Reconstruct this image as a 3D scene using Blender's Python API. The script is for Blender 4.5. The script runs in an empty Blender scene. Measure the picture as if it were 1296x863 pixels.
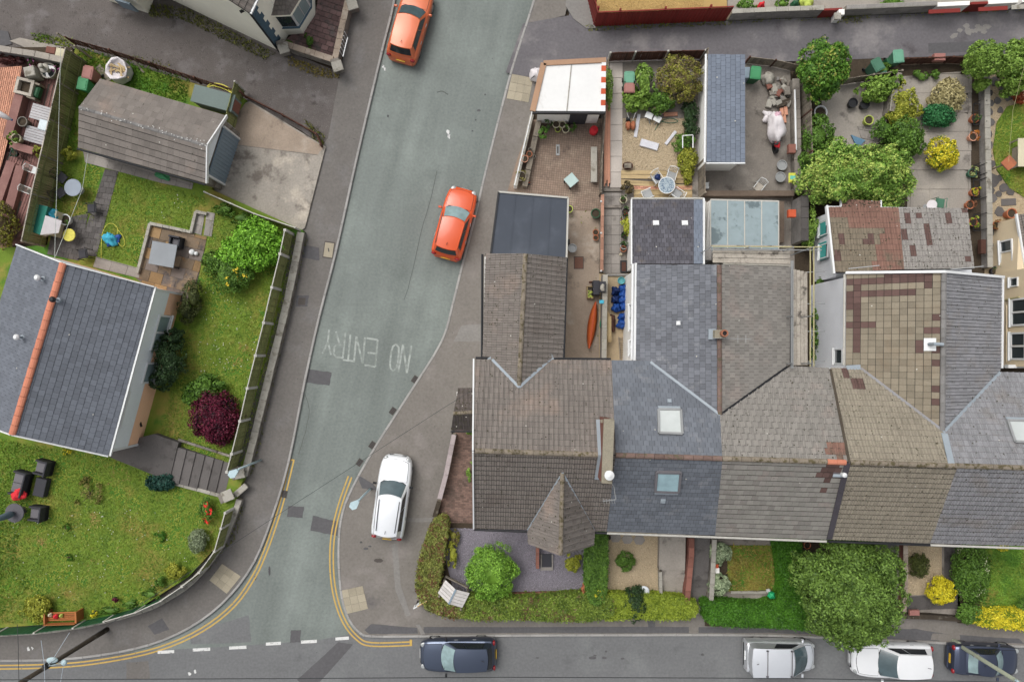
import bpy, math, random
import numpy as np
from mathutils import Vector, Matrix

random.seed(11)
rng = np.random.default_rng(11)
SC = bpy.context.scene
C = SC.collection
R = math.radians

# ------------------------------------------------------------------ camera, sky, sun, exposure
H, F, CX, CY = 39.2, 863.0, 648.0, 450.0          # flying height, focal length and nadir of the photograph (pixels)
cam = bpy.data.objects.new("camera", bpy.data.cameras.new("camera"))
C.objects.link(cam)
cam.location = (0, 0, H)
cam.data.sensor_width = 36
cam.data.lens = F / 1296 * 36
cam.data.shift_y = (CY - 431.5) / 1296
cam.data.clip_end = 9000
SC.camera = cam
SUN_EL, SUN_AZ = R(58), R(-42)                     # azimuth from +Y (top of the picture) towards +X
W = bpy.data.worlds.new("World"); SC.world = W; W.use_nodes = True
nt = W.node_tree; bgn = nt.nodes["Background"]
sky = nt.nodes.new("ShaderNodeTexSky"); sky.sky_type = 'NISHITA'; sky.sun_disc = False
sky.sun_elevation = SUN_EL; sky.sun_rotation = SUN_AZ; sky.air_density = 1.0; sky.dust_density = 6.0; sky.ozone_density = 0.3
hs = nt.nodes.new("ShaderNodeHueSaturation"); hs.inputs["Saturation"].default_value = 0.22
nt.links.new(sky.outputs[0], hs.inputs["Color"]); nt.links.new(hs.outputs[0], bgn.inputs[0])
bgn.inputs[1].default_value = 0.15
sl = bpy.data.lights.new("sun", 'SUN'); sl.energy = 0.8; sl.angle = R(40); sl.color = (1, .97, .92)
so = bpy.data.objects.new("sun", sl); C.objects.link(so)
so.rotation_euler = Vector((-math.sin(SUN_AZ) * math.cos(SUN_EL), -math.cos(SUN_AZ) * math.cos(SUN_EL), -math.sin(SUN_EL))).to_track_quat('-Z', 'Y').to_euler()
SC.view_settings.view_transform = 'Standard'
SC.view_settings.look = 'None'
SC.view_settings.exposure = 0.12
SC.cycles.use_denoising = True
SC.cycles.max_bounces = 5
SC.cycles.diffuse_bounces = 3

# ------------------------------------------------------------------ small helpers
def P(px, py, z=0.0):                              # a photograph pixel at height z -> world point
 s = (H - z) / F
 return Vector(((px - CX) * s, (CY - py) * s, z))

def PL(pts, z=0.0):
 return [P(x, y, z) for x, y in pts]

def lin(v):
 v /= 255.0
 return v / 12.92 if v <= .04045 else ((v + .055) / 1.055) ** 2.4

def A(r, g, b, k=0.8):                             # albedo from a colour seen under this light
 return (lin(r) * k, lin(g) * k, lin(b) * k, 1)

class N:                                           # tiny node-building helper
 def __init__(s, m): s.t = m.node_tree
 def new(s, kind, **kw):
  n = s.t.nodes.new(kind)
  for k, v in kw.items(): setattr(n, k, v)
  return n
 def ln(s, a, b): s.t.links.new(a, b)
 def math(s, op, a, b=None, clamp=False):
  n = s.t.nodes.new("ShaderNodeMath"); n.operation = op; n.use_clamp = clamp
  for i, v in enumerate((a, b)):
   if v is None: continue
   if isinstance(v, (int, float)): n.inputs[i].default_value = v
   else: s.ln(v, n.inputs[i])
  return n.outputs[0]
 def noise(s, scale, vec, detail=4, rough=.55):
  n = s.t.nodes.new("ShaderNodeTexNoise"); n.inputs["Scale"].default_value = scale
  n.inputs["Detail"].default_value = detail; n.inputs["Roughness"].default_value = rough
  s.ln(vec, n.inputs["Vector"]); return n.outputs["Fac"]
 def mix(s, f, a, b):
  n = s.t.nodes.new("ShaderNodeMix"); n.data_type = 'RGBA'
  for sock, v in ((n.inputs[0], f), (n.inputs[6], a), (n.inputs[7], b)):
   if isinstance(v, (int, float)): sock.default_value = v
   elif isinstance(v, tuple): sock.default_value = v
   else: s.ln(v, sock)
  return n.outputs[2]
 def ramp(s, f, lo, hi):
  n = s.t.nodes.new("ShaderNodeMapRange"); n.inputs[1].default_value = lo; n.inputs[2].default_value = hi
  n.interpolation_type = 'SMOOTHSTEP'; s.ln(f, n.inputs[0]); return n.outputs[0]

def mat(name, col, rough=.85, rnd=.0, n1=(9, .12), n2=(.7, .14), bump=None, patch=None, patch2=None, speck=None, metal=0, spec=.3, coat=0, stretch=None):
 m = bpy.data.materials.new(name); m.use_nodes = True
 n = N(m); bs = m.node_tree.nodes["Principled BSDF"]
 geo = n.new("ShaderNodeNewGeometry"); pos = geo.outputs["Position"]
 if stretch:
  mp = n.new("ShaderNodeMapping", vector_type='TEXTURE'); mp.inputs["Rotation"].default_value = (0, 0, stretch[0]); mp.inputs["Scale"].default_value = tuple(1 / v for v in stretch[1])
  n.ln(pos, mp.inputs["Vector"]); vec = mp.outputs[0]
 else: vec = pos
 f = None
 def add(f, t): return t if f is None else n.math('ADD', f, t)
 for i, (sc, am) in enumerate((n1, n2)):
  if am: f = add(f, n.math('MULTIPLY', n.math('SUBTRACT', n.noise(sc, vec if i else pos, 5), .5), am * 4))
 if rnd:
  oi = n.new("ShaderNodeObjectInfo")
  rr = n.math('FRACT', n.math('ADD', oi.outputs["Random"], geo.outputs["Random Per Island"]))
  f = add(f, n.math('MULTIPLY', n.math('SUBTRACT', rr, .5), rnd * 2))
 colr = col
 for pt in (patch, patch2):
  if pt: colr = n.mix(n.ramp(n.noise(pt[1], pos, 6, .6), pt[2], pt[3]), colr, pt[0])
 if speck:
  colr = n.mix(n.ramp(n.noise(speck[1], pos, 2), speck[2], speck[2] + .04), colr, speck[0])
 if f is not None:
  fac = n.math('MAXIMUM', n.math('ADD', f, 1.0), .15)
  sc = n.new("ShaderNodeVectorMath"); sc.operation = 'SCALE'
  if isinstance(colr, tuple): sc.inputs[0].default_value = colr[:3]
  else: n.ln(colr, sc.inputs[0])
  n.ln(fac, sc.inputs["Scale"]); n.ln(sc.outputs[0], bs.inputs["Base Color"])
 elif isinstance(colr, tuple): bs.inputs["Base Color"].default_value = colr
 else: n.ln(colr, bs.inputs["Base Color"])
 bs.inputs["Roughness"].default_value = rough; bs.inputs["Metallic"].default_value = metal
 bs.inputs["Specular IOR Level"].default_value = spec; bs.inputs["Coat Weight"].default_value = coat
 bs.inputs["Coat Roughness"].default_value = .08
 if bump:
  b = n.new("ShaderNodeBump"); b.inputs["Strength"].default_value = bump[1]; b.inputs["Distance"].default_value = .03
  n.ln(n.noise(bump[0], pos, 6), b.inputs["Height"]); n.ln(b.outputs[0], bs.inputs["Normal"])
 return m

def leafmat(name, dark, light, third=None, sc=2.2, own=.7):
 m = bpy.data.materials.new(name); m.use_nodes = True
 n = N(m); bs = m.node_tree.nodes["Principled BSDF"]
 geo = n.new("ShaderNodeNewGeometry")
 dark = tuple(v * .6 for v in dark[:3]) + (1,); light = tuple(v * 1.2 for v in light[:3]) + (1,)
 nz = n.ramp(n.noise(sc, geo.outputs["Position"], 3), .3, .7)
 f = n.math('ADD', n.math('MULTIPLY', geo.outputs["Random Per Island"], own), n.math('MULTIPLY', nz, 1 - own))
 c = n.mix(f, dark, light)
 if third:
  oi = n.math('FRACT', n.math('MULTIPLY', geo.outputs["Random Per Island"], 37.31))
  nz2 = n.noise(sc * .8, geo.outputs["Position"], 4)
  c = n.mix(n.ramp(n.math('ADD', n.math('MULTIPLY', oi, third[1]), nz2), third[2], third[2] + .08), c, third[0])
 n.ln(c, bs.inputs["Base Color"])
 bs.inputs["Roughness"].default_value = .55; bs.inputs["Specular IOR Level"].default_value = .25
 return m

class MB:
 def __init__(s): s.v = []; s.f = []
 def face(s, pts):
  i = len(s.v); s.v += [tuple(p) for p in pts]; s.f.append(tuple(range(i, i + len(pts)))); return s
 def add(s, v, f):
  i = len(s.v); s.v += [tuple(p) for p in v]; s.f += [tuple(k + i for k in q) for q in f]; return s
 def box(s, c, d, rz=0, bev=0, M=None):
  x, y, z = d[0] / 2, d[1] / 2, d[2] / 2
  if bev:
   b = min(bev, x * .9, y * .9, z * .9); vs = []
   for zz, k in ((-z, 1), (-z + b, 0), (z - b, 0), (z, 1)):
    e = b if k else 0
    vs += [(-x + e, -y + e, zz), (x - e, -y + e, zz), (x - e, y - e, zz), (-x + e, y - e, zz)]
   fs = [(3, 2, 1, 0), (12, 13, 14, 15)]
   for r in range(3):
    for k in range(4): fs.append((r * 4 + k, r * 4 + (k + 1) % 4, r * 4 + 4 + (k + 1) % 4, r * 4 + 4 + k))
  else:
   vs = [(a, b, cc) for cc in (-z, z) for a, b in ((-x, -y), (x, -y), (x, y), (-x, y))]
   fs = [(3, 2, 1, 0), (4, 5, 6, 7)] + [(k, (k + 1) % 4, (k + 1) % 4 + 4, k + 4) for k in range(4)]
  T = Matrix.Translation(c) @ (M if M else Matrix.Rotation(rz, 4, 'Z'))
  return s.add([T @ Vector(p) for p in vs], fs)
 def bar(s, p, q, w, h=None, up=(0, 0, 1), bev=0):
  p, q = Vector(p), Vector(q); d = (q - p); L = d.length
  if L < 1e-6: return s
  d /= L; up = Vector(up)
  if abs(d.dot(up)) > .95: up = Vector((0, 1, 0))
  y = up.cross(d).normalized(); z = d.cross(y)
  M = Matrix((d, y, z)).transposed().to_4x4()
  return s.box((p + q) / 2, (L, w, h or w), M=M, bev=bev)
 def prism(s, pts, z0, z1):
  n = len(pts); ar = sum(pts[i][0] * pts[(i + 1) % n][1] - pts[(i + 1) % n][0] * pts[i][1] for i in range(n))
  if ar < 0: pts = list(reversed(pts)); z1 = list(reversed(z1)) if isinstance(z1, (list, tuple)) else z1
  zt = z1 if isinstance(z1, (list, tuple)) else [z1] * n
  i = len(s.v)
  s.v += [(p[0], p[1], z0) for p in pts] + [(p[0], p[1], zt[k]) for k, p in enumerate(pts)]
  s.f.append(tuple(range(i + n, i + 2 * n)))
  for k in range(n): s.f.append((i + k, i + (k + 1) % n, i + n + (k + 1) % n, i + n + k))
  return s
 def tube(s, pts, r, n=6, cap=True):
  pts = [Vector(p) for p in pts]; rings = []; i0 = len(s.v)
  rr = r if isinstance(r, (list, tuple)) else [r] * len(pts)
  for k, p in enumerate(pts):
   d = (pts[min(k + 1, len(pts) - 1)] - pts[max(k - 1, 0)]).normalized()
   a = d.orthogonal().normalized() if k == 0 else (a - d * a.dot(d)).normalized()
   b = d.cross(a)
   for j in range(n):
    t = 2 * math.pi * j / n
    s.v.append(tuple(p + (a * math.cos(t) + b * math.sin(t)) * rr[k]))
  for k in range(len(pts) - 1):
   for j in range(n):
    u = i0 + k * n; s.f.append((u + j, u + (j + 1) % n, u + n + (j + 1) % n, u + n + j))
  if cap:
   s.f.append(tuple(range(i0 + n - 1, i0 - 1, -1))); e = i0 + (len(pts) - 1) * n; s.f.append(tuple(range(e, e + n)))
  return s
 def lathe(s, c, prof, n=14, sx=1, sy=1):
  i0 = len(s.v); m = len(prof)
  for r, z in prof:
   for j in range(n):
    t = 2 * math.pi * j / n; s.v.append((c[0] + r * math.cos(t) * sx, c[1] + r * math.sin(t) * sy, c[2] + z))
  for k in range(m - 1):
   for j in range(n):
    u = i0 + k * n; s.f.append((u + j, u + (j + 1) % n, u + n + (j + 1) % n, u + n + j))
  if prof[-1][0] > 1e-4: s.f.append(tuple(range(i0 + (m - 1) * n, i0 + m * n)))
  return s
 def blob(s, c, r, n=10, m=6, bump=.12, seed=0):
  rd = random.Random(seed); i0 = len(s.v); ph = [rd.uniform(0, 6.3) for _ in range(4)]
  for k in range(m + 1):
   t = math.pi * k / m
   for j in range(n):
    u = 2 * math.pi * j / n; d = Vector((math.sin(t) * math.cos(u), math.sin(t) * math.sin(u), math.cos(t)))
    q = 1 + bump * (math.sin(3 * d.x + ph[0]) * math.sin(4 * d.y + ph[1]) + .6 * math.sin(7 * d.x + 5 * d.z + ph[2]) + .5 * math.sin(6 * d.y - 5 * d.z + ph[3]))
    s.v.append((c[0] + d.x * r[0] * q, c[1] + d.y * r[1] * q, c[2] + d.z * r[2] * q))
  for k in range(m):
   for j in range(n):
    u = i0 + k * n; s.f.append((u + j, u + n + j, u + n + (j + 1) % n, u + (j + 1) % n))
  return s
 def build(s, name, m, parent=None, smooth=False, local=False):
  me = bpy.data.meshes.new(name); me.from_pydata(s.v, [], s.f)
  for q in (m if isinstance(m, (list, tuple)) else [m]): me.materials.append(q)
  if smooth: me.shade_smooth()
  return link(bpy.data.objects.new(name, me), parent, local)

def link(o, parent=None, local=False):
 C.objects.link(o)
 if parent is not None:
  o.parent = parent
  if not local and parent.type == 'EMPTY': o.matrix_parent_inverse = Matrix.Translation(-parent.location)
 return o

def npmesh(name, V, k, m, parent=None):
 V = np.asarray(V, dtype=np.float32).reshape(-1, 3); n = len(V) // k
 me = bpy.data.meshes.new(name)
 me.vertices.add(len(V)); me.vertices.foreach_set("co", V.ravel())
 me.loops.add(n * k); me.loops.foreach_set("vertex_index", np.arange(n * k, dtype=np.int32))
 me.polygons.add(n); me.polygons.foreach_set("loop_start", np.arange(0, n * k, k, dtype=np.int32))
 me.update(calc_edges=True); me.materials.append(m)
 return link(bpy.data.objects.new(name, me), parent)

def thing(name, label, cat, loc=(0, 0, 0), group=None):
 o = bpy.data.objects.new(name, None); C.objects.link(o); o.location = loc; o.empty_display_size = .3
 return tag(o, label, cat, group)

def tag(o, label=None, cat=None, group=None, kind=None):
 for k, v in (('label', label), ('category', cat), ('group', group), ('kind', kind)):
  if v: o[k] = v
 return o

def struct(o): o['kind'] = 'structure'; return o
def stuff(o): o['kind'] = 'stuff'; return o

def sheet(name, pts, z, m):
 return struct(MB().face(ccw(PL(pts, z))).build(name, m))

def slab(name, pts, z0, z1, m, parent=None):
 o = MB().prism(PL(pts, z1), z0, z1).build(name, m, parent)
 return o if parent else struct(o)

def ccw(p):
 n = len(p); ar = sum(p[i][0] * p[(i + 1) % n][1] - p[(i + 1) % n][0] * p[i][1] for i in range(n))
 return p if ar > 0 else list(reversed(p))

def ribbon(line, w):
 L = [Vector(p) for p in line]; out = []; side = []
 for i, p in enumerate(L):
  d = (L[min(i + 1, len(L) - 1)] - L[max(i - 1, 0)]); d.z = 0; d.normalize()
  nrm = Vector((-d.y, d.x, 0)) * w / 2; side.append((p + nrm, p - nrm))
 for a, b in zip(side, side[1:]): out.append([a[1], b[1], b[0], a[0]])
 return out

def smooth_line(pts, k=4):
 out = []
 for i in range(len(pts) - 1):
  p0, p1, p2, p3 = pts[max(i - 1, 0)], pts[i], pts[i + 1], pts[min(i + 2, len(pts) - 1)]
  for j in range(k):
   t = j / k
   out.append(tuple(.5 * (2 * b + (c - a) * t + (2 * a - 5 * b + 4 * c - d) * t * t + (3 * b - a - 3 * c + d) * t ** 3) for a, b, c, d in zip(p0, p1, p2, p3)))
 return out + [tuple(pts[-1])]

def offset_line(line, off):
 L = [Vector(p) for p in line]; out = []
 for i, p in enumerate(L):
  d = (L[min(i + 1, len(L) - 1)] - L[max(i - 1, 0)]); d.z = 0; d.normalize()
  out.append(p + Vector((-d.y, d.x, 0)) * off)
 return out

def wallbox(mb, line, th, z0, z1):
 L, Rr = offset_line(line, th / 2), offset_line(line, -th / 2)
 n = len(L); i = len(mb.v)
 for a, b in zip(L, Rr): mb.v += [(a.x, a.y, z0), (b.x, b.y, z0), (b.x, b.y, z1), (a.x, a.y, z1)]
 for k in range(n - 1):
  u = i + 4 * k
  for j in range(4): mb.f.append((u + j, u + (j + 1) % 4, u + 4 + (j + 1) % 4, u + 4 + j))
 mb.f += [(i + 3, i + 2, i + 1, i), tuple(i + 4 * (n - 1) + j for j in range(4))]
 return mb

# ------------------------------------------------------------------ planes, tiles
class Plane:
 def __init__(s, p, q, r):
  p, q, r = Vector(p), Vector(q), Vector(r)
  s.o = p; n = (q - p).cross(r - p).normalized(); s.n = n if n.z > 0 else -n
  s.a = (q - p).normalized(); s.b = s.n.cross(s.a)
  if s.b.z < -1e-6: s.a = -s.a; s.b = -s.b
 def at(s, px, py):
  d = Vector(((px - CX) / F, (CY - py) / F, -1)); c = Vector((0, 0, H))
  return c + d * (s.n.dot(s.o - c) / s.n.dot(d))
 def uv(s, p): d = Vector(p) - s.o; return (d.dot(s.a), d.dot(s.b))
 def w(s, a, b, h=0): return s.o + s.a * a + s.b * b + s.n * h
 def M(s, a, b): return Matrix.Translation(s.w(a, b)) @ Matrix((s.a, s.b, s.n)).transposed().to_4x4()

def clip(sub, cl):
 out = sub
 for i in range(len(cl)):
  if not out: return []
  A0, B0 = cl[i], cl[(i + 1) % len(cl)]; ex, ey = B0[0] - A0[0], B0[1] - A0[1]
  inp, out = out, []
  S = inp[-1]; ds = ex * (S[1] - A0[1]) - ey * (S[0] - A0[0])
  for E in inp:
   de = ex * (E[1] - A0[1]) - ey * (E[0] - A0[0])
   if (de >= 0) != (ds >= 0):
    t = ds / (ds - de); out.append((S[0] + (E[0] - S[0]) * t, S[1] + (E[1] - S[1]) * t))
   if de >= 0: out.append(E)
   S, ds = E, de
 return out

PROF = {'flat': [(0, 0), (1, 0)],
  'roman': [(0, 0), (.18, .0), (.3, 1), (.42, .9), (.52, 0), (1, 0)],
  'twin': [(0, .0), (.12, 1), (.26, 0), (.5, 0), (.62, 1), (.76, 0), (1, 0)]}

def tile_geo(w, e, g, th, lift, prof, cl, a0, b0, ge=.012):
 pr = PROF[prof]; vs, fs = [], []; area = 0
 x0, x1 = a0 + g / 2, a0 + w - g / 2; ww = x1 - x0; y0, y1 = b0 + ge / 2, b0 + e - ge / 2
 def hgt(f0, f1, h0, h1, x, y):
  t = (x - x0) / ww; k = 0 if f1 == f0 else min(max((t - f0) / (f1 - f0), 0), 1)
  return (h0 + (h1 - h0) * k) * lift + th * (1 - .8 * (y - b0) / e)
 for (f0, h0), (f1, h1) in zip(pr, pr[1:]):
  q = [(x0 + ww * f0, y0), (x0 + ww * f1, y0), (x0 + ww * f1, y1), (x0 + ww * f0, y1)]
  if cl: q = clip(q, cl)
  if len(q) < 3: continue
  ar = abs(sum(q[i][0] * q[(i + 1) % len(q)][1] - q[(i + 1) % len(q)][0] * q[i][1] for i in range(len(q)))) / 2
  if ar < 1e-5: continue
  area += ar; i0 = len(vs); n = len(q)
  vs += [(x - a0, y - b0, hgt(f0, f1, h0, h1, x, y)) for x, y in q]
  fs.append(tuple(range(i0, i0 + n)))
  for k in range(n):
   (xa, ya), (xb, yb) = q[k], q[(k + 1) % n]
   low = abs(ya - y0) < 1e-6 and abs(yb - y0) < 1e-6
   sid = (abs(xa - x0) < 1e-6 and abs(xb - x0) < 1e-6) or (abs(xa - x1) < 1e-6 and abs(xb - x1) < 1e-6)
   if low or sid:
    j = len(vs); vs += [(xa - a0, ya - b0, -.005), (xb - a0, yb - b0, -.005)]
    fs.append((j, j + 1, i0 + (k + 1) % n, i0 + k))
 return (vs, fs, area) if area > .002 else None

BUDGET = {}
def lay(parent, owner, pl, poly, w, e, mats, g=.012, th=.028, lift=.03, prof='flat', bond=True, name="roof_tile", pick=None, rest="roof_tiling", limit=300, skip=None, start=0.0, jit=1.0, org=None, depth=0, ge=None):
 if ge is None: ge = g if prof == 'flat' else .022
 cl = ccw([pl.uv(p) for p in poly])
 if org is None: org = (min(p[0] for p in cl), min(p[1] for p in cl))
 for i in range(len(cl)):                       # a concave outline is cut in two at its inner corner
  A_, B_, D_ = cl[i - 1], cl[i], cl[(i + 1) % len(cl)]
  if depth < 5 and (B_[0] - A_[0]) * (D_[1] - B_[1]) - (B_[1] - A_[1]) * (D_[0] - B_[0]) < -.004 * math.dist(A_, B_) * math.dist(B_, D_):
   big = 1e3; dx, dy = B_[0] - A_[0], B_[1] - A_[1]; k_ = big / math.hypot(dx, dy); dx *= k_; dy *= k_; x, y = B_
   for sg in (1, -1):
    half = [(x - dx, y - dy), (x + dx, y + dy), (x + dx - dy * sg, y + dy + dx * sg), (x - dx - dy * sg, y - dy + dx * sg)]
    q = clip(cl, ccw(half)); q = [p for k, p in enumerate(q) if math.hypot(p[0] - q[k - 1][0], p[1] - q[k - 1][1]) > 1e-3]
    q = [p for k, p in enumerate(q) if abs((p[0] - q[k - 1][0]) * (q[(k + 1) % len(q)][1] - p[1]) - (p[1] - q[k - 1][1]) * (q[(k + 1) % len(q)][0] - p[0])) > 1e-4]
    if len(q) > 2: lay(parent, owner, pl, [pl.w(*p) for p in q], w, e, mats, g, th, lift, prof, bond, name, pick, rest, limit, skip, start, jit, org, depth + 1, ge)
   return
 amin, amax = min(p[0] for p in cl), max(p[0] for p in cl); bmin, bmax = min(p[1] for p in cl), max(p[1] for p in cl)
 cache, full, part = {}, [], []
 def inside(x, y): return all((B[0] - A_[0]) * (y - A_[1]) - (B[1] - A_[1]) * (x - A_[0]) >= -1e-9 for A_, B in zip(cl, cl[1:] + cl[:1]))
 amin = org[0] + math.floor((amin - org[0]) / w) * w; j0 = math.floor((bmin - org[1]) / e + 1e-6)
 rows = int((bmax - bmin) / e) + 2
 for j in range(j0, j0 + rows):
  b0 = org[1] + j * e; off = (.5 * w if bond and j % 2 else 0) + start
  for i in range(-1, int((amax - amin) / w) + 2):
   a0 = amin + i * w - off
   if a0 > amax or a0 + w < amin: continue
   c = pl.w(a0 + w / 2, b0 + e / 2)
   if skip and skip(c): continue
   mi = pick(c, i, j) if pick else 0
   if all(inside(x, y) for x, y in ((a0, b0), (a0 + w, b0), (a0 + w, b0 + e), (a0, b0 + e))): full.append((a0, b0, mi))
   else:
    t = tile_geo(w, e, g, th, lift, prof, cl, a0, b0, ge)
    if t: part.append((a0, b0, mi, t))
 base = tile_geo(w, e, g, th, lift, prof, None, 0, 0, ge)
 inv = Matrix.Translation(-parent.location) if parent.type == 'EMPTY' else Matrix()
 rd = random.Random(len(full) * 7 + rows)
 joined = {}
 key = (owner.name, name)
 for kind, items in (('f', full), ('p', sorted(part, key=lambda t: -t[3][2]))):
  for it in items:
   a0, b0, mi = it[:3]
   M = pl.M(a0, b0) @ Matrix.Translation((0, 0, rd.uniform(0, .006) * jit)) @ Matrix.Rotation(rd.uniform(-.006, .006) * jit, 4, 'Z') @ Matrix.Rotation(rd.uniform(-.010, .010) * jit, 4, 'Y')
   if BUDGET.get(key, 0) < limit:
    BUDGET[key] = BUDGET.get(key, 0) + 1
    if kind == 'f':
     if mi not in cache:
      me = bpy.data.meshes.new(name); me.from_pydata(base[0], [], base[1]); me.materials.append(mats[mi]); cache[mi] = me
     me = cache[mi]
    else:
     me = bpy.data.meshes.new(name); me.from_pydata(it[3][0], [], it[3][1]); me.materials.append(mats[mi])
    o = bpy.data.objects.new(name, me); C.objects.link(o)
    o.parent = parent; o.matrix_parent_inverse = inv; o.matrix_basis = M
   else:
    g_ = base if kind == 'f' else it[3]
    joined.setdefault(mi, MB()).add([M @ Vector(p) for p in g_[0]], g_[1])
 for mi, mb in joined.items(): stuff(mb.build(rest, mats[mi], parent))

def ridge(parent, p, q, m, r=.13, L=.45, name="ridge_tile", lift=.0):
 p, q = Vector(p), Vector(q); d = q - p; n = max(1, round(d.length / L)); d /= n
 u = d.normalized(); side = Vector((0, 0, 1)).cross(u).normalized(); up = u.cross(side)
 vs, fs = [], []
 K = 6
 for x, rr in ((.004, r), (d.length - .012, r * .95)):
  for k in range(K + 1):
   t = math.pi * (k / K); vs.append((x, math.cos(t) * rr, math.sin(t) * rr * .8 - .02))
 for k in range(K): fs.append((k, k + 1, K + 2 + k, K + 1 + k))
 fs += [tuple(range(K, -1, -1)), tuple(range(K + 1, 2 * K + 2))]
 me = bpy.data.meshes.new(name); me.from_pydata(vs, [], fs); me.materials.append(m)
 inv = Matrix.Translation(-parent.location) if parent.type == 'EMPTY' else Matrix()
 B = Matrix((u, side, up)).transposed().to_4x4()
 for k in range(n):
  o = bpy.data.objects.new(name, me); C.objects.link(o); o.parent = parent; o.matrix_parent_inverse = inv
  o.matrix_basis = Matrix.Translation(p + d * k + Vector((0, 0, lift + random.uniform(-.008, .008)))) @ B @ Matrix.Rotation(random.uniform(-.02, .02), 4, 'Z')

# ------------------------------------------------------------------ foliage
def leaves(blobs, n, size, flat=.0, cluster=.3, seed=0, sprawl=.5):
 g = np.random.default_rng(seed + 5); out = []
 wts = np.array([b[3] * b[4] + b[3] * b[5] for b in blobs]); wts = wts / wts.sum()
 for b, wt in zip(blobs, wts):
  c = np.array(b[:3]); r = np.array(b[3:6]); m = max(20, int(n * wt)); K = max(6, min(140, int(m / 45)))
  d = g.normal(size=(K, 3)); d[:, 2] = np.abs(d[:, 2]) * 1.1 - .35; d /= np.linalg.norm(d, axis=1)[:, None]
  cr = cluster * (.6 + .9 * g.random(K)); cc = d * (1 - cr[:, None] * .75) * (1 + .14 * g.normal(size=(K, 1)))
  k = g.integers(0, K, m)
  v = g.normal(size=(m, 3)); v /= np.linalg.norm(v, axis=1)[:, None]
  s = np.sum(v * d[k], axis=1); v[s < -.1] *= -1
  rad = cr[k][:, None] * (.55 + .5 * g.random((m, 1)))
  p = (cc[k] + v * rad) * r + c
  nn = v * sprawl + d[k] * .4 + g.normal(size=(m, 3)) * .55; nn[:, 2] += .15 + flat
  out.append((p, nn))
 p = np.concatenate([o[0] for o in out]); nn = np.concatenate([o[1] for o in out])
 return leafquads(p, nn, size, g)

def leafquads(p, nn, size, g, asp=.55):
 nn = nn / np.linalg.norm(nn, axis=1)[:, None]; m = len(p)
 t = np.cross(nn, g.normal(size=(m, 3))); t /= np.linalg.norm(t, axis=1)[:, None]; b = np.cross(nn, t)
 s = (size * (.6 + .8 * g.random(m)))[:, None]
 q = np.stack([p - t * s * .5, p + b * s * asp * .5, p + t * s * .5 + nn * s * -.12, p - b * s * asp * .5], axis=1)
 return q.reshape(-1, 3)

def blob_px(px, py, rpx, h, z0=.15, ry=None, zc=.5, rz=None):
 zm = z0 + h * zc; s = (H - zm) / F; c = P(px, py, zm)
 return (c.x, c.y, zm, rpx * s, (ry or rpx) * s, rz or h * (1 - zc))

def shrub(name, label, cat, blobs, n, size, lm, sm, group=None, flowers=None, seed=0, cluster=.3, stems=True, flat=0, core=True):
 b = blobs[0]; n = int(n * 1.5); size *= .82
 z0 = min(q[2] - q[5] for q in blobs)
 t = thing(name, label, cat, (b[0], b[1], max(0.02, z0)), group)
 npmesh("foliage", leaves(blobs, n, size, seed=seed, cluster=cluster, flat=flat), 4, lm, t)
 if core and n > 600:
  mb = MB()
  for i, q in enumerate(blobs): mb.blob(q[:3], (q[3] * .55, q[4] * .55, q[5] * .42), 14, 8, .1, seed + i)
  mb.build("inner_foliage", lm, t, smooth=True)
 if stems:
  mb = MB(); rd = random.Random(seed)
  for k in range(4):
   a = rd.uniform(0, 6.28); mb.tube([(b[0], b[1], max(0.02, z0) - .02), (b[0] + math.cos(a) * b[3] * .5, b[1] + math.sin(a) * b[4] * .5, b[2] + b[5] * .5)], [.03, .012], 5)
  mb.build("stem", sm, t)
 if flowers:
  fm, fn, fs, nm = flowers[:4]; fb = flowers[4] if len(flowers) > 4 else blobs
  stuff(npmesh(nm, leaves([(q[0], q[1], q[2] + .04, q[3], q[4], q[5]) for q in fb], fn, fs, seed=seed + 9, cluster=cluster, flat=.6), 4, fm, t))
 return t

def in_poly(x, y, poly):
 c = np.zeros(len(x), bool); n = len(poly)
 for i in range(n):
  (xa, ya), (xb, yb) = poly[i][:2], poly[(i + 1) % n][:2]
  if ya == yb: continue
  c ^= ((ya > y) != (yb > y)) & (x < (xb - xa) * (y - ya) / (yb - ya) + xa)
 return c

def scatter(pts, z, dens, g):
 W_ = PL(pts, z); xs = [p.x for p in W_]; ys = [p.y for p in W_]
 n = int((max(xs) - min(xs)) * (max(ys) - min(ys)) * dens)
 x = g.uniform(min(xs), max(xs), n); y = g.uniform(min(ys), max(ys), n); k = in_poly(x, y, W_)
 return x[k], y[k]

def grass(pts, z, dens, m, h=.07, w=.035, name="grass", seed=0, lean=.08):
 g = np.random.default_rng(seed + 31); x, y = scatter(pts, z, dens, g); n = len(x)
 a = g.uniform(0, 6.28, n); hh = h * (.5 + g.random(n)); ww = w * (.6 + .8 * g.random(n))
 dx, dy = np.cos(a) * ww, np.sin(a) * ww; lx, ly = g.normal(size=n) * lean, g.normal(size=n) * lean
 V = np.stack([np.stack([x - dx, y - dy, np.full(n, z)], 1), np.stack([x + dx, y + dy, np.full(n, z)], 1), np.stack([x + lx, y + ly, z + hh], 1)], 1)
 return stuff(npmesh(name, V.reshape(-1, 3), 3, m))

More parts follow.
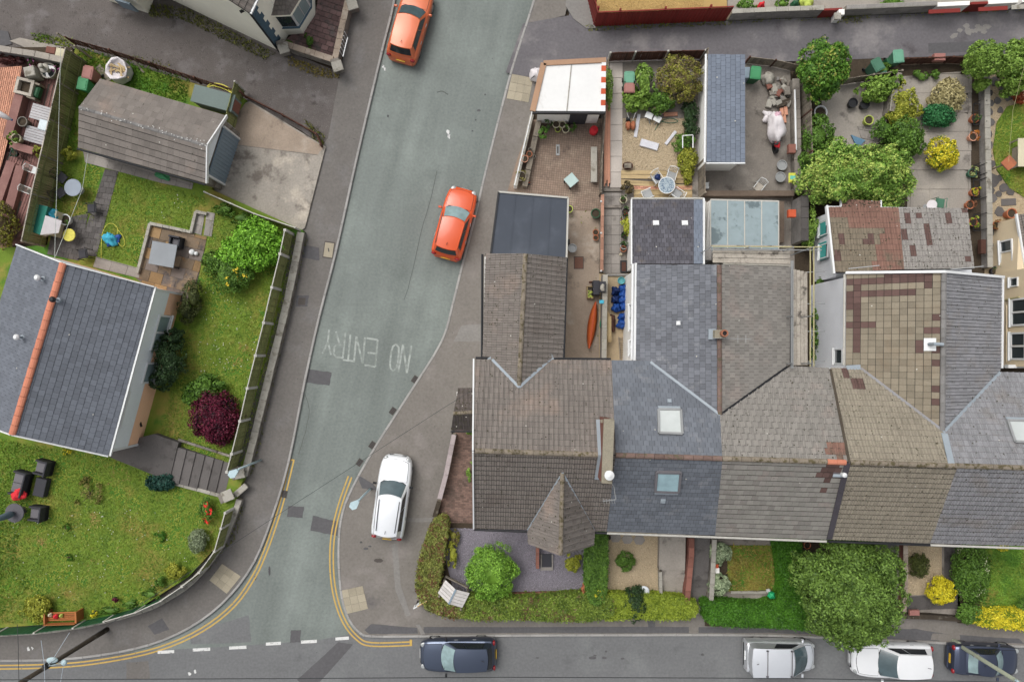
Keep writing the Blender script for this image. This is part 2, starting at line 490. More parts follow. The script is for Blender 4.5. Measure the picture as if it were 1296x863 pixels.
def pebbles(pts, z, dens, m, s=.04, name="gravel", seed=0):
 g = np.random.default_rng(seed + 77); x, y = scatter(pts, z, dens, g); n = len(x)
 a = g.uniform(0, 6.28, n); r = s * (.5 + .9 * g.random(n)); q = []
 for k in range(4):
  t = a + k * math.pi / 2 + g.normal(size=n) * .2; q.append(np.stack([x + np.cos(t) * r, y + np.sin(t) * r * .8, z + .003 + .008 * g.random(n)], 1))
 top = np.stack([x + g.normal(size=n) * .003, y + g.normal(size=n) * .003, z + .02 + r * .4], 1)
 V = np.concatenate([np.stack([q[k], q[(k + 1) % 4], top], 1) for k in range(4)], 0)
 # four facets of each stone stay together as one island
 V = np.stack([np.stack([q[k], q[(k + 1) % 4], top], 1) for k in range(4)], 1).reshape(-1, 3)
 return stuff(npmesh(name, V, 3, m))

def copy_tree(o, parent=None):
 c = o.copy(); C.objects.link(c)
 if parent is not None: c.parent = parent
 for ch in list(o.children): copy_tree(ch, c)
 return c
# ------------------------------------------------------------------ materials
M = {}
M['tar_green'] = mat('worn_green_grey_asphalt', A(126, 133, 129), .9, n1=(7, .13), n2=(.5, .2), bump=(60, .35), patch=(A(138, 146, 141), .22, .45, .7), patch2=(A(118, 125, 121), .35, .55, .75), speck=(A(98, 102, 98), 11, .70), stretch=(R(-13), (1.5, .07, 1)))
M['tar'] = mat('grey_asphalt', A(119, 120, 121), .9, n1=(7, .13), n2=(.5, .06), bump=(60, .35), patch=(A(130, 132, 132), .3, .48, .72), patch2=(A(102, 103, 104), .5, .58, .76), speck=(A(90, 90, 91), 11, .70), stretch=(0, (.2, 1.4, 1)))
M['pave_l'] = mat('dark_tarmac_footway', A(119, 115, 111), .92, n1=(7, .13), n2=(.8, .07), bump=(50, .3), patch=(A(126, 123, 121), .6, .5, .7), speck=(A(84, 83, 84), 11, .70))
M['pave_r'] = mat('brown_grey_tarmac_footway', A(129, 124, 118), .92, n1=(7, .13), n2=(.7, .07), bump=(50, .3), patch=(A(142, 136, 131), .5, .5, .7), patch2=(A(111, 107, 105), .4, .58, .75), speck=(A(98, 95, 92), 11, .70))
M['lane'] = mat('rough_lane_tarmac', A(106, 100, 97), .95, n1=(14, .16), n2=(.8, .12), bump=(30, .6), patch=(A(126, 121, 120), .7, .5, .68), patch2=(A(72, 66, 64), 1.1, .56, .75), speck=(A(142, 138, 134), 24, .66))
M['lane_r'] = mat('smooth_lane_tarmac', A(112, 109, 112), .95, n1=(7, .13), n2=(.6, .08), bump=(40, .4), patch=(A(138, 134, 134), .35, .5, .66), patch2=(A(88, 84, 86), .6, .58, .75), stretch=(R(4), (.25, 1.3, 1)))
M['tar_dark'] = mat('dark_tarmac_patch', A(98, 97, 99), .92, n1=(7, .13), n2=(1, .06), bump=(50, .3))
M['tar_pale'] = mat('pale_tarmac_patch', A(140, 137, 133), .92, n1=(7, .13), n2=(1, .06), bump=(50, .3))
M['kerb'] = mat('concrete_kerb', A(165, 163, 160), .9, rnd=.1, n1=(14, .1), n2=(1.5, .08))
M['yellow'] = mat('yellow_line_paint', A(206, 172, 96), .8, n1=(30, .08), n2=(2, .08), patch=(A(140, 132, 104), 7, .58, .68))
M['white_line'] = mat('white_line_paint', A(224, 224, 222), .8, n1=(30, .06), n2=(2, .05), patch=(A(150, 152, 150), 9, .56, .66))
M['worn_line'] = mat('worn_white_line_paint', A(172, 178, 173), .85, n1=(30, .1), n2=(2, .08), patch=(A(140, 147, 142), 2.6, .42, .6))
M['tactile'] = mat('buff_tactile_paving', A(172, 163, 143), .9, rnd=.12, n1=(14, .08), n2=(2, .08))
M['iron'] = mat('rusty_iron_cover', A(92, 86, 82), .7, n1=(20, .1), n2=(3, .1), metal=.3)
M['crack'] = mat('bitumen_joint', A(98, 101, 98), .95)
M['soil'] = mat('dark_garden_soil', A(74, 64, 52), .95, n1=(12, .2), n2=(1.5, .15), bump=(20, .8))
M['lawn'] = mat('lawn_turf', A(114, 140, 50), .95, n1=(22, .16), n2=(.9, .14), bump=(40, .8), patch=(A(150, 140, 70), .5, .46, .66), patch2=(A(82, 126, 44), .75, .48, .62))
M['blade'] = leafmat('grass_blades', A(98, 150, 48), A(152, 160, 62), (A(172, 150, 88), .10, .68), sc=.75, own=.35)
M['blade_dry'] = leafmat('dry_grass_blades', A(118, 112, 46), A(158, 142, 72), sc=.8)
M['blade_rich'] = leafmat('deep_green_grass_blades', A(80, 126, 36), A(122, 162, 56), sc=.8, own=.4)
M['daisy'] = mat('daisy_petals', A(232, 232, 220), .8)
M['weed'] = leafmat('weeds', A(70, 90, 34), A(140, 140, 66), sc=2)
M['concrete'] = mat('stained_concrete', A(164, 157, 148), .92, n1=(12, .12), n2=(.8, .12), bump=(30, .35), patch=(A(176, 168, 156), .6, .5, .7), patch2=(A(110, 104, 98), .9, .57, .72))
M['concrete_d'] = mat('dark_stained_concrete', A(140, 133, 125), .92, n1=(12, .14), n2=(.9, .14), bump=(30, .35), patch=(A(162, 155, 146), .7, .5, .68), patch2=(A(104, 98, 92), 1.1, .57, .72))
M['concrete_w'] = mat('warm_worn_concrete', A(168, 152, 136), .92, n1=(12, .12), n2=(.9, .14), bump=(30, .35), patch=(A(186, 174, 160), .7, .5, .68), patch2=(A(126, 113, 102), 1.0, .55, .72))
M['flag'] = mat('concrete_flagstone', A(158, 152, 146), .92, rnd=.16, n1=(14, .1), n2=(1.2, .1), bump=(30, .3), patch=(A(128, 122, 116), 1.4, .54, .7))
M['flag_d'] = mat('dark_flagstone', A(104, 100, 98), .92, rnd=.2, n1=(14, .12), n2=(1.2, .1), bump=(30, .3), patch=(A(84, 80, 78), 1.6, .54, .7))
M['flag_b'] = mat('brown_riven_flagstone', A(140, 122, 102), .92, rnd=.34, n1=(14, .12), n2=(1.2, .12), bump=(24, .5), patch=(A(96, 90, 88), 1.0, .52, .66), patch2=(A(162, 128, 92), 1.7, .58, .72))
M['block'] = mat('brown_block_paver', A(152, 132, 117), .92, rnd=.1, n1=(14, .1), n2=(.9, .14), patch=(A(172, 154, 136), .8, .5, .68), patch2=(A(122, 106, 96), 1.1, .54, .72))
M['block_red'] = mat('pink_grey_paver', A(122, 98, 96), .92, rnd=.3, n1=(14, .12), n2=(1.4, .14), patch=(A(96, 88, 86), 1.5, .5, .66))
M['brick'] = mat('red_brick', A(142, 96, 84), .9, rnd=.25, n1=(14, .12), n2=(2, .1))
M['brick_o'] = mat('orange_clay', A(212, 156, 130), .9, rnd=.14, n1=(12, .1), n2=(2, .1))
M['ridge_o'] = mat('orange_ridge_clay', A(214, 138, 110), .85, rnd=.06, n1=(10, .06), n2=(2, .06))
M['ridge_r'] = mat('dull_red_ridge_clay', A(124, 103, 95), .9, rnd=.16, n1=(12, .14), n2=(2, .1), patch=(A(104, 96, 78), 4, .5, .66))
M['ridge_b'] = mat('mossy_brown_ridge', A(136, 126, 112), .92, rnd=.16, n1=(12, .16), n2=(2, .14), patch=(A(94, 86, 62), 5, .48, .62))
M['ridge_g'] = mat('grey_ridge', A(134, 132, 130), .92, rnd=.14, n1=(12, .12), n2=(2, .1))
M['gravel_t'] = mat('tan_gravel_bed', A(190, 172, 144), .95, n1=(40, .18), n2=(1, .08), bump=(50, .8))
M['peb_t'] = mat('tan_gravel', A(204, 186, 156), .9, rnd=.4, n1=(9, 0), n2=(1, .05))
M['gravel_g'] = mat('golden_gravel_bed', A(196, 166, 108), .95, n1=(40, .18), n2=(1, .08), bump=(50, .8))
M['peb_g'] = mat('golden_gravel', A(208, 178, 120), .9, rnd=.4, n1=(9, 0), n2=(1, .05))
M['gravel_p'] = mat('purple_slate_chip_bed', A(140, 135, 144), .95, n1=(40, .2), n2=(1, .06), bump=(50, .9))
M['peb_p'] = mat('purple_slate_chips', A(152, 147, 156), .8, rnd=.45, n1=(9, 0), n2=(1, .05))
# roofs
M['slate'] = mat('blue_grey_slate', A(112, 117, 125), .7, rnd=.13, n1=(16, .06), n2=(.7, .06), patch=(A(132, 134, 138), 1.2, .55, .75))
M['slate_n'] = mat('dark_blue_slate', A(110, 115, 124), .7, rnd=.12, n1=(16, .06), n2=(.7, .06), patch=(A(102, 106, 114), 1.2, .55, .75))
M['tile_h3'] = mat('pale_grey_brown_tile', A(147, 144, 137), .9, rnd=.1, n1=(14, .1), n2=(.6, .08), speck=(A(104, 98, 88), 7, .70))
M['slate_l'] = mat('grey_slate', A(115, 118, 125), .75, rnd=.2, n1=(16, .07), n2=(.7, .07), patch=(A(146, 148, 152), 1.0, .55, .72))
M['slate_d'] = mat('dark_old_slate', A(92, 91, 98), .8, rnd=.22, n1=(16, .09), n2=(.8, .09), patch=(A(104, 98, 96), 1.3, .56, .72))
M['slate_b'] = mat('pale_blue_grey_slate', A(118, 127, 141), .75, rnd=.09, n1=(16, .05), n2=(.7, .05))
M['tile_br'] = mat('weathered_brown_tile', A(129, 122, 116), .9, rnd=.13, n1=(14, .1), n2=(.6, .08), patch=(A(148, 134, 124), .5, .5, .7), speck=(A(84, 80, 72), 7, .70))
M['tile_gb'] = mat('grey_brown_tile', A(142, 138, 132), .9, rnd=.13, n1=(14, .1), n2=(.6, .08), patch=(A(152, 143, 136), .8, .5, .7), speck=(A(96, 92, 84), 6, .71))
M['tile_dk'] = mat('shaded_brown_tile', A(129, 122, 116), .9, rnd=.13, n1=(14, .1), n2=(.6, .08), patch=(A(116, 108, 102), .6, .5, .7), speck=(A(90, 86, 78), 7, .70))  # copy of the brown tile with shade of away-facing slopes in its colour
M['tile_ol'] = mat('lichen_olive_tile', A(151, 143, 128), .92, rnd=.12, n1=(14, .12), n2=(.6, .08), patch=(A(140, 132, 118), .8, .5, .7), speck=(A(84, 78, 62), 6, .69))
M['tile_tan'] = mat('tan_tile', A(143, 134, 117), .92, rnd=.14, n1=(14, .1), n2=(.7, .06), patch=(A(140, 128, 110), .9, .5, .7))
M['tile_mar'] = mat('maroon_tile', A(102, 80, 75), .88, rnd=.18, n1=(14, .1), n2=(.7, .06))
M['tile_red'] = mat('dull_red_tile', A(136, 104, 92), .9, rnd=.12, n1=(14, .12), n2=(.7, .1), patch=(A(120, 106, 92), 1.1, .52, .68))
M['tile_mos'] = mat('mossy_grey_tile', A(130, 120, 104), .92, rnd=.12, n1=(14, .14), n2=(.7, .08), speck=(A(92, 76, 62), 7, .66))
M['tile_gr'] = mat('mid_grey_tile', A(142, 142, 145), .9, rnd=.15, n1=(14, .1), n2=(.6, .08), patch=(A(138, 134, 132), .8, .5, .7), speck=(A(92, 90, 86), 7, .69))
M['tile_gr2'] = mat('pale_grey_speckled_tile', A(150, 146, 141), .92, rnd=.13, n1=(18, .16), n2=(.6, .08), speck=(A(108, 100, 96), 9, .62))
M['felt'] = mat('roofing_felt', A(76, 82, 92), .8, n1=(30, .08), n2=(.8, .08), patch=(A(84, 90, 100), .8, .5, .75))
M['deck'] = mat('roof_underlay', A(70, 66, 64), .95)
M['lead'] = mat('lead_flashing', A(158, 168, 176), .6, n1=(8, .06), n2=(1.5, .08), spec=.4)
M['mortar'] = mat('mortar', A(152, 145, 128), .95, n1=(14, .16), n2=(3, .1))
# walls etc
M['white'] = mat('white_upvc', A(236, 238, 238), .45, n1=(5, .02), n2=(1, .02))
M['render_w'] = mat('white_render', A(250, 248, 243, 0.86), .9, n1=(18, .05), n2=(.8, .06), bump=(60, .3))
M['render_c'] = mat('cream_render', A(255, 252, 235, 0.95), .9, n1=(18, .03), n2=(.8, .04), bump=(60, .2))
M['render_t'] = mat('tan_render', A(232, 214, 182), .9, n1=(18, .04), n2=(.8, .06), bump=(60, .2))
M['render_p'] = mat('peach_render', A(255, 205, 168, 0.9), .9, n1=(14, .06), n2=(.8, .06), bump=(40, .3))
M['render_g'] = mat('pebbledash_grey', A(246, 248, 252, 0.85), .95, n1=(40, .12), n2=(.8, .06), bump=(60, .8))
M['clad'] = mat('pale_blue_grey_cladding', A(244, 250, 254, 0.86), .7, n1=(6, .03), n2=(.8, .04))
M['quoin'] = mat('blue_grey_paint', A(88, 112, 128), .7)
M['teal'] = mat('turquoise_paint', A(78, 178, 172), .6)
M['black'] = mat('black_plastic', A(40, 41, 44), .5, n1=(9, .05))
M['dkgrey'] = mat('charcoal_rattan', A(62, 62, 68), .7, n1=(40, .15), n2=(3, .06))
M['cush_g'] = mat('grey_cushion', A(118, 116, 120), .95, n1=(30, .06))
M['glass'] = mat('window_glass', (.035, .045, .05, 1), .06, spec=.9, n1=(2, .1), n2=(.6, .2))
M['glass_p'] = mat('pale_window_glass', A(150, 170, 172), .08, spec=.7, n1=(2, .08), n2=(.6, .12))
M['skyglass'] = mat('milky_roof_window_glass', A(204, 210, 208), .12, spec=.6, n1=(2, .05), n2=(.9, .1)); M['skyglass_b'] = mat('bluish_roof_window_glass', A(158, 188, 196), .12, spec=.6, n1=(4, .1), n2=(1.4, .14))
M['poly'] = mat('weathered_glass_roof', A(148, 164, 168), .15, spec=.6, n1=(3, .06), n2=(.8, .06), patch=(A(104, 118, 122), .9, .56, .64), patch2=(A(134, 150, 153), 2.4, .54, .68))
M['wood'] = mat('weathered_wood', A(150, 140, 126), .9, rnd=.2, n1=(12, .14), n2=(1.5, .12), patch=(A(110, 104, 96), 2, .52, .7))
M['wood_g'] = mat('grey_scaffold_board', A(182, 174, 162), .9, rnd=.16, n1=(10, .18), n2=(1.6, .16), patch=(A(92, 86, 80), 1.8, .54, .7))
M['wood_gr'] = mat('green_stained_board', A(132, 136, 88), .92, rnd=.25, n1=(12, .16), n2=(1.5, .14), patch=(A(124, 124, 82), 1.5, .5, .7))
M['wood_br'] = mat('brown_fence_wood', A(96, 66, 56), .9, rnd=.25, n1=(12, .14), n2=(1.5, .12))
M['wood_or'] = mat('orange_bench_wood', A(170, 106, 60), .7, rnd=.15, n1=(12, .1), n2=(2, .08))
M['deckred'] = mat('red_brown_deck_board', A(142, 104, 98), .85, rnd=.16, n1=(12, .1), n2=(1.2, .1), patch=(A(150, 114, 106), 1.2, .5, .7))
M['decktan'] = mat('pale_timber_deck_board', A(186, 164, 124), .88, rnd=.14, n1=(12, .1), n2=(1.2, .1), patch=(A(160, 136, 100), 1.4, .52, .7))
M['post'] = mat('pale_post_paint', A(196, 194, 186), .85, n1=(10, .1), n2=(2, .08))
M['stone'] = mat('grey_wall_stone', A(140, 134, 126), .93, rnd=.22, n1=(12, .18), n2=(1.5, .14), bump=(16, .6), patch=(A(104, 96, 84), 2, .5, .68))
M['blockwork'] = mat('grey_blockwork', A(150, 146, 142), .93, rnd=.14, n1=(14, .12), n2=(1.2, .1), bump=(24, .5))
M['cap'] = mat('concrete_coping', A(172, 168, 158), .92, rnd=.1, n1=(12, .1), n2=(1.5, .1), patch=(A(130, 124, 112), 2.2, .54, .7))
M['redpaint'] = mat('dark_red_painted_board', A(136, 48, 42), .6, rnd=.1, n1=(8, .05), n2=(1, .06))
M['green_p'] = mat('green_plastic', A(72, 148, 100), .55, n1=(4, .04), n2=(1, .05))
M['green_d'] = mat('dark_green_plastic', A(44, 92, 62), .55, n1=(4, .04))
M['sage_p'] = mat('faded_green_plastic', A(110, 164, 138), .6, n1=(4, .05))
M['sage_d'] = mat('faded_dark_green_plastic', A(76, 120, 98), .6, n1=(4, .05))
M['pink_p'] = mat('faded_pink_plastic', A(172, 120, 112), .6, n1=(4, .05))
M['blue_p'] = mat('blue_plastic', A(38, 80, 156), .45, n1=(6, .1), n2=(2, .1))
M['blue_d'] = mat('dark_blue_plastic', A(30, 48, 96), .5)
M['sky_p'] = mat('light_blue_plastic', A(70, 176, 206), .5)
M['teal_roof'] = mat('teal_felt_roof', A(42, 120, 106), .7, n1=(8, .06))
M['red_p'] = mat('red_fabric', A(226, 52, 62), .8, n1=(14, .06))
M['orange_p'] = mat('orange_sheet', A(200, 96, 44), .6, n1=(10, .1), n2=(3, .12))
M['yel_p'] = mat('yellow_plastic', A(232, 222, 100), .6)
M['terra'] = mat('terracotta', A(186, 116, 84), .85, rnd=.1, n1=(10, .08))
M['cream_p'] = mat('cream_pot', A(214, 206, 178), .8, n1=(10, .06))
M['lime_p'] = mat('lime_pot', A(186, 200, 96), .7)
M['wsheet'] = mat('white_plastic_sheet', A(232, 226, 228), .5, n1=(6, .06), n2=(2, .06), bump=(7, .6))
M['metal'] = mat('galvanised_metal', A(168, 170, 170), .45, metal=.4, n1=(12, .06))
M['bluegrey'] = mat('blue_grey_metal_sheet', A(136, 152, 164), .6, n1=(6, .05), n2=(1, .06))
M['greygreen'] = mat('grey_green_shed_felt', A(120, 134, 130), .8, n1=(9, .06), n2=(1, .05))
M['lampgrey'] = mat('pale_blue_lamp_paint', A(186, 208, 214), .5)
M['polegreen'] = mat('grey_green_concrete_pole', A(160, 166, 146), .85, n1=(14, .1), n2=(1, .06))
M['polewood'] = mat('dark_creosoted_wood', A(70, 62, 52), .9, n1=(14, .2), n2=(2, .2), patch=(A(110, 104, 92), 3, .55, .7))
M['bark'] = mat('bark', A(92, 80, 66), .95, n1=(14, .2), n2=(2, .1))
M['wire'] = mat('dark_cable', A(58, 60, 62), .7)
M['wire_l'] = mat('pale_clothes_line', A(190, 196, 190), .6)
M['roofwhite'] = mat('white_roof_coating', A(238, 238, 236), .6, n1=(5, .02), n2=(.8, .04), patch=(A(212, 210, 204), .9, .55, .72))
M['fasciabr'] = mat('tan_fascia', A(178, 142, 114), .7, n1=(9, .06))
M['hazard'] = mat('orange_red_paint', A(204, 92, 58), .7)
M['yelpole'] = mat('yellow_scaffold_tube', A(190, 182, 136), .6, n1=(10, .08))

# ------------------------------------------------------------------ ground, roads, footways
sheet('ground', [(-60000, -60000), (61000, -60000), (61000, 61000), (-60000, 61000)], -.06, M['soil'])
sheet('street', [(-700, 770), (300, 700), (380, 640), (700, 700), (2200, 770), (2200, 960), (-700, 960)], -.004, M['tar'])
KL = smooth_line([(505, -60), (499, 0), (483, 66), (463, 150), (448, 215), (425, 318), (404, 400), (386, 480), (365, 585), (344, 655), (322, 710), (292, 752), (254, 785), (206, 810), (150, 825), (80, 834), (0, 836), (-90, 836)], 3)
KR = smooth_line([(690, -60), (676, 0), (660, 50), (646, 95), (630, 156), (615, 216), (601, 275), (587, 328), (573, 385), (559, 432), (520, 495), (474, 567), (446, 617), (434, 647), (429, 680), (429, 720), (433, 758), (442, 784), (455, 800), (470, 805), (530, 805), (648, 804), (800, 803.5), (972, 804), (1130, 811), (1296, 818), (1500, 827)], 3)
KRA = [p for p in KR if p[1] < 806 and p[0] < 520 or p[1] < 500]
junction = [(440, 803), (400, 810), (300, 817), (190, 823), (160, 826)]
sheet('road', [p for p in KL if p[1] <= 825] + list(reversed(junction)) + list(reversed([p for p in KR if p[1] < 800 and p[0] < 700])), 0.0, M['tar_green'])
outer_l = [(-90, 802), (0, 803), (110, 790), (180, 770), (238, 731), (272, 690), (292, 640), (306, 600), (345, 460), (384, 300), (378, 292), (405, 190), (415, 175), (430, 95), (447, 0), (455, -60)]
slab('footway', KL + outer_l, -.06, .11, M['pave_l'])
outer_r = [(1500, 802), (1296, 778), (1150, 768), (900, 772), (580, 768), (552, 752), (546, 700), (556, 655), (572, 545), (600, 525), (612, 455), (620, 322), (640, 250), (657, 232), (677, 140), (686, 76), (672, 30), (715, 20), (735, -60)]
slab('footway', KR + outer_r, -.06, .11, M['pave_r'])

# kerbstones: each stone a part of its kerb
def kerb(line, th, z0, z1, m, step, rng_=(0, 1e9)):
 W_ = PL(line, z1); tot = 0; root = thing('kerb', None, None, (W_[0].x, W_[0].y, 0)); root['kind'] = 'structure'; cnt = 0
 for a, b in zip(W_, W_[1:]):
  n = max(1, round((b - a).length / step))
  for k in range(n):
   p, q = a.lerp(b, k / n), a.lerp(b, (k + 1) / n)
   d = (q - p).normalized()
   MB().bar(p + d * .006 - Vector((0, 0, .07)), q - d * .006 - Vector((0, 0, .07)), th, .17 + random.uniform(0, .006), bev=.015).build('kerbstone', m, root)
 return root
kerb(KL, .13, 0, .125, M['kerb'], .9)
kerb([p for p in KR], .13, 0, .125, M['kerb'], .9)

# pieces of footway with another surface
def rough(pts, a=.35):
 return [(p[0] + (q[0] - p[0]) * k / 6 + random.uniform(-a, a), p[1] + (q[1] - p[1]) * k / 6 + random.uniform(-a, a)) for p, q in zip(pts, pts[1:] + pts[:1]) for k in range(6)]
def patch(pts, m, z=.118, name='tarmac_patch'): return sheet(name, rough(pts), z, m)
patch([(461, 797), (470, 789), (528, 794), (529, 801), (468, 802)], M['tar_dark'])
patch([(536, 793), (872, 793), (872, 800.5), (536, 801)], M['tar_dark'])
patch([(884, 793), (972, 793.5), (1052, 797), (1052, 803), (972, 800.5), (884, 800.5)], M['tar_dark'])
patch([(1120, 797), (1158, 795), (1196, 802), (1290, 808), (1296, 814), (1120, 808)], M['tar_dark'])
patch([(526, 790), (531, 790), (538, 802), (533, 803)], M['tar_pale'], .121)
patch([(820, 783), (829, 783), (829, 793), (820, 793)], M['tar_dark'])
patch([(574, 432), (584, 412), (610, 410), (611, 432)], M['tar_pale'])
patch([(380, 309), (404, 314), (404, 330), (378, 325)], M['tar_dark'])
patch([(452, 600), (472, 612), (478, 620), (458, 618)], M['tar_dark'])
patch([(376, 374), (391, 374), (389, 388), (374, 388)], M['tar_dark'])
patch([(187, 792), (205, 782), (214, 796), (196, 803)], M['tar_dark'])
patch([(1180, 801), (1215, 803), (1215, 812), (1178, 809)], M['pave_r'], .122)
patch([(504, 655), (548, 655), (548, 660), (504, 661)], M['tar_pale'], .119)
patch([(496, 688), (503, 688), (507, 740), (520, 778), (514, 780), (500, 745)], M['tar_pale'], .119)
blot = lambda x, y, a, b: [(x + a * math.cos(t / 2), y + b * math.sin(t / 2)) for t in range(12)]
for q_ in ((479, 709, 6, 2.6), (463, 694, 3, 1.6), (468, 691, 2, 1), (457, 686, 1.5, 1), (455, 747, 1.5, 1)): patch(blot(*q_), M['iron'] if q_[2] > 5 else M['tar_dark'], .12)
def stain(pts, m=M['crack'], z=.006): return sheet('tarmac_patch', rough(pts), z, m)
for q_ in ((606, 140, 2.2, 1.6), (602, 152, 1, 1), (598, 166, 1.2, 1), (614, 120, 1.2, 1), (491, 147, 1.2, 1.6), (341, 722, 1.5, 6), (323, 731, 1.5, 3)): stain(blot(*q_), M['tar_dark'], .0065)
for q_ in ((750, 832, 5, 2), (765, 832, 3, 1.6), (788, 833, 2.5, 1.4), (753, 829, 2, 1), (889, 828, 2, 1.6), (767, 824, 1.6, 1.2), (680, 832, 2, 1)): stain(blot(*q_), M['tar_dark'], .001)
stain([(390, 467), (420, 471), (417, 488), (388, 484)], M['tar_dark'])
stain([(396, 652), (428, 660), (427, 678), (393, 671)], M['tar_dark'])
stain([(365, 640), (385, 641), (383, 655), (363, 654)], M['tar_dark'])
stain([(368, 797), (381, 797), (380, 812), (367, 813)], M['tar_dark'])
stain([(447, 815), (428, 812), (376, 860), (386, 868), (400, 868)], M['tar_dark'], .001)
stain([(160, 838), (188, 836), (190, 858), (160, 860)], M['pave_l'], .001)
stain([(240, 800), (315, 778), (318, 812), (242, 815)], M['tar'], .005)
# cracks and sealed joints
def crack(line, w, z, m=M['crack']):
 mb = MB()
 for q in ribbon(PL(line, z), w): mb.face(q)
 return struct(mb.build('road_joint', m))
def jitter(line, a, k=5): return [(x + random.uniform(-a, a), y + random.uniform(-a, a)) for x, y in smooth_line(line, k)]
crack(jitter([(553, 216), (547, 245), (534, 290), (524, 335), (512, 380)], .5), .032, .007)
crack(jitter([(386, 499), (391, 515), (388, 540), (378, 575)], .5), .035, .007)
crack(jitter([(553, 117), (560, 116), (567, 120)], .4), .06, .007)
for off in (0, 1):
 crack(jitter([(567 - 3 * off, 452), (530 - off, 497), (498, 535), (470, 575)], .8), .05 if off == 0 else .03, .007)
# drain gullies along the kerb
for k, (x, y) in enumerate(((525, 480), (471, 563), (455, 585), (360, 625), (497, 520))):
 g_ = thing('drain_gully', ['small square drain grate by the kerb below the NO ENTRY lettering', 'square drain grate at the bend of the kerb beside the white estate car', 'broken drain grate where the double yellow line begins by the right kerb', 'rusty drain grate on the left double yellow line', 'drain grate half way along the kerb between lettering and white car'][k], 'drain', P(x, y, 0), 'drain grates by the kerbs')
 c = P(x, y, .012); d = R(55 if k != 3 else 78)
 MB().box(c, (.42, .3, .02), d).build('frame', M['iron'], g_)
 mb = MB()
 for i in range(5): mb.box(c + Matrix.Rotation(d, 3, 'Z') @ Vector((-.15 + .075 * i, 0, .012)), (.03, .24, .014), d)
 stuff(mb.build('grating', M['black'], g_))
def cover(pts, label, z=.124, m=None):
 t = thing('access_cover', label, 'manhole cover', P(sum(p[0] for p in pts) / 4, sum(p[1] for p in pts) / 4, z), 'covers in the footways')
 w = PL(pts, z); c = sum(w, Vector()) / 4
 MB().prism(w, z - .02, z + .004).build('frame', M['iron'], t)
 MB().prism([c + (p - c) * .86 for p in w], z - .01, z + .010).build('lid', m or M['concrete'], t)
 MB().box(c + Vector((0, 0, .012)), (.06, .22, .01), .2).build('key_slot', M['iron'], t)
cover([(411, 305), (424, 307), (421, 328), (408, 326)], 'buff concrete cover against the left kerb below the driveway', m=M['tactile'])
cover([(378, 377), (387, 377), (386, 386), (377, 386)], 'small dark iron cover in the left footway beside the fence', m=M['iron'])

# tactile paving
def tactile(pts, label):
 w = PL(pts, .118); c = sum(w, Vector()) / 4
 t = thing('tactile_paving', label, 'tactile paving', (c.x, c.y, .11), 'tactile crossing slabs')
 for i in range(3):
  for j in range(3):
   def q(u, v): return w[0].lerp(w[1], u / 3).lerp(w[3].lerp(w[2], u / 3), v / 3)
   mid = q(i + .5, j + .5); cs = [q(i, j), q(i + 1, j), q(i + 1, j + 1), q(i, j + 1)]
   cs = [mid + (p - mid) * .975 for p in cs]
   s_ = MB().prism(cs, .1, .126 + random.uniform(0, .004)).build('paving_slab', M['tactile'], t)
   if i == 1 and j == 1: continue
tactile([(648, 94), (675, 99), (669, 130), (641, 125)], 'buff tactile slabs at the kerb beside the white flat roofed garage')
tactile([(281, 713), (305, 729), (287, 751), (265, 734)], 'buff tactile slabs on the curved footway below the wooden fence')
tactile([(431, 747), (459, 741), (466, 770), (437, 777)], 'buff tactile slabs at the corner of the footway opposite the box hedge')

# yellow lines, give-way dashes, lettering: flat paint on the road
def stripe(line, w, z, m, name):
 mb = MB()
 for q in ribbon(PL(line, z), w): mb.face(q)
 return struct(mb.build(name, m))
yl = smooth_line([(370, 581), (358, 630), (347, 666), (336, 697), (322, 728), (296, 765), (255, 797), (200, 821), (133, 835.5), (62, 842.5), (-60, 844.5)], 4)
yr = smooth_line([(443, 603), (430, 640), (421, 680), (420, 722), (425, 757), (436, 787), (452, 807), (470, 815), (521, 814)], 4)
for L_, s_ in ((yl, 1), (yr, 1)):
 W_ = PL(L_, .008)
 for off in (-.1, .1):
  mb = MB()
  for q in ribbon(offset_line(W_, off), .085): mb.face(q)
  struct(mb.build('yellow_line', M['yellow']))
sheet('yellow_line', [(518.5, 809), (521.5, 809), (521.5, 817), (518.5, 817)], .012, M['yellow'])
sheet('yellow_line', [(366, 580), (373, 581.5), (372.4, 583.5), (365.4, 582)], .012, M['yellow'])
for x, y, w_ in ((210, 823, 21), (255, 820, 22), (301, 817.5, 22), (346, 812.5, 19), (391, 810, 20), (433, 806, 17)):
 sheet('give_way_dash', [(x - w_ / 2, y + .2), (x + w_ / 2, y - 1), (x + w_ / 2, y + 3), (x - w_ / 2, y + 4)], .009, M['white_line'])
# NO ENTRY reads from the other end of the street, so it stands on its head here
GLY = {'N': [[(0, 0), (0, 1)], [(0, 1), (1, 0)], [(1, 0), (1, 1)]], 'O': [[(.5, 0), (.12, .1), (0, .3), (0, .7), (.12, .9), (.5, 1), (.88, .9), (1, .7), (1, .3), (.88, .1), (.5, 0)]],
       'E': [[(1, 0), (0, 0)], [(0, 0), (0, 1)], [(0, 1), (1, 1)], [(0, .52), (.8, .52)]], 'T': [[(.5, 0), (.5, 1)], [(0, 1), (1, 1)]],
       'R': [[(0, 0), (0, 1)], [(0, 1), (.7, 1), (1, .88), (1, .62), (.7, .5), (0, .5)], [(.45, .5), (1, 0)]], 'Y': [[(.5, 0), (.5, .5)], [(.5, .5), (0, 1)], [(.5, .5), (1, 1)]]}
lett = thing('road_lettering', 'worn white NO ENTRY lettering painted upside down across the road', 'road marking', P(470, 450, .009))
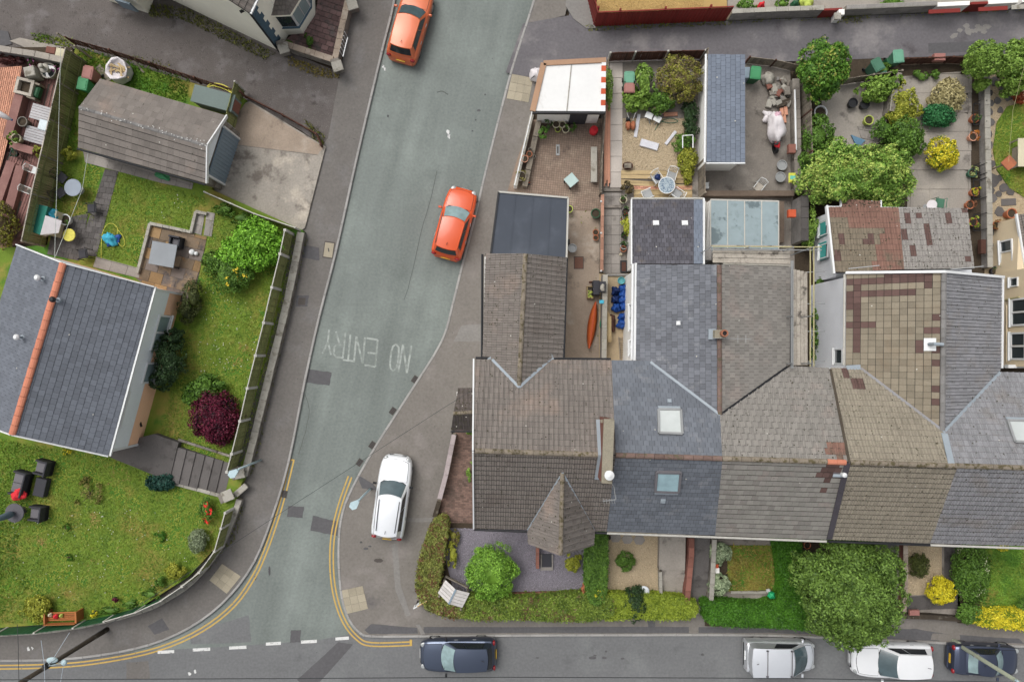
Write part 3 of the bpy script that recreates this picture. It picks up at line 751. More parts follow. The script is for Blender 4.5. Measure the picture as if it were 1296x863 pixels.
# each letter: pixel of its top-left, top-right, bottom-left as read (the text is turned half round)
for ch, (bx, by), (wx, wy), (hx, hy) in (('N', (521, 437), (-11, -1), (-6, 35)), ('O', (506, 436), (-9.5, -1), (-4, 34)), ('E', (478, 430), (-14, -2), (-3, 34)),
                                       ('N', (462, 427), (-11, -1.5), (-3, 33)), ('T', (450, 424), (-13, -1.5), (-3, 33)), ('R', (437, 421), (-12, -1.5), (-3, 32)), ('Y', (422, 418), (-11, -1.5), (-3, 31))):
 mb = MB()
 for k, st in enumerate(GLY[ch]):
  pts = [P(bx + wx * u + hx * (v), by + wy * u + hy * (v), .009 + .0012 * k) for u, v in st]
  for q in ribbon(pts, .11): mb.face(q)
 mb.build('letter', M['worn_line'], lett)
# splashes of spilt paint
mb = MB(); g = random.Random(3)
for x, y, s_ in ((567, 168, .22), (568, 173, .16), (485, 85, .12), (487, 88, .1), (240, 852, .16), (247, 849, .12), (38, 820, .14), (43, 819, .12)):
 c = P(x, y, .009 if x > 400 else .007); pts = []
 for k in range(9):
  t = 6.283 * k / 9; r = s_ * g.uniform(.4, 1.2); pts.append((c.x + math.cos(t) * r * .6, c.y + math.sin(t) * r, .13 if x < 60 else c.z))
 mb.face(pts)
struct(mb.build('paint_splash', M['white_line']))
# ------------------------------------------------------------------ buildings
def deckplane(parent, pl, poly, m=None, name="roof", off=-.03, th=.1):
 w = [p + pl.n * off for p in ccw_plane(pl, poly)]; n = len(w); mb = MB()
 mb.v = [tuple(p) for p in w] + [tuple(p - pl.n * th) for p in w]
 mb.f = [tuple(range(n)), tuple(range(2 * n - 1, n - 1, -1))] + [(k, n + k, n + (k + 1) % n, (k + 1) % n) for k in range(n)]
 return mb.build(name, m or M['deck'], parent)
def ccw_plane(pl, poly):
 u = [pl.uv(p) for p in poly]; n = len(u)
 ar = sum(u[i][0] * u[(i + 1) % n][1] - u[(i + 1) % n][0] * u[i][1] for i in range(n))
 return list(poly) if ar > 0 else list(reversed(poly))
def slope(house, pl, px, w, e, mats, name="roof", **kw):
 poly = [pl.at(*q) if not isinstance(q, Vector) else q for q in px]
 r = deckplane(house, pl, poly, name=name)
 lay(r, house, pl, poly, w, e, mats, **kw)
 if kw.get('prof', 'flat') != 'flat': moss(r, pl, poly, 110, M['moss_d'], (.015, .045))
 moss(r, pl, poly, 5, M['lime_spot'], (.015, .04))
 return r, poly
def strip(parent, p, q, w, m, name, h=.03, lift=.03):
 up = Vector((0, 0, lift)); return MB().bar(Vector(p) + up, Vector(q) + up, w, h).build(name, m, parent)
def gutter(parent, p, q, m=None, r=.06):
 return MB().tube([p, q], r, 8).build("gutter", m or M['black'], parent)
def window(parent, c, u, w, h, nrm, fm=None, gm=None, mull=1, bar=.06, name="window", label=None):
 u = Vector(u).normalized(); nrm = Vector(nrm).normalized(); c = Vector(c); z = Vector((0, 0, 1)); mb = MB()
 o = nrm * .03
 for s in (-1, 1):
  mb.bar(c + u * s * (w - bar) / 2 - z * h / 2 + o, c + u * s * (w - bar) / 2 + z * h / 2 + o, bar, .08, up=nrm)
  mb.bar(c - u * (w - 2 * bar) / 2 + z * s * (h - bar) / 2 + o, c + u * (w - 2 * bar) / 2 + z * s * (h - bar) / 2 + o, bar, .08, up=nrm)
 for k in range(mull):
  x = -w / 2 + w * (k + 1) / (mull + 1); mb.bar(c + u * x - z * (h / 2 - bar) + o, c + u * x + z * (h / 2 - bar) + o, bar * .8, .07, up=nrm)
 f = mb.build(name, fm or M['white'], parent)
 if label: f['label'] = label
 for k in range(mull + 1):
  x0 = -w / 2 + w * k / (mull + 1) + bar * .6; x1 = -w / 2 + w * (k + 1) / (mull + 1) - bar * .6
  MB().face([c + u * x0 - z * (h / 2 - bar * .8) + nrm * .015, c + u * x1 - z * (h / 2 - bar * .8) + nrm * .015, c + u * x1 + z * (h / 2 - bar * .8) + nrm * .015, c + u * x0 + z * (h / 2 - bar * .8) + nrm * .015]).build("pane", gm or M['glass'], f)
 MB().bar(c - u * (w / 2 + .05) - z * (h / 2 + .03) + nrm * .07, c + u * (w / 2 + .05) - z * (h / 2 + .03) + nrm * .07, .14, .05).build("sill", fm or M['white'], f)
 return f
def rooflight(parent, pl, px, fm, gm, label, lift=.08):
 q = [pl.at(*p) for p in px]; c = sum(q, Vector()) / 4; up = pl.n
 mb = MB()
 for a, b in zip(q, q[1:] + q[:1]): mb.bar(a + up * lift, b + up * lift, .11, .12, up=up)
 f = mb.build("roof_window", fm, parent); f['label'] = label
 MB().face([c + (p - c) * .95 + up * (lift + .02) for p in ccw_plane(pl, q)]).build("pane", gm, f)
 lo = sorted(q, key=lambda p: p.z)[:2]
 MB().bar(lo[0] + up * .05 - pl.b * .12, lo[1] + up * .05 - pl.b * .12, .16, .03, up=up).build("apron_flashing", M['lead'], f)
 return f
def vent(parent, pl, px, py, s=.22, m=None, name="roof_vent"):
 c = pl.at(px, py); return MB().box(c + pl.n * .05, (s, s, .1), M=Matrix((pl.a, pl.b, pl.n)).transposed().to_4x4(), bev=.02).build(name, m or M['white'], parent)

def moss(parent, pl, poly, n, m, r=(.02, .06), seed=0):
 cl = ccw([pl.uv(p) for p in poly]); g = random.Random(seed + n); mb = MB(); k = 0
 x0, x1 = min(p[0] for p in cl), max(p[0] for p in cl); y0, y1 = min(p[1] for p in cl), max(p[1] for p in cl)
 while k < n:
  u, v = g.uniform(x0, x1), g.uniform(y0, y1)
  if not all((B[0] - A_[0]) * (v - A_[1]) - (B[1] - A_[1]) * (u - A_[0]) >= 0 for A_, B in zip(cl, cl[1:] + cl[:1])): k += 1; continue
  s = g.uniform(*r); c = pl.w(u, v, .045); mb.face([c + pl.a * math.cos(t) * s * g.uniform(.6, 1.3) + pl.b * math.sin(t) * s * g.uniform(.6, 1.3) + pl.n * .0 for t in (0, 1, 2, 3, 4, 5)]); k += 1
 return stuff(mb.build('moss', m, parent))
M['moss_d'] = mat('dark_moss', A(76, 72, 58), .95, n1=(20, .2)); M['lime_spot'] = mat('pale_lichen', A(206, 204, 194), .95)
# the terrace: one ridge, one front and one rear slope shared by all its houses
ZR, ZE = 8.0, 5.2
RA, RB = P(600, 570.5, ZR), P(1296, 592, ZR)
FRONT = Plane(P(600, 668, ZE), P(1296, 690, ZE), RA)
REAR = Plane(P(605, 455, ZE), P(1180, 470, ZE), RA)
# make the two slopes meet exactly in the ridge: rear plane through the ridge line and its eave
REAR = Plane(RA, RB, P(905, 462.5, ZE)); FRONT = Plane(RA, RB, P(900, 677, ZE))
def rg(x): return RA.lerp(RB, (x - 600) / 696)
TW, TE = .30, .30
def terrace_walls(h, pxs, zb=.15):
 w = PL(pxs, 5.05); MB().prism(w, 0, 4.95).build("wall", h.get('wm') and M[h['wm']] or M['render_g'], h)
house = []
def terrace(x, label, wm):
 t = thing('terraced_house', label, 'house', P(x, 560, 0) * 1, 'houses of the terrace'); t.location.z = 0
 return t
h1 = terrace(690, 'corner terraced house with brown tiled roof, long end chimney and pointed front gable', 'x')
h2 = terrace(845, 'terraced house with blue grey slate roof and two roof windows', 'x')
h3 = terrace(985, 'terraced house with pale grey brown tiles and scaffold boards at the back', 'x')
h4 = terrace(1130, 'terraced house with olive tiles and a rear wing patched with maroon tiles', 'x')
h5 = terrace(1230, 'grey tiled terraced house at the right edge with a roof window in its rear slope', 'x')

# --- house walls (seen only at a slant)
def hw(h, pts, z1, m):
 return MB().prism(PL(pts, z1), 0, z1).build("wall", m, h)
hw(h1, [(606, 462), (773, 463), (768, 664), (604, 661)], 5.0, M['render_w'])
hw(h2, [(775, 464), (916, 467), (905, 668), (770, 664)], 5.0, M['render_w'])
hw(h3, [(918, 467), (1050, 469), (1047, 674), (907, 668)], 5.0, M['render_g'])
hw(h4, [(1053, 470), (1202, 476), (1178, 678), (1050, 674)], 5.0, M['render_w'])
hw(h5, [(1205, 478), (1330, 482), (1330, 684), (1182, 678)], 5.0, M['render_g'])

# --- house 1
r, q = slope(h1, REAR, [(602, 455), (774, 456), (779, 575.5), (599, 570)], .24, .30, [M['tile_br']], prof='roman', bond=False)
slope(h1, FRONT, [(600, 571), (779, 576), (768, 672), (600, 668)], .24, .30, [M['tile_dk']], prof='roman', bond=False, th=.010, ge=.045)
ridge(r, rg(601), rg(762), M['ridge_b'])
MB().bar(P(599.5, 455, 5.22), P(598.5, 571, 8.02), .07, .16).bar(P(598.5, 571, 8.02), P(599.5, 668, 5.22), .07, .16).build("barge_board", M['white'], h1)
gutter(h1, P(602, 453, 5.12), P(773, 454.5, 5.12)); gutter(h1, P(600, 670, 5.12), P(667, 672.5, 5.12)); gutter(h1, P(752, 674, 5.12), P(768, 674.5, 5.12))
# rear wing of house 1
Z1 = REAR.at(657, 489).z; w1a = P(657, 489, Z1); w1b = P(665, 321, Z1)
W1L = Plane(w1a, w1b, P(612, 400, Z1 - 1.15)); W1R = Plane(w1a, w1b, P(713, 400, Z1 - 1.15))
r, _ = slope(h1, W1L, [(657, 490), (665, 321), (615, 321), (611, 455), (623, 456)], .24, .30, [M['tile_br']], prof='roman', bond=False)
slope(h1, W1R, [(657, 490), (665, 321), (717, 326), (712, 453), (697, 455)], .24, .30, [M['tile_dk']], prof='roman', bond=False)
ridge(r, w1a, w1b, M['ridge_b'], r=.12)
hw(h1, [(613, 325), (714, 329), (710, 470), (612, 470)], Z1 - 1.3, M['render_w'])
MB().face([w1b + Vector((0, -.06, -.05)), P(716, 327, Z1 - 1.2), P(616, 323, Z1 - 1.2)]).build("gable", M['render_w'], h1)
strip(h1, REAR.at(623, 455), REAR.at(657, 490), .13, M['lead'], 'valley_flashing', lift=.07); strip(h1, REAR.at(698, 453), REAR.at(657, 490), .13, M['lead'], 'valley_flashing', lift=.07)
MB().box(P(622, 455, 5.2), (.3, .3, .05), .6).build("lead_saddle", M['lead'], h1); MB().box(P(696, 452, 5.2), (.3, .34, .05), .4).build("lead_saddle", M['lead'], h1)
gutter(h1, P(610.5, 322, Z1 - 1.2), P(610, 455, Z1 - 1.2)); gutter(h1, P(717.5, 327, Z1 - 1.2), P(713.5, 453, Z1 - 1.2))
# front gable of house 1
g0 = FRONT.at(712, 598); ZG = g0.z
g1 = P(709.5, 703, ZG - .12); GL = Plane(g0, P(709.5, 703, ZG), P(668, 670, ZG - 1.95)); GR = Plane(g0, P(709.5, 703, ZG), P(752, 668, ZG - 1.95))
r, _ = slope(h1, GL, [(712, 598), (709.5, 703), (669, 688), (668, 672)], .30, .31, [M['tile_br']], prof='roman', bond=False)
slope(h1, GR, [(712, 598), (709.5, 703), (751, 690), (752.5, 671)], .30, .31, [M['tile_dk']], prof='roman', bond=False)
ridge(r, g0, P(709.5, 702, ZG), M['ridge_b'], r=.11)
strip(h1, FRONT.at(668, 670), FRONT.at(712, 598), .10, M['lead'], 'valley_flashing', lift=.06); strip(h1, FRONT.at(752, 671), FRONT.at(712, 598), .10, M['lead'], 'valley_flashing', lift=.06)
hw(h1, [(674, 655), (674, 684), (708, 696), (745, 686), (746, 655)], 4.4, M['render_w'])
# chimney on the party wall
ch = MB()
cpx = [(765, 531), (778, 533), (774, 611), (761, 610)]
ch.prism(PL(cpx, 8.6), 5.5, 8.55)
chim = ch.build("chimney", M['brick'], h1)
c4 = PL([(764.5, 531), (777.5, 533), (774.2, 611), (761.5, 610)], 8.68); cc = sum(c4, Vector()) / 4
MB().prism([cc + (p - cc) * 1.03 for p in c4], 8.55, 8.70).build("chimney_cap", M['mortar'], chim)
for k, (x, y) in enumerate(((770, 600),)): MB().lathe(P(x, y, 8.7), [(.17, 0), (.18, .25), (.22, .27), (.22, .34), (.05, .42), (0, .43)], 14).build("chimney_pot", M['white'], chim)
MB().bar(REAR.at(757, 531) + Vector((0, 0, .05)), rg(759.5) + Vector((0, 0, .1)), .2, .04).bar(rg(759.5) + Vector((0, 0, .1)), FRONT.at(755, 606) + Vector((0, 0, .05)), .2, .04).build("step_flashing", M['lead'], chim)
mb = MB(); mb.bar(P(760, 533, 8), P(776, 531, 8), .14, .1); mb.build("flashing", M['mortar'], chim)
av = MB().tube([P(774, 611, 8.3), P(777, 616, 8.5), P(779.5, 632, 8.6)], .018, 5).tube([P(779.5, 632, 8.6), P(763, 634, 8.6)], .02, 5)
for k in range(5): av.tube([P(764 + 3.4 * k, 630.5 + .2 * k, 8.6), P(764.5 + 3.4 * k, 637, 8.6)], .012, 4)
av.build("aerial", M['metal'], h1)

# --- house 2
r2, _ = slope(h2, REAR, [(774, 456), (1000, 466), (914, 580), (779, 575.5)][:1] + [(822, 457), (911, 524), (914, 579.5), (779, 575.5)], .26, .26, [M['slate']], prof='flat')
slope(h2, FRONT, [(779, 576), (914.5, 580), (905, 677), (768, 672)], .26, .26, [M['slate']], prof='flat', th=.012, ge=.022)
ridge(r2, rg(779), rg(914), M['ridge_r'])
gutter(h2, P(768, 674.5, 5.12), P(905, 679.5, 5.12), M['post'])
rooflight(h2, REAR, [(833, 519), (861, 519.5), (863, 550), (833.5, 549)], M['metal'], M['skyglass'], 'silver framed roof window in the rear slope')
rooflight(h2, FRONT, [(831, 596), (861, 596.5), (858.5, 621), (829, 620)], M['cush_g'], M['skyglass_b'], 'dark framed roof window in the front slope')
vent(h2, REAR, 847, 508, .2, M['lead']); vent(h2, FRONT, 839, 633, .24, M['lead'])
# twin rear wing shared with house 3: ridge between them
Z2 = REAR.at(911, 524.5).z; w2a = P(911, 524.5, Z2); w2b = P(910.5, 335, Z2)
W2L = Plane(w2a, w2b, REAR.at(823, 458)); W2R = Plane(w2a, w2b, REAR.at(996, 464))
slope(h2, W2L, [(911, 525), (910.5, 335), (806, 335), (803.5, 455), (823, 458)], .27, .27, [M['slate_l']], prof='flat')
ridge(r2, w2a, w2b, M['ridge_r'], r=.12)
strip(h2, REAR.at(823, 458), REAR.at(911, 524.5), .12, M['lead'], 'valley_flashing', lift=.05)
ze2 = W2L.at(805, 400).z
hw(h2, [(809, 338), (909, 338), (909, 465), (806, 465)], ze2 - .15, M['render_w'])
MB().prism(PL([(803.5, 333), (806, 333), (804.5, 456), (801.5, 456)], ze2), ze2 - .4, ze2 + .03).build("fascia", M['white'], h2)
gutter(h2, P(801, 334, ze2 - .05), P(799.5, 455, ze2 - .05), M['white'], .07)
u = (P(805, 455, 2) - P(806, 335, 2)).normalized()
for y, ww in ((401, 1.4), (440, .8)):
 window(h2, P(800.2, y, 3.3) * 1, (0, 1, 0), ww, 1.1, (-1, 0, 0))
MB().face([w2b + Vector((0, .02, -.05)), P(808, 335, ze2), P(808, 335, ze2 - 1), P(909, 335, ze2 - 1), P(909, 335, Z2)]).build("gable", M['render_w'], h2)
vent(h2, W2L, 859, 409, .2, M['white'])
# lower extension of house 2
E2 = Plane(P(800, 253.5, 2.9), P(889, 253, 2.9), P(800, 334, 3.9))
slope(h2, E2, [(800, 253), (878, 253), (878, 334), (800, 334)], .25, .25, [M['slate_d']], prof='flat', g=.016)
slope(h2, E2, [(878, 253), (889.5, 253), (889.5, 334), (878, 334)], .25, .25, [M['slate_b']], prof='flat', start=.1)
hw(h2, [(804, 258), (887, 258), (887, 336), (804, 336)], 2.75, M['render_w'])
MB().bar(P(799, 253, 2.93), P(799, 335, 3.93), .07, .16).bar(P(890.5, 252, 2.93), P(890.5, 335, 3.93), .08, .18).build("barge_board", M['white'], h2)
gutter(h2, P(799, 251.5, 2.83), P(891, 251.5, 2.83), M['post'])
for x in (830, 866.5):
 c = E2.at(x, 283); MB().box(c + E2.n * .06, (.32, .27, .1), M=Matrix((E2.a, E2.b, E2.n)).transposed().to_4x4(), bev=.02).build("roof_vent", M['white'], h2)
MB().tube([P(893, 333, 2.0), P(893, 255, 2.0)], .05, 8).build("drain_pipe", M['post'], h2)

# --- house 3
slope(h3, REAR, [(911, 525), (1000, 463.5), (1049, 466), (1073, 584.5), (914, 580)], .31, .32, [M['tile_gb'], M['tile_red'], M['tile_ol']], prof='roman',
      pick=lambda c, i, j: 1 if (c - P(1062, 566, 7.8)).length < .55 else 0)
r3, _ = slope(h3, FRONT, [(914.5, 580), (1073, 585), (1046, 682.5), (905, 677)], .31, .32, [M['tile_h3'], M['tile_mar'], M['tile_gb']], prof='flat', th=.012, g=.007, ge=.04,
      pick=lambda c, i, j: 1 if (c - P(1050, 597, 7.6)).length < .55 or (c - P(1040, 622, 7)).length < .25 else 2 if random.random() < .35 else 0)
ridge(r3, rg(914), rg(1047), M['ridge_b']); ridge(r3, rg(1047), rg(1071), M['ridge_o'])
gutter(h3, P(905, 679.5, 5.12), P(1046, 685, 5.12), M['post'])
slope(h3, W2R, [(911, 525), (910.5, 335), (1000, 338), (999, 462), (996, 464)], .29, .29, [M['tile_gb']], prof='flat', g=.014)
strip(h3, REAR.at(996, 464), REAR.at(911, 524.5), .10, M['black'], 'valley_flashing', lift=.05)
ze3 = W2R.at(1000, 400).z
hw(h3, [(911, 338), (996, 341), (995, 470), (911, 470)], ze3 - .15, M['render_g'])
gutter(h3, P(1001, 338, ze3 - .05), P(1001, 464, ze3 - .05), M['black'])
MB().face([w2b + Vector((0.02, .02, -.05)), P(911, 335, ze3 - 1), P(998, 337, ze3 - 1), P(998, 337, ze3)]).build("gable", M['render_g'], h3)
MB().box(P(1063, 598.5, 7.55), (.66, .38, .12), -.03, bev=.02).build("flue_plate", M['lead'], h3)
MB().lathe(P(1066, 600, 7.6), [(.11, 0), (.11, .25), (.03, .3)], 12).build("flue_pipe", M['white'], h3)
# dark party strip between house 3 and 4 in the front slope
strip(h3, FRONT.at(1072, 586), FRONT.at(1049, 682), .28, mat('purple_dark_felt', A(82, 78, 84), .85), 'party_strip', lift=.05)
strip(h3, REAR.at(1050.5, 467), REAR.at(1074, 584), .12, mat('mossy_black_mortar', A(84, 76, 66), .95, n1=(10, .2)), 'verge_mortar', lift=.06)
# paired chimney pot on the wing ridge between house 2 and 3
ch3 = MB().box(P(910, 423, Z2 + .1), (.5, .4, .4), 0, bev=.02).build("chimney", M['mortar'], h3)
MB().box(P(901, 423, Z2 - .1), (.34, .5, .1), 0).build("flashing", M['lead'], ch3)
MB().lathe(P(915, 422, Z2 + .35), [(.16, 0), (.15, .2), (.18, .22), (.17, .3), (.11, .3), (.11, -.1), (0, -.1)], 14).build("chimney_pot", mat('sooty_terracotta', A(166, 112, 88), .9, n1=(9, .2)), ch3); MB().lathe(P(915, 422, Z2 + .35), [(.112, .2), (0, .2)], 12).build('flue_hole', M['black'], ch3)
MB().tube([P(903, 428, Z2 + .45), P(951, 429, Z2 + .45)], .015, 5).tube([P(934, 424, Z2 + .45), P(934, 434, Z2 + .45)], .012, 5).tube([P(944, 424, Z2 + .45), P(944, 434, Z2 + .45)], .012, 5).build("aerial", M['metal'], h3)

# --- house 4
def pick4(c, i, j): return 1 if (c - P(1084, 486, 5.6)).length < .3 or (c - P(1070, 471, 5.3)).length < .22 else 0
slope(h4, REAR, [(1051, 466), (1091, 466), (1194, 545), (1200, 588), (1074, 585)], .31, .31, [M['tile_ol'], M['tile_mar']], prof='twin', bond=False, pick=pick4)
slope(h4, FRONT, [(1074, 585), (1212, 589), (1177, 687), (1048, 682)], .31, .31, [M['tile_ol']], prof='twin', bond=False, th=.010, ge=.045)
r4 = h4.children[-1] if h4.children else h4
ridge(r4, rg(1076), rg(1196), M['ridge_b'])
gutter(h4, P(1048, 685, 5.12), P(1177, 689.5, 5.12))
Z4 = REAR.at(1193, 545).z; w4a = P(1193, 545, Z4); w4b = P(1195, 345, Z4)
W4L = Plane(w4a, w4b, REAR.at(1090, 467)); W4R = Plane(w4a, w4b, REAR.at(1265, 471))
MAR = [(1, 4, 12), (2, 4, 12), (4, 1, 9), (0, 0, 0)]
def pickw4(c, i, j):
 # maroon replacement tiles, read off the roof: photograph columns (39.6/4 px) and rows (31/4 px) from its upper left corner
 d = c; s = F / (H - d.z); px, py = CX + d.x * s, CY - d.y * s
 col, row = int((px - 1070.5) / 9.95), int((py - 345.5) / 7.75)
 m_ = {0: range(5, 11), 1: range(0, 11), 3: list(range(0, 9)), 4: [0, 1], 5: [0, 1], 2: [1], 6: [1], 7: [1], 8: [0, 1, 2, 3], 9: [1, 10, 11], 10: [1], 11: [1, 9], 12: [1, 9, 11], 14: [11], 18: [11], 20: [11], 21: [11]}
 if row == 7 and col == 11: return 1
 return 1 if col in m_.get(row, ()) else 0
UL = W4L.uv(W4L.at(1071, 345.7)); US = W4L.uv(W4L.at(1071, 462.5)); UR = W4L.uv(W4L.at(1193, 400))
slope(h4, W4L, [(1193, 545), (1194, 345), (1071, 346.5), (1070, 463), (1091, 467)], abs(US[0] - UL[0]) / 15.1, (UR[1] - UL[1]) / 12.25, [M['tile_tan'], M['tile_mar']], prof='flat', bond=False, pick=pickw4, g=.014, ge=.022, org=(UL[0], UL[1]))
r4b, _ = slope(h4, W4R, [(1193, 545), (1194, 345), (1267, 352), (1266, 466), (1264, 471)], .33, .30, [M['tile_gr']], prof='twin', bond=False, ge=.03)
ridge(r4b, w4a, w4b, M['ridge_g'], r=.13)
ze4 = W4L.at(1070, 400).z
strip(h4, REAR.at(1089, 466), REAR.at(1193, 545), .12, M['tile_gr'], 'valley_flashing', lift=.05); strip(h4, REAR.at(1265, 471), REAR.at(1193, 547), .14, M['lead'], 'valley_flashing', lift=.05)
MB().box(P(1080, 465, 5.2), (.7, .24, .05), .05).build("lead_saddle", M['lead'], h4)
hw(h4, [(1074, 350), (1192, 350), (1262, 357), (1260, 470), (1074, 470)], ze4 - .12, M['render_g'])
MB().bar(W4L.at(1070, 345.5) + Vector((0, 0, .04)), w4b + Vector((0, .03, .06)), .12, .2).bar(w4b + Vector((0, .03, .06)), W4R.at(1268.5, 351) + Vector((0, 0, .04)), .12, .2).build("barge_board", M['white'], h4)
MB().face([w4b + Vector((0, .0, -.05)), P(1073, 347, ze4), P(1073, 347, ze4 - 2), P(1264, 352, ze4 - 2), P(1264, 352, ze4)]).build("gable", M['render_g'], h4)
gutter(h4, P(1069, 347, ze4 - .04), P(1068, 462, ze4 - .04), M['post']); gutter(h4, P(1269, 353, ze4 - .1), P(1268, 466, ze4 - .1), M['white'], .07)
window(h4, P(1061.8, 451, 3.7), (0, 1, 0), .8, .9, (-1, 0, 0), mull=0)
MB().bar(P(1058.6, 444, 3.2) + Vector((-.03, 0, 0)), P(1058.6, 459, 3.2) + Vector((-.03, 0, 0)), .1, .16).build("window_trim", M['teal'], h4)
# white flue on the wing slope
fp = W4L.at(1177, 436); MB().box(fp + W4L.n * .05, (.6, .5, .06), M=Matrix((W4L.a, W4L.b, W4L.n)).transposed().to_4x4()).build("flue_plate", M['white'], h4)
MB().tube([fp + Vector((-.1, .02, .1)), fp + Vector((-.1, .02, .5)), fp + Vector((.3, 0, .52))], .08, 10).build("flue_pipe", M['lead'], h4)
# lean-to behind house 4, two kinds of tile
E4 = Plane(P(1047, 262, 2.9), P(1225, 262, 2.9), P(1056, 347, 3.9))
def pe4(c, i, j):
 s = F / (H - c.z); px, py = CX + c.x * s, CY - c.y * s
 if abs(px - 1100) < 5 and abs(py - 303) < 4: return 1
 if py < 275 or px > 1122: return 0
 if px > 1117 - (py - 290) * .25 and py > 290: return 0
 if abs(px - 1063) < 4 and abs(py - 302) < 5 or abs(px - 1058) < 5 and abs(py - 323) < 4: return 1
 if py < 292 and px > 1075: return 0
 return 2
slope(h4, E4, [(1047, 262), (1137, 263), (1144, 341), (1055, 345)], .31, .31, [M['tile_red'], M['tile_mar'], M['tile_mos']], prof='twin', bond=False, pick=pe4, lift=.02)
slope(h4, E4, [(1065, 252), (1114, 255), (1114, 263), (1065, 262.5)], .31, .31, [M['tile_red']], prof='twin', bond=False, lift=.02)
MARE = ((1148, 271), (1150, 277), (1160, 275), (1199, 276), (1172, 290), (1173, 298), (1174, 305), (1158, 312), (1153, 318), (1222, 268), (1228, 327), (1146, 297))
def pe5(c, i, j):
 s = F / (H - c.z); px, py = CX + c.x * s, CY - c.y * s
 return 1 if any(abs(px - x) < 4.2 and abs(py - y) < 4.2 for x, y in MARE) else 0
slope(h4, E4, [(1137, 263), (1224, 264), (1233, 340), (1144, 341)], .31, .31, [M['tile_gr2'], M['tile_mar']], prof='twin', bond=False, pick=pe5, lift=.02)
MB().bar(P(1046, 261, 2.95), P(1055, 347, 3.95), .1, .2).build("barge_board", M['white'], h4)
MB().bar(P(1047, 262, 2.88), P(1064, 262, 2.88), .08, .1).bar(P(1064, 262, 2.88), P(1064, 252, 2.8), .08, .1).bar(P(1114.5, 254, 2.8), P(1114.5, 263, 2.88), .08, .1).bar(P(1114.5, 263, 2.88), P(1224, 265, 2.88), .06, .1).build("gutter", M['white'], h4)
hw(h4, [(1051, 268), (1222, 268), (1230, 345), (1058, 350)], 2.7, M['render_g'])
for y in (289, 318):
 window(h4, P(1043.3, y, 1.85), (.04, 1, 0), .8, 1.0, (-1, .04, 0), mull=0, fm=M['white'])
 MB().box(P(1040.5, y, 1.6), (.06, .95, .9)).build("window_reveal", M['teal'], h4)
for a, b in (((1074, 340), (1113, 336)), ((1203, 341), (1245, 337))):
 MB().tube([P(a[0], a[1], 4.6), P(b[0], b[1], 4.9)], .025, 5).build("aerial", M['metal'], h4)

# --- house 5 and the cream house beyond
slope(h5, REAR, [(1200, 588), (1194, 546), (1265, 471), (1345, 473), (1345, 593)], .30, .30, [M['tile_gr']], prof='roman', bond=False)
r5, _ = slope(h5, FRONT, [(1212, 589), (1345, 593), (1340, 692), (1177, 687)], .30, .30, [M['tile_gr']], prof='twin', bond=False, th=.010, ge=.045)
ridge(r5, rg(1196), rg(1340), M['ridge_b'])
strip(h5, REAR.at(1194, 548), REAR.at(1203, 587), .3, M['lead'], 'lead_flashing', lift=.07)
gutter(h5, P(1177, 689.5, 5.12), P(1340, 695, 5.12), M['post'])
rooflight(h5, REAR, [(1274, 533), (1310, 534), (1314, 561), (1283, 560)], M['metal'], M['skyglass'], 'roof window at the right edge with white stains above it')

nb = thing('rendered_house', 'cream rendered house wing at the right edge with white framed windows', 'house', P(1275, 380, 0))
up_ = [(1268, 349), (1340, 349), (1340, 478), (1268, 470)]
MB().prism([P(1254.5, 347, .2), P(1400, 347, .2), P(1400, 463, .2), P(1254.5, 463, .2)], 0, 5.0).build("wall", M['render_t'], nb)
MB().prism([P(1259, 283, .2), P(1400, 268, .2), P(1400, 346.9, .2), P(1256, 346.9, .2)], 0, 2.1).build("wall", M['render_t'], nb)
E6 = Plane(P(1287, 272, 2.1), P(1303, 345, 2.1), P(1350, 265, 3.4))
slope(nb, E6, [(1287, 272), (1350, 262), (1362, 343), (1299, 345)], .3, .3, [M['tile_br']], prof='roman', bond=False)
MB().bar(P(1286, 271, 2.12), P(1298.5, 346, 2.12), .1, .12).build("gutter", M['white'], nb)
xw = P(1254.5, 400, .2).x
def wz(px, py):      # where the ray of a pixel meets the long west wall
 d = Vector(((px - CX) / F, (CY - py) / F, -1)); t = xw / d.x; return Vector((0, 0, H)) + d * t
for (px, py), ww, hh, ml in (((1290, 395), 1.5, 1.15, 1), ((1289, 438), 1.5, 1.15, 1)):
 c = wz(px, py); window(nb, c + Vector((0, 0, 0)), (0, 1, 0), ww, hh, (-1, 0, 0), mull=ml, bar=.1)
c = wz(1284, 357); window(nb, c, (0, 1, 0), .5, .6, (-1, 0, 0), mull=0)
c = wz(1278, 317); c.x = P(1257.5, 317, .2).x; c.z = 1.25; window(nb, c, (-.05, 1, 0), 1.3, .95, (-1, -.05, 0), mull=1, bar=.08)
MB().tube([wz(1272, 380) + Vector((-.06, 0, 0)), wz(1291, 376) + Vector((-.06, 0, 0))], .05, 6).build("waste_pipe", M['yelpole'], nb)
MB().tube([wz(1276, 386) + Vector((-.08, 0, 0)), wz(1276, 458) + Vector((-.08, 0, 0))], .045, 8).build("rain_pipe", M['render_t'], nb)
MB().box(wz(1283, 464) * 1 + Vector((.2, .02, 0)), (1.2, .18, .3)).build("plinth", M['white'], nb)

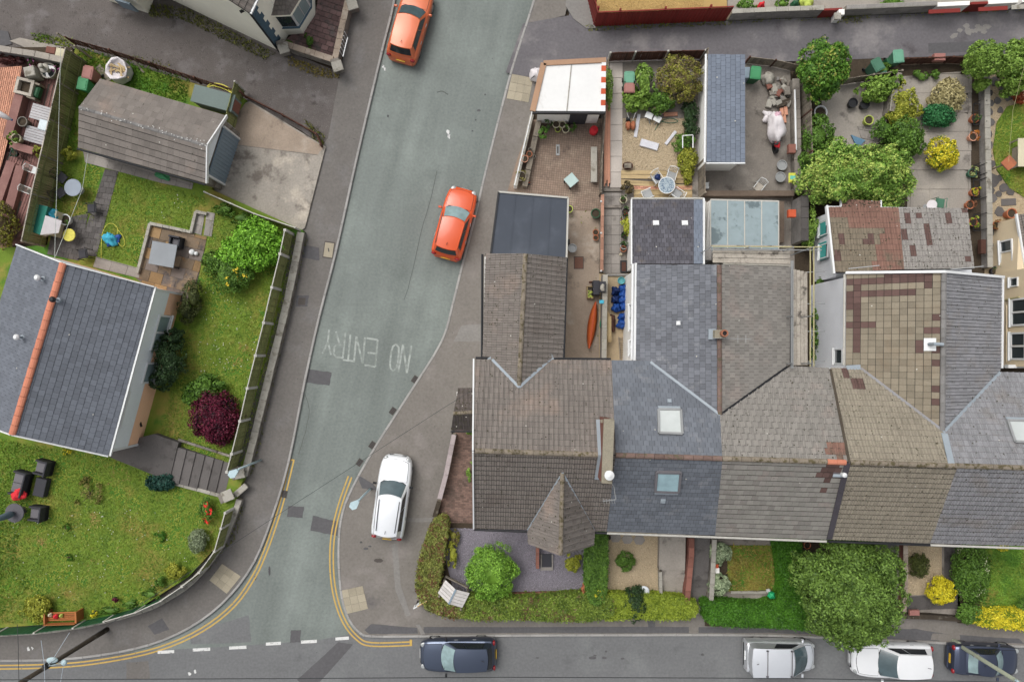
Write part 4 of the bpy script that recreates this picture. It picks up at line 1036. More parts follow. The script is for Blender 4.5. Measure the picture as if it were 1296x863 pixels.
# --- bungalow on the left
bg = thing('bungalow', 'bungalow with dark slate roof, orange ridge tiles and peach rendered wall', 'house', P(110, 440, 0))
ZB, ZBE = 5.4, 3.6
b0, b1 = P(80, 333, ZB), P(15, 550, ZB)
BR = Plane(b0, b1, P(166, 470, ZBE)); BL = Plane(b0, b1, P(-8, 400, ZBE))
rb_, _ = slope(bg, BR, [(80, 333), (195, 363), (137, 577), (15, 550)], .30, .29, [M['slate_n']], prof='flat', g=.010, th=.02)
slope(bg, BL, [(80, 333), (22, 310), (-45, 528), (15, 550)], .30, .25, [M['slate_n']], prof='flat')
ridge(rb_, b0, b1, M['ridge_o'], r=.18, L=.5)
# walls: lower band peach render, upper band pale cladding, set on the garden level
wb = [P(30, 318, ZBE), P(194, 366, ZBE), P(138, 571, ZBE), P(-36, 522, ZBE)]
ctr = sum(wb, Vector()) / 4
MB().prism([(p.x, p.y) for p in wb], .5, 1.9).build("wall", M['render_p'], bg)['label'] = 'lower wall in peach render'
MB().prism([(ctr.x + (p.x - ctr.x) * 1.004, ctr.y + (p.y - ctr.y) * 1.004) for p in wb], 1.9, 3.5).build("wall", M['clad'], bg)['label'] = 'upper wall in pale blue grey cladding'
wall_u = (wb[2] - wb[1]).normalized(); wall_n = Vector((-wall_u.y, wall_u.x, 0)); wall_n = wall_n if wall_n.x > 0 else -wall_n
def onwall(t, z): p = wb[1].lerp(wb[2], t); return Vector((p.x, p.y, z)) + wall_n * .03
window(bg, onwall(.26, 1.75), wall_u, 2.0, 1.3, wall_n, gm=M['glass_p'], mull=1, bar=.1)
window(bg, onwall(.52, 1.75), wall_u, 1.2, 1.2, wall_n, gm=M['glass_p'], mull=0, bar=.1)
MB().box(onwall(.86, 1.2), (.06, .3, .12), .25).build("air_vent", M['black'], bg)
for a, b in ((wb[1], .5), (wb[2], .5)): MB().bar((a.x, a.y, .5), (a.x, a.y, 3.55), .12, .12).build("corner_trim", M['white'], bg)
# gable ends
MB().prism([(b0 + (b1 - b0) * .018)[:2], wb[1][:2], wb[0][:2]], 3.4, [ZB - .08, 3.5, 3.5]).prism([(b1 + (b0 - b1) * .018)[:2], wb[2][:2], wb[3][:2]], 3.4, [ZB - .08, 3.5, 3.5]).build("gable", M['clad'], bg)
e0, e1, e2, e3 = BR.at(195, 363), BR.at(137, 577), BL.at(22, 310), BL.at(-45, 528)
for a, b in ((b0, e0), (b0, e2), (b1, e1), (b1, e3)): MB().bar(a + Vector((0, 0, .0)), b, .06, .2).build("barge_board", M['white'], bg)
MB().bar(e0 + Vector((.06, 0, -.06)), e1 + Vector((.06, 0, -.06)), .1, .1).build("gutter", M['white'], bg)
MB().bar(onwall(.63, 3.3) + wall_n * .05, onwall(.86, 3.3) + wall_n * .05, .05, .12).build("rain_pipe", M['white'], bg)
# three flues
def flue(px, py, m, lab, tip):
 c = BR.at(px, py) if px > 60 else BL.at(px, py)
 f = MB().lathe(c, [(.15, -.2), (.13, .1), (.06, .14), (.06, .5), (0, .5)], 12).build("flue", M['lead'], bg); f['label'] = lab
 MB().lathe(c + Vector((0, 0, .42)), [(.02, 0), (.14, .03), (.15, .12), (.09, .2), (0, .21)], 12).build("cowl", m, f)
flue(75, 380, M['black'], 'black flue with lead base by the ridge', 0); flue(56, 353, M['white'], 'white vent pipe left of the ridge', 0); flue(30, 427, M['white'], 'white round cowl on the left slope', 0)

# --- garage of the bungalow
gr = thing('garage', 'detached garage with grey tiled gable roof and pale blue up and over door', 'garage', P(190, 160, 0))
ga, gb_ = P(100, 136, 3.3), P(262, 184.5, 3.3)
GU = Plane(ga, gb_, P(207, 122, 2.5)); GD = Plane(ga, gb_, P(180, 210, 2.5))
rg_, _ = slope(gr, GU, [(100, 136), (262, 184.5), (287, 147), (127, 100)], .33, .36, [M['tile_br']], prof='flat', bond=False, g=.003, ge=.012, th=.02)
slope(gr, GD, [(100, 136), (262, 184.5), (261.5, 232), (99, 187)], .33, .36, [M['tile_br']], prof='flat', bond=False, g=.004, ge=.035, th=.03)
ridge(rg_, ga, gb_, M['ridge_g'], r=.1, lift=-.03)
pale = mat('lichen_white_speckle', A(214, 214, 210), .9); mb = MB(); gg = random.Random(5)
for k in range(45):
 t = gg.random() ** .6; c = ga.lerp(gb_, t) + Vector((gg.gauss(0, .12), gg.gauss(0, .12), .09)); mb.blob(c, (.032, .032, .012), 5, 3, 0, k)
stuff(mb.build("lichen", pale, gr))
gw = [P(104, 140, 2.5), P(130, 106, 2.5), P(282, 151, 2.5), P(257, 228, 2.5), P(103, 184, 2.5)]
MB().prism([p[:2] for p in gw], .0, 2.4).build("wall", M['stone'], gr)
d1, d2 = P(288, 150, 2.45), P(264, 232, 2.45); dn = Vector((d2.y - d1.y, d1.x - d2.x, 0)).normalized(); dn = dn if dn.x > 0 else -dn
gd = gw[2] + (gw[3] - gw[2]) * .10 + dn * .04, gw[2] + (gw[3] - gw[2]) * .9 + dn * .04
dr = MB().prism([gd[0][:2], (gd[0] + dn * .05)[:2], (gd[1] + dn * .05)[:2], gd[1][:2]], .2, 2.3).build("garage_door", M['bluegrey'], gr)
for k in range(14):
 p = (gd[0] + dn * .06).lerp(gd[1] + dn * .06, (k + .5) / 14); MB().bar((p.x, p.y, .22), (p.x, p.y, 2.28), .10, .03, up=dn).build("rib", M['bluegrey'], dr)
MB().face([gw[2] + dn * .02 + Vector((0, 0, -.1)), gw[3] + dn * .02 + Vector((0, 0, -.1)), gb_.lerp(ga, .03) + Vector((.1, 0, -.12))]).build("gable", M['clad'], gr)
MB().bar(GU.at(287.5, 147), gb_ + Vector((.03, 0, .0)), .06, .22).bar(gb_ + Vector((.03, 0, 0)), GD.at(262, 232), .06, .22).build("barge_board", M['white'], gr)
for p in (gd[0], gd[1]): MB().bar((p.x, p.y, .2) + dn * .05 if False else (p.x + dn.x * .05, p.y + dn.y * .05, .2), (p.x + dn.x * .05, p.y + dn.y * .05, 2.35), .12, .1).build("door_jamb", M['white'], gr)
gutter(gr, P(98, 188.5, 2.45), P(260, 234, 2.45))

# --- cream house at the top left
ch_ = thing('rendered_house', 'tall cream rendered house with blue painted quoins and a tiled bay window', 'house', P(300, 0, 0))
k0 = P(354, 65, .1); ku = (P(224, 3, .1) - k0).normalized(); kv = Vector((-ku.y, ku.x, 0)); kv = kv if kv.y > 0 else -kv
foot = [k0, k0 + ku * 9, k0 + ku * 9 + kv * 9, k0 + kv * 9]
MB().prism([p[:2] for p in foot], 0, 4.9).build("wall", M['render_c'], ch_)
KS = Plane(k0 + Vector((0, 0, 4.75)) + kv * -.15 - ku * .15, k0 + kv * 9 - ku * .15 + Vector((0, 0, 4.75)), k0 + ku * 4.5 + Vector((0, 0, 7.6)))
ksq = [k0 + kv * -.15 - ku * .2 + Vector((0, 0, 4.78)), k0 + kv * 9 - ku * .2 + Vector((0, 0, 4.78)), k0 + kv * 9 + ku * 4.5 + Vector((0, 0, 7.8)), k0 - kv * .15 + ku * 4.5 + Vector((0, 0, 7.8))]
KS = Plane(ksq[0], ksq[1], ksq[2])
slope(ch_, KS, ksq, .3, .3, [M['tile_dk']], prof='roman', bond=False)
MB().prism([(k0 + ku * .05)[:2], (k0 + ku * 8.9)[:2], (k0 + ku * 8.9 + kv * .3)[:2], (k0 + ku * .05 + kv * .3)[:2]], 4.9, [5.0, 5.0, 5.0, 5.0]).build("wall_head", M['render_c'], ch_)
MB().bar(k0 - ku * .25 - kv * .15 + Vector((0, 0, 4.74)), k0 - ku * .25 + kv * 9 + Vector((0, 0, 4.74)), .1, .1).build("gutter", M['white'], ch_)
for k in range(11):
 z = .25 + k * .42; L_ = .55 if k % 2 else .38
 MB().prism([(k0 - ku * .02 + kv * -.02)[:2], (k0 - ku * .02 + kv * L_)[:2], (k0 + ku * .0 + kv * L_)[:2], (k0 + kv * -.02)[:2]], z, z + .41).build("quoin", M['quoin'], ch_)
MB().tube([k0 - ku * .06 - kv * .08 + Vector((0, 0, .1)), k0 - ku * .06 - kv * .08 + Vector((0, 0, 4.7))], .05, 8).build("rain_pipe", M['black'], ch_)
MB().box(k0 + ku * 0.5 - kv * .03 + Vector((0, 0, 4.2)), (.3, .08, .16), .45).build("wall_vent", M['black'], ch_)
# bay window: cream posts and sills, panes between, tiled lean-to above
bb = [(364, 46), (384, 43.5), (400, 21), (404, -2), (372, -28)]
B_ = PL([(362, 44), (384, 43), (399, 18), (398, -20), (366, -40), (352, 20)], .15)
bay = MB().prism([p[:2] for p in B_], .1, .9).build("bay_window", M['render_c'], ch_)
cb = sum(B_, Vector()) / 6
def shr(z, f=1.0): return [Vector((cb.x + (p.x - cb.x) * f, cb.y + (p.y - cb.y) * f, z)) for p in B_]
MB().prism([p[:2] for p in shr(0, 1.03)], .86, .96).build("bay_sill", M['quoin'], bay)
MB().prism([p[:2] for p in shr(0, .97)], .96, 2.3).build("bay_frame", M['white'], bay)
MB().prism([p[:2] for p in shr(0, 1.05)], 2.3, 2.55).build("bay_head", M['render_c'], bay)
s1 = shr(1.6, .985)
for a, b in ((0, 1), (1, 2), (2, 3)):
 p, q_ = s1[a], s1[b]; d = (q_ - p); nrm = Vector((d.y, -d.x, 0)).normalized(); nrm = nrm if nrm.dot(p - cb) > 0 else -nrm
 for t0, t1 in (((.08, .92),) if a == 0 else ((.06, .49), (.53, .95))):
  A0, B0 = p.lerp(q_, t0) + nrm * .015, p.lerp(q_, t1) + nrm * .015
  MB().face([A0 + Vector((0, 0, -.55)), B0 + Vector((0, 0, -.55)), B0 + Vector((0, 0, .6)), A0 + Vector((0, 0, .6))]).build("pane", M['glass_p'] if a else M['glass'], bay)
top = Vector((cb.x, cb.y, 3.5)) + ku * .5
br_ = MB()
tq = shr(2.55, 1.08)
for k in range(6):
 br_.face([tq[k], tq[(k + 1) % 6], top])
brf = br_.build("bay_roof", M['tile_dk'], ch_)
for k in (0, 1, 2):
 pl = Plane(tq[k], tq[k + 1], top)
 lay(brf, brf, pl, [tq[k] + pl.n * .02, tq[k + 1] + pl.n * .02, top + pl.n * .02], .2, .24, [M['tile_dk'], M['tile_br']], g=.02, th=.04, pick=lambda c, i, j: random.randint(0, 1))
# corner of an outbuilding at the very top
ob = thing('outbuilding', 'corner of a cream rendered outbuilding at the top of the lane', 'outbuilding', P(170, 0, 0))
MB().prism(PL([(188, 17), (140, 2), (140, -50), (208, -40)], .1), 0, 2.3).build("wall", M['render_c'], ob)
MB().prism(PL([(195, -1), (140, -12), (140, -70), (215, -60)], 2.4), 2.3, 2.42).build("roof", M['felt'], ob)
MB().box(P(160, 7, 1.2), (.9, .1, .9), -.3).build("shutter", M['bluegrey'], ob)
# front windows and doors of the terrace
for h_, a, b, dr in ((h1, (604, 661), (668, 663), 0), (h2, (770, 664), (905, 668), 1), (h3, (907, 668), (1047, 674), 1), (h4, (1050, 674), (1178, 678), 1)):
 A0, B0 = P(*a, 5), P(*b, 5); u = (B0 - A0).normalized(); nn = Vector((u.y, -u.x, 0))
 for t, z in (((.5, 1.5), (.5, 3.9)) if not dr else ((.26, 1.5), (.26, 3.9), (.74, 3.9))):
  p = A0.lerp(B0, t); window(h_, (p.x + nn.x * .02, p.y + nn.y * .02, z), u, 1.3, 1.3, nn, mull=1)
 if dr: p = A0.lerp(B0, .78) + nn * .04; MB().box((p.x, p.y, 1.45), (.95, .08, 2.05), math.atan2(u.y, u.x)).build('door', M['wood_br'], h_)
# ------------------------------------------------------------------ left gardens
ZG_ = .5
def garden(pts, z, m=None, name='garden_ground', z0=-.06): return slab(name, pts, z0, z, m or M['soil'])
def paving(pts, z, w, e, m, along, name='paving', label=None, th=.03, g=.012, bond=True, limit=300, mats=None, pick=None, piece='paving_slab', jit=1.0):
 q = PL(pts, z); root = MB().face(ccw(q)).build(name, M['mortar_bed']); struct(root)
 p0, p1 = P(*along[0], z), P(*along[1], z); d = (p1 - p0); up = Vector((-d.y, d.x, 0))
 pl = Plane(p0, p1, p0 + up); pl.n = Vector((0, 0, 1)); pl.a = d.normalized(); pl.b = Vector((-pl.a.y, pl.a.x, 0))
 lay(root, root, pl, q, w, e, mats or [m], g=g, th=th, lift=0, bond=bond, name=piece, rest=piece + '_field', limit=limit, pick=pick, jit=jit)
 return root
M['mortar_bed'] = mat('dark_joint_sand', A(96, 90, 84), .95, n1=(12, .1))

# lane between the houses at the top left
sheet('lane', [(-60, -12), (20, -60), (120, -70), (300, -60), (352, 60), (430, 92), (416, 190), (380, 165), (310, 128), (95, 62), (-60, 72)], .075, M['lane'])
grass([(40, 42), (92, 50), (90, 62), (45, 55)], .08, 300, M['blade'], .1, name='weeds')
grass([(180, 5), (235, 10), (350, 68), (335, 76), (230, 25), (190, 22)], .08, 240, M['weed'], .13, .03, name='weeds', seed=2)
grass([(365, 72), (430, 92), (430, 100), (400, 98), (365, 82)], .115, 260, M['blade_dry'], .12, .03, name='weeds', seed=3)
grass([(100, 58), (215, 78), (215, 90), (150, 75)], .08, 90, M['weed'], .1, .03, name='weeds', seed=4)
grass([(385, 150), (412, 172), (410, 192), (396, 175)], .12, 260, M['weed'], .14, .03, name='weeds', seed=5)
pebbles([(-20, -10), (180, 10), (350, 75), (425, 110), (410, 170), (100, 62), (-20, 65)], .075, 9, mat('loose_lane_stone', A(134, 128, 124), .9, rnd=.3), .035, 'lane_stones', 2)
# lawn strips, garden ground of the bungalow
garden([(95, 60), (310, 125), (300, 140), (268, 240), (384, 292), (378, 310), (345, 460), (310, 600), (296, 640), (275, 690), (238, 730), (178, 768), (110, 786), (-80, 800), (-80, 320), (60, 310)], ZG_, M['lawn'])
garden([(-80, 60), (90, 60), (100, 80), (50, 322), (-80, 330)], .35, M['soil'])
for pts, sd, dn in (([(0, 555), (140, 580), (290, 640), (275, 690), (238, 728), (178, 765), (110, 782), (-10, 790)], 1, 300), ([(150, 218), (258, 250), (262, 262), (245, 262), (240, 290), (188, 278), (176, 335), (120, 325)], 2, 320),
     ([(268, 258), (378, 300), (342, 460), (305, 590), (200, 560), (240, 400), (262, 320)], 3, 320), ([(80, 200), (128, 212), (118, 280), (70, 275)], 4, 300)):
 grass(pts, ZG_, dn, M['blade'], .055, .028, seed=sd)
grass([(0, 555), (60, 570), (30, 640), (20, 700), (40, 740), (-10, 790)], ZG_, 200, M['blade_rich'], .09, .03, seed=8)
grass([(100, 60), (240, 100), (235, 135), (135, 100), (95, 140), (100, 190), (75, 200)], ZG_, 300, M['blade_rich'], .12, .03, seed=9)
g_ = np.random.default_rng(4)
for pts, n_ in (([(0, 640), (200, 640), (260, 700), (160, 760), (0, 760)], 2.2), ([(200, 230), (250, 255), (200, 280)], 4), ([(262, 430), (330, 430), (300, 560), (240, 540)], 3), ([(245, 360), (330, 390), (300, 470), (250, 470)], 4)):
 x, y = scatter(pts, ZG_ + .07, n_, g_); pp = np.stack([x, y, np.full(len(x), ZG_ + .07)], 1)
 stuff(npmesh('daisies', leafquads(pp, np.tile([0, 0, 1.0], (len(x), 1)) + g_.normal(size=(len(x), 3)) * .2, .045, g_, 1.0), 4, M['daisy']))
# driveway of the garage
slab('driveway', [(300, 135), (316, 128), (412, 186), (386, 288), (378, 294), (263, 246), (270, 234)], -.06, .22, mat('stained_drive_concrete', A(168, 161, 151), .92, n1=(9, .16), n2=(.8, .14), bump=(30, .35), patch=(A(126, 118, 110), 1.0, .5, .64), patch2=(A(194, 184, 170), .7, .54, .68)))
sheet('driveway_joint', rough([(298, 183), (402, 196), (402, 196.8), (298, 184)], .3), .225, M['concrete_d']); sheet('driveway_slab', rough([(300, 136), (316, 130), (410, 187), (402, 196), (298, 183), (296, 160)], .5), .224, M['concrete_w'])
# retaining wall along the footway; stones laid along its top as parts
rwl = smooth_line([(381, 294), (364, 380), (342, 470), (320, 560), (309, 602)], 2)
rw2 = smooth_line([(303, 632), (295, 655), (276, 696), (244, 735), (212, 757), (180, 772), (110, 790), (40, 799), (-60, 804)], 3)
def stonewall(line, label, z1, th=.34, m=None, cap=None, step=.6, name='garden_wall', cat='wall', group=None, capw=None, z0=0.0):
 W_ = PL(line, z1); c = W_[len(W_) // 2]
 t = thing(name, label, cat, (c.x, c.y, 0), group); wallbox(MB(), W_, th, z0, z1).build('wall', m or M['stone'], t)
 for a, b in zip(W_, W_[1:]):
  n = max(1, round((b - a).length / step))
  for k in range(n):
   p, q = a.lerp(b, (k + .01) / n), a.lerp(b, (k + .99) / n); u = Vector((0, 0, .035 + random.uniform(-.006, .01)))
   MB().bar(p + u, q + u, (capw or th + .06) * random.uniform(.95, 1.05), .07, bev=.012).build('coping_stone', cap or M['cap'], t)
 return t
stonewall(rwl, 'low grey stone wall with pale coping beside the left footway, upper straight length', .55)
stonewall(rw2, 'low grey stone wall curving round the corner below the lawn', .5, .26)
sheet('path', [(370, 298), (378, 300), (340, 470), (316, 560), (300, 600), (293, 596), (330, 480), (356, 380)], ZG_ + .006, mat('dark_gravel_strip', A(98, 94, 92), .95, n1=(30, .2)))
pebbles([(368, 300), (376, 301), (338, 470), (314, 560), (298, 598), (292, 596), (330, 480), (354, 380)], ZG_, 120, mat('dark_gravel_chips', A(116, 110, 106), .9, rnd=.35), .035, seed=12)
grass([(384, 300), (390, 302), (352, 462), (320, 600), (312, 600)], .115, 90, M['weed'], .12, .03, name='weeds', seed=6)
grass([(310, 640), (300, 680), (262, 724), (230, 750), (225, 744), (262, 712), (292, 670), (302, 636)], .115, 110, M['weed'], .12, .03, name='weeds', seed=7)
# panel fence: posts, rails, boards
def fence(line, label, h, z0, bm, pm, rail=None, n_board=12, post=.11, lean=0, group=None, posts=True, thick=.03, pale_cap=None, bgap=.015, cat='fence'):
 W_ = PL(line, z0); c = W_[len(W_) // 2]
 t = thing('fence', label, cat, (c.x, c.y, z0), group)
 for i, p in enumerate(W_):
  if posts: MB().bar(p, p + Vector((0, 0, h + .08)), post, post, bev=.012).build('post', pm, t)
 for a, b in zip(W_, W_[1:]):
  d = (b - a); L = d.length; d.normalize(); nn = Vector((-d.y, d.x, 0))
  MB().bar(a + nn * .03 + Vector((0, 0, h * .25)), b + nn * .03 + Vector((0, 0, h * .25)), .05, .08).build('rail', rail or bm, t)
  MB().bar(a + nn * .03 + Vector((0, 0, h * .8)), b + nn * .03 + Vector((0, 0, h * .8)), .05, .08).build('rail', rail or bm, t)
  mb = MB(); n = max(2, round(L / .13))
  for k in range(n):
   p, q = a + d * (L * k / n + bgap / 2), a + d * (L * (k + 1) / n - bgap / 2); o = nn * random.uniform(-.008, .012)
   mb.box((p + q) / 2 + o + Vector((0, 0, h / 2 + .04 + random.uniform(-.015, .015))), ((q - p).length, thick, h), math.atan2(d.y, d.x))
  pn = mb.build('panel_boards', bm, t); stuff(pn)
  if pale_cap: MB().bar(a + Vector((0, 0, h + .07)), b + Vector((0, 0, h + .07)), .05, .04).build('capping', pale_cap, t)
 return t
fence([(371, 297), (365, 326), (355, 367), (345, 410), (335, 450), (325, 490), (316, 530), (306, 570), (300, 592)], 'green stained wooden fence with pale concrete posts between the lawn and the left footway', 1.35, ZG_, M['wood_gr'], M['post'], post=.15, pale_cap=M['post'])
fence([(296, 643), (291, 662), (283, 690), (264, 716), (243, 733)], 'short green board fence on the bend below the red roses', 1.15, ZG_, M['wood_gr'], M['post'], post=.13, pale_cap=M['post'])
fence([(243, 733), (215, 752), (184, 766), (146, 777)], 'dark green mesh fence with white rails on the bend near the yellow flowers', 1.0, ZG_, M['green_d'], M['post'], post=.09, pale_cap=M['post'])
fence([(146, 777), (108, 785), (60, 791), (10, 794), (-50, 797)], 'dark green board fence with slanting white struts behind the wooden bench', 1.05, ZG_, M['green_d'], M['post'], post=.1)
fence([(380, 292), (330, 275), (300, 262), (268, 248)], 'thin white rail fence along the lower edge of the concrete driveway', .9, .5, M['wood_gr'], M['post'], post=.08, pale_cap=M['post'])
fence([(110, 80), (100, 120), (90, 165), (80, 208), (69, 255), (57, 312)], 'tall green weathered board fence between the red decking and the bungalow garden', 1.8, .45, M['wood_gr'], M['wood'], post=.09, pale_cap=M['wood_g'])
fence([(97, 60), (118, 75)], 'short green board panel in the top corner beside the wheelie bins', 1.6, .45, M['wood_gr'], M['wood'], post=.09)
fence([(96, 57), (150, 72), (200, 88), (255, 106), (312, 124)], 'low red brown rail fence along the lane behind the garage', .9, .3, M['wood_br'], M['wood_br'], post=.1, bgap=.1)
fence([(312, 124), (360, 148), (402, 172), (408, 186)], 'red brown timber edging fence along the top of the concrete driveway', .35, .2, M['wood_br'], M['wood_br'], post=.1)
fence([(310, 116), (297, 164)], 'green board gate panel at the right of the garage beside the lane', 1.4, .3, M['wood_gr'], M['post'], post=.09)

# paths and patios of the bungalow
paving([(133, 214), (150, 217), (122, 325), (98, 322)], ZG_ + .01, .33, .33, M['flag_d'], ((98, 322), (122, 325)), 'path')
paving([(85, 276), (112, 270), (100, 330), (60, 322), (68, 282)], ZG_ + .012, .3, .3, M['flag_d'], ((60, 322), (100, 330)), 'paving')
paving([(122, 325), (178, 340), (176, 352), (118, 338)], ZG_ + .012, .95, .55, M['flag'], ((122, 325), (178, 340)), 'path', bond=False)
paving([(105, 190), (245, 232), (243, 240), (205, 232), (108, 206)], ZG_ + .012, .8, .5, M['flag'], ((105, 190), (245, 232)), 'path', bond=False)
def pickb(c, i, j): return random.choice((0, 0, 1, 2))
M['flag_b2'] = mat('grey_riven_flagstone', A(118, 108, 102), .92, rnd=.3, n1=(14, .12), n2=(1.2, .12), bump=(24, .5))
M['flag_b3'] = mat('ochre_riven_flagstone', A(158, 130, 94), .92, rnd=.25, n1=(14, .12), n2=(1.2, .12), bump=(24, .5))
paving([(190, 283), (262, 300), (258, 320), (246, 372), (225, 395), (172, 352), (176, 335)], ZG_ + .012, .75, .62, M['flag_b'], ((176, 335), (240, 352)), 'patio', mats=[M['flag_b'], M['flag_b2'], M['flag_b3']], pick=pickb, g=.02)
paving([(262, 268), (272, 270), (268, 300), (258, 298)], ZG_ + .02, .4, .9, M['flag'], ((258, 298), (268, 300)), 'path', bond=False)
paving([(248, 270), (259, 272), (255, 298), (243, 294)], ZG_ + .016, .5, .5, M['flag'], ((243, 294), (255, 298)), 'path', bond=False)
stonewall([(174, 346), (182, 315), (190, 283), (215, 288), (242, 294), (248, 268), (262, 271)], 'low pale stone kerb wall round the brown patio', ZG_ + .16, .14, M['cap'], M['cap'], .35, capw=.17)
# steps up from the gate
st = thing('garden_steps', 'flight of dark stone steps from the gate to the bungalow', 'steps', P(250, 600, .2))
for k in range(6):
 x0 = 224 + k * 11.6; z = ZG_ - .02 - .07 * (k + 1)
 a, b, c_, d_ = (x0, 566 + k * 3.4), (x0 + 12, 569.5 + k * 3.4), (x0 + 2, 612 + k * 3.2), (x0 - 10, 608.5 + k * 3.2)
 MB().prism(PL([a, b, c_, d_], z + .45), .0, z + .45 - .0).build('step', M['flag_d'], st)
ramp_ = PL([(140, 565), (195, 548), (226, 560), (224, 567), (213, 608), (138, 578)], ZG_ + .42)
slab('path', [(140, 563), (195, 549), (226, 560), (224, 567), (214, 609), (138, 578)], 0, ZG_ + .42, M['flag_d'])
stonewall([(216, 610), (250, 619), (283, 628)], 'pale concrete edging along the lower side of the dark steps', .6, .14, M['cap'], M['cap'], .9, capw=.2)
stonewall([(226, 556), (260, 567), (292, 577)], 'wire topped edging along the upper side of the dark steps', .62, .08, M['stone'], M['stone'], .6)
# gate piers
gp = thing('gate_pier', 'square stone gate pier at the foot of the dark steps, lower one', 'pier', P(288, 625, 0), 'stone gate piers')
MB().box(P(288, 627, .45), (.55, .55, 1.1), .4, bev=.02).build('pillar', M['stone'], gp); MB().box(P(288, 627, 1.04), (.62, .62, .08), .4, bev=.02).build('coping_stone', M['cap'], gp)
gp = thing('gate_pier', 'rough stone gate pier under the street lamp, upper one', 'pier', P(302, 596, 0), 'stone gate piers')
MB().box(P(303, 598, .45), (.5, .6, 1.0), .2, bev=.04).build('pillar', M['stone'], gp); MB().box(P(303, 598, .98), (.56, .66, .08), .2, bev=.03).build('coping_stone', M['cap'], gp)
gp = thing('wall_end', 'rounded weathered wall end beside the lower gate pier', 'wall', P(305, 622, 0))
MB().bar(P(298, 626, .3), P(312, 614, .3), .3, .6, bev=.08).build('wall', M['stone'], gp); MB().bar(P(298, 626, .63), P(312, 614, .63), .34, .08, bev=.03).build('coping_stone', M['cap'], gp)

# ---- neighbour at the far left: decking on two levels, brick terrace
def boards(pts, z, w, m, along, name, label=None, L=3.2):
 return paving(pts, z, L, w, m, along, name, th=.022, g=.014, piece='deck_board')
sheet('garden_ground', [(-60, 84), (90, 70), (60, 300), (-60, 330)], .36, M['deckred'])
boards([(45, 92), (86, 86), (58, 215), (10, 190), (30, 130)], .4, .15, M['deckred'], ((58, 215), (86, 86)), 'decking')
boards([(10, 192), (57, 216), (26, 300), (-30, 310), (-30, 200)], .6, .15, M['deckred'], ((26, 300), (57, 216)), 'decking')
paving([(-30, 88), (28, 84), (20, 130), (10, 180), (-4, 232), (-30, 240)], .8, .22, .11, M['brick_o'], ((10, 180), (20, 130)), 'brick_terrace', piece='brick')
for a, b, w_ in (((24, 120), (9, 175), .5), ((14, 205), (-6, 262), .5), ((26, 210), (4, 290), .5)):
 MB()
 q = ribbon([P(*a, .9), P(*b, .9)], w_)[0]
 o = MB().prism(q, .3, .92).build('timber_edging', M['deckred']); tag(o, {24: 'dark red timber step beside the orange brick terrace', 14: 'narrow timber step nearest the left edge of the decking', 26: 'long timber step in the lower decking'}[a[0]], 'step', 'timber steps of the decking')
stonewall([(-40, 50), (0, 62), (45, 69), (82, 77)], 'grey rendered garden wall at the top left along the lane', 1.2, .26, M['blockwork'], M['concrete'], .8, capw=.34)
sheet('path', [(12, 52), (25, 48), (92, 62), (90, 76), (40, 64)], .13, M['concrete'])
sheet('path', [(-60, 30), (10, 40), (15, 56), (0, 60), (-60, 50)], .12, M['tar_dark'])
tag(MB().box(P(66, 65, .4), (.55, .38, .3), -.2, bev=.03).build('stone_block', M['brick']), 'dark red block on the grey wall at the top left', 'block')
tag(MB().box(P(82, 69, .4), (.9, .5, .3), -.2, bev=.03).build('stone_slab', M['cream_p']), 'cream slab on the end of the grey wall at the top left', 'slab')
# ------------------------------------------------------------------ small things: builders
def spin(root, rz):
 root.rotation_euler.z = rz; return root
def wheelie_bin(px, py, label, body, lid, rz=0, h=1.05, group='wheeled bins', z0=.15):
 c = P(px, py, z0 + h); t = thing('wheelie_bin', label, 'bin', (c.x, c.y, z0), group)
 mb = MB(); vs = []
 for z, k in ((.06, .40), (h - .1, .56)):
  vs += [(-k / 2, -k / 2 * 1.1, z), (k / 2, -k / 2 * 1.1, z), (k / 2, k / 2 * 1.1, z), (-k / 2, k / 2 * 1.1, z)]
 mb.add(vs, [(3, 2, 1, 0), (4, 5, 6, 7)] + [(k, (k + 1) % 4, (k + 1) % 4 + 4, k + 4) for k in range(4)]).build('body', body, t, local=True)
 MB().box((0, 0, h - .06), (.6, .68, .07), bev=.03).box((0, -.03, h - .02), (.46, .5, .03), bev=.014).box((0, .37, h - .08), (.5, .08, .05), bev=.02).build('lid', lid, t, local=True)
 for s in (-1, 1): MB().lathe((0, 0, 0), [(.1, -.03), (.1, .03)], 12).build('wheel', M['black'], t, local=True).matrix_basis = Matrix.Translation((s * .26, .26, .1)) @ Matrix.Rotation(R(90), 4, 'Y')
 return spin(t, rz)
def pot(px, py, r, label, m, z0=.15, h=.35, plant=None, name='plant_pot', soil=True, group='pots about the gardens', cat='pot', n=80, ls=.09):
 c = P(px, py, z0 + h); t = thing(name, label, cat, (c.x, c.y, z0), group)
 MB().lathe((0, 0, 0), [(r * .7, 0), (r * .95, h * .85), (r * 1.06, h * .86), (r * 1.06, h), (r * .88, h), (r * .84, h * .8), (0, h * .8)], 16).build('pot', m, t, local=True)
 if soil: MB().lathe((0, 0, h * .82), [(r * .84, 0), (0, .02)], 12).build('soil', M['soil'], t, local=True)
 if plant:
  npm = npmesh('foliage', leaves([(0, 0, h + r * .6, r * 1.25, r * 1.25, r * 1.0)], n, ls, seed=int(px + py)), 4, plant, None); npm.parent = t
 return t
def boxthing(name, label, cat, px, py, d, m, z0=.15, rz=0, group=None, bev=.02):
 c = P(px, py, z0 + d[2]); o = MB().box((0, 0, d[2] / 2), d, bev=bev).build(name, m); o.location = (c.x, c.y, z0); o.rotation_euler.z = rz
 return tag(o, label, cat, group)
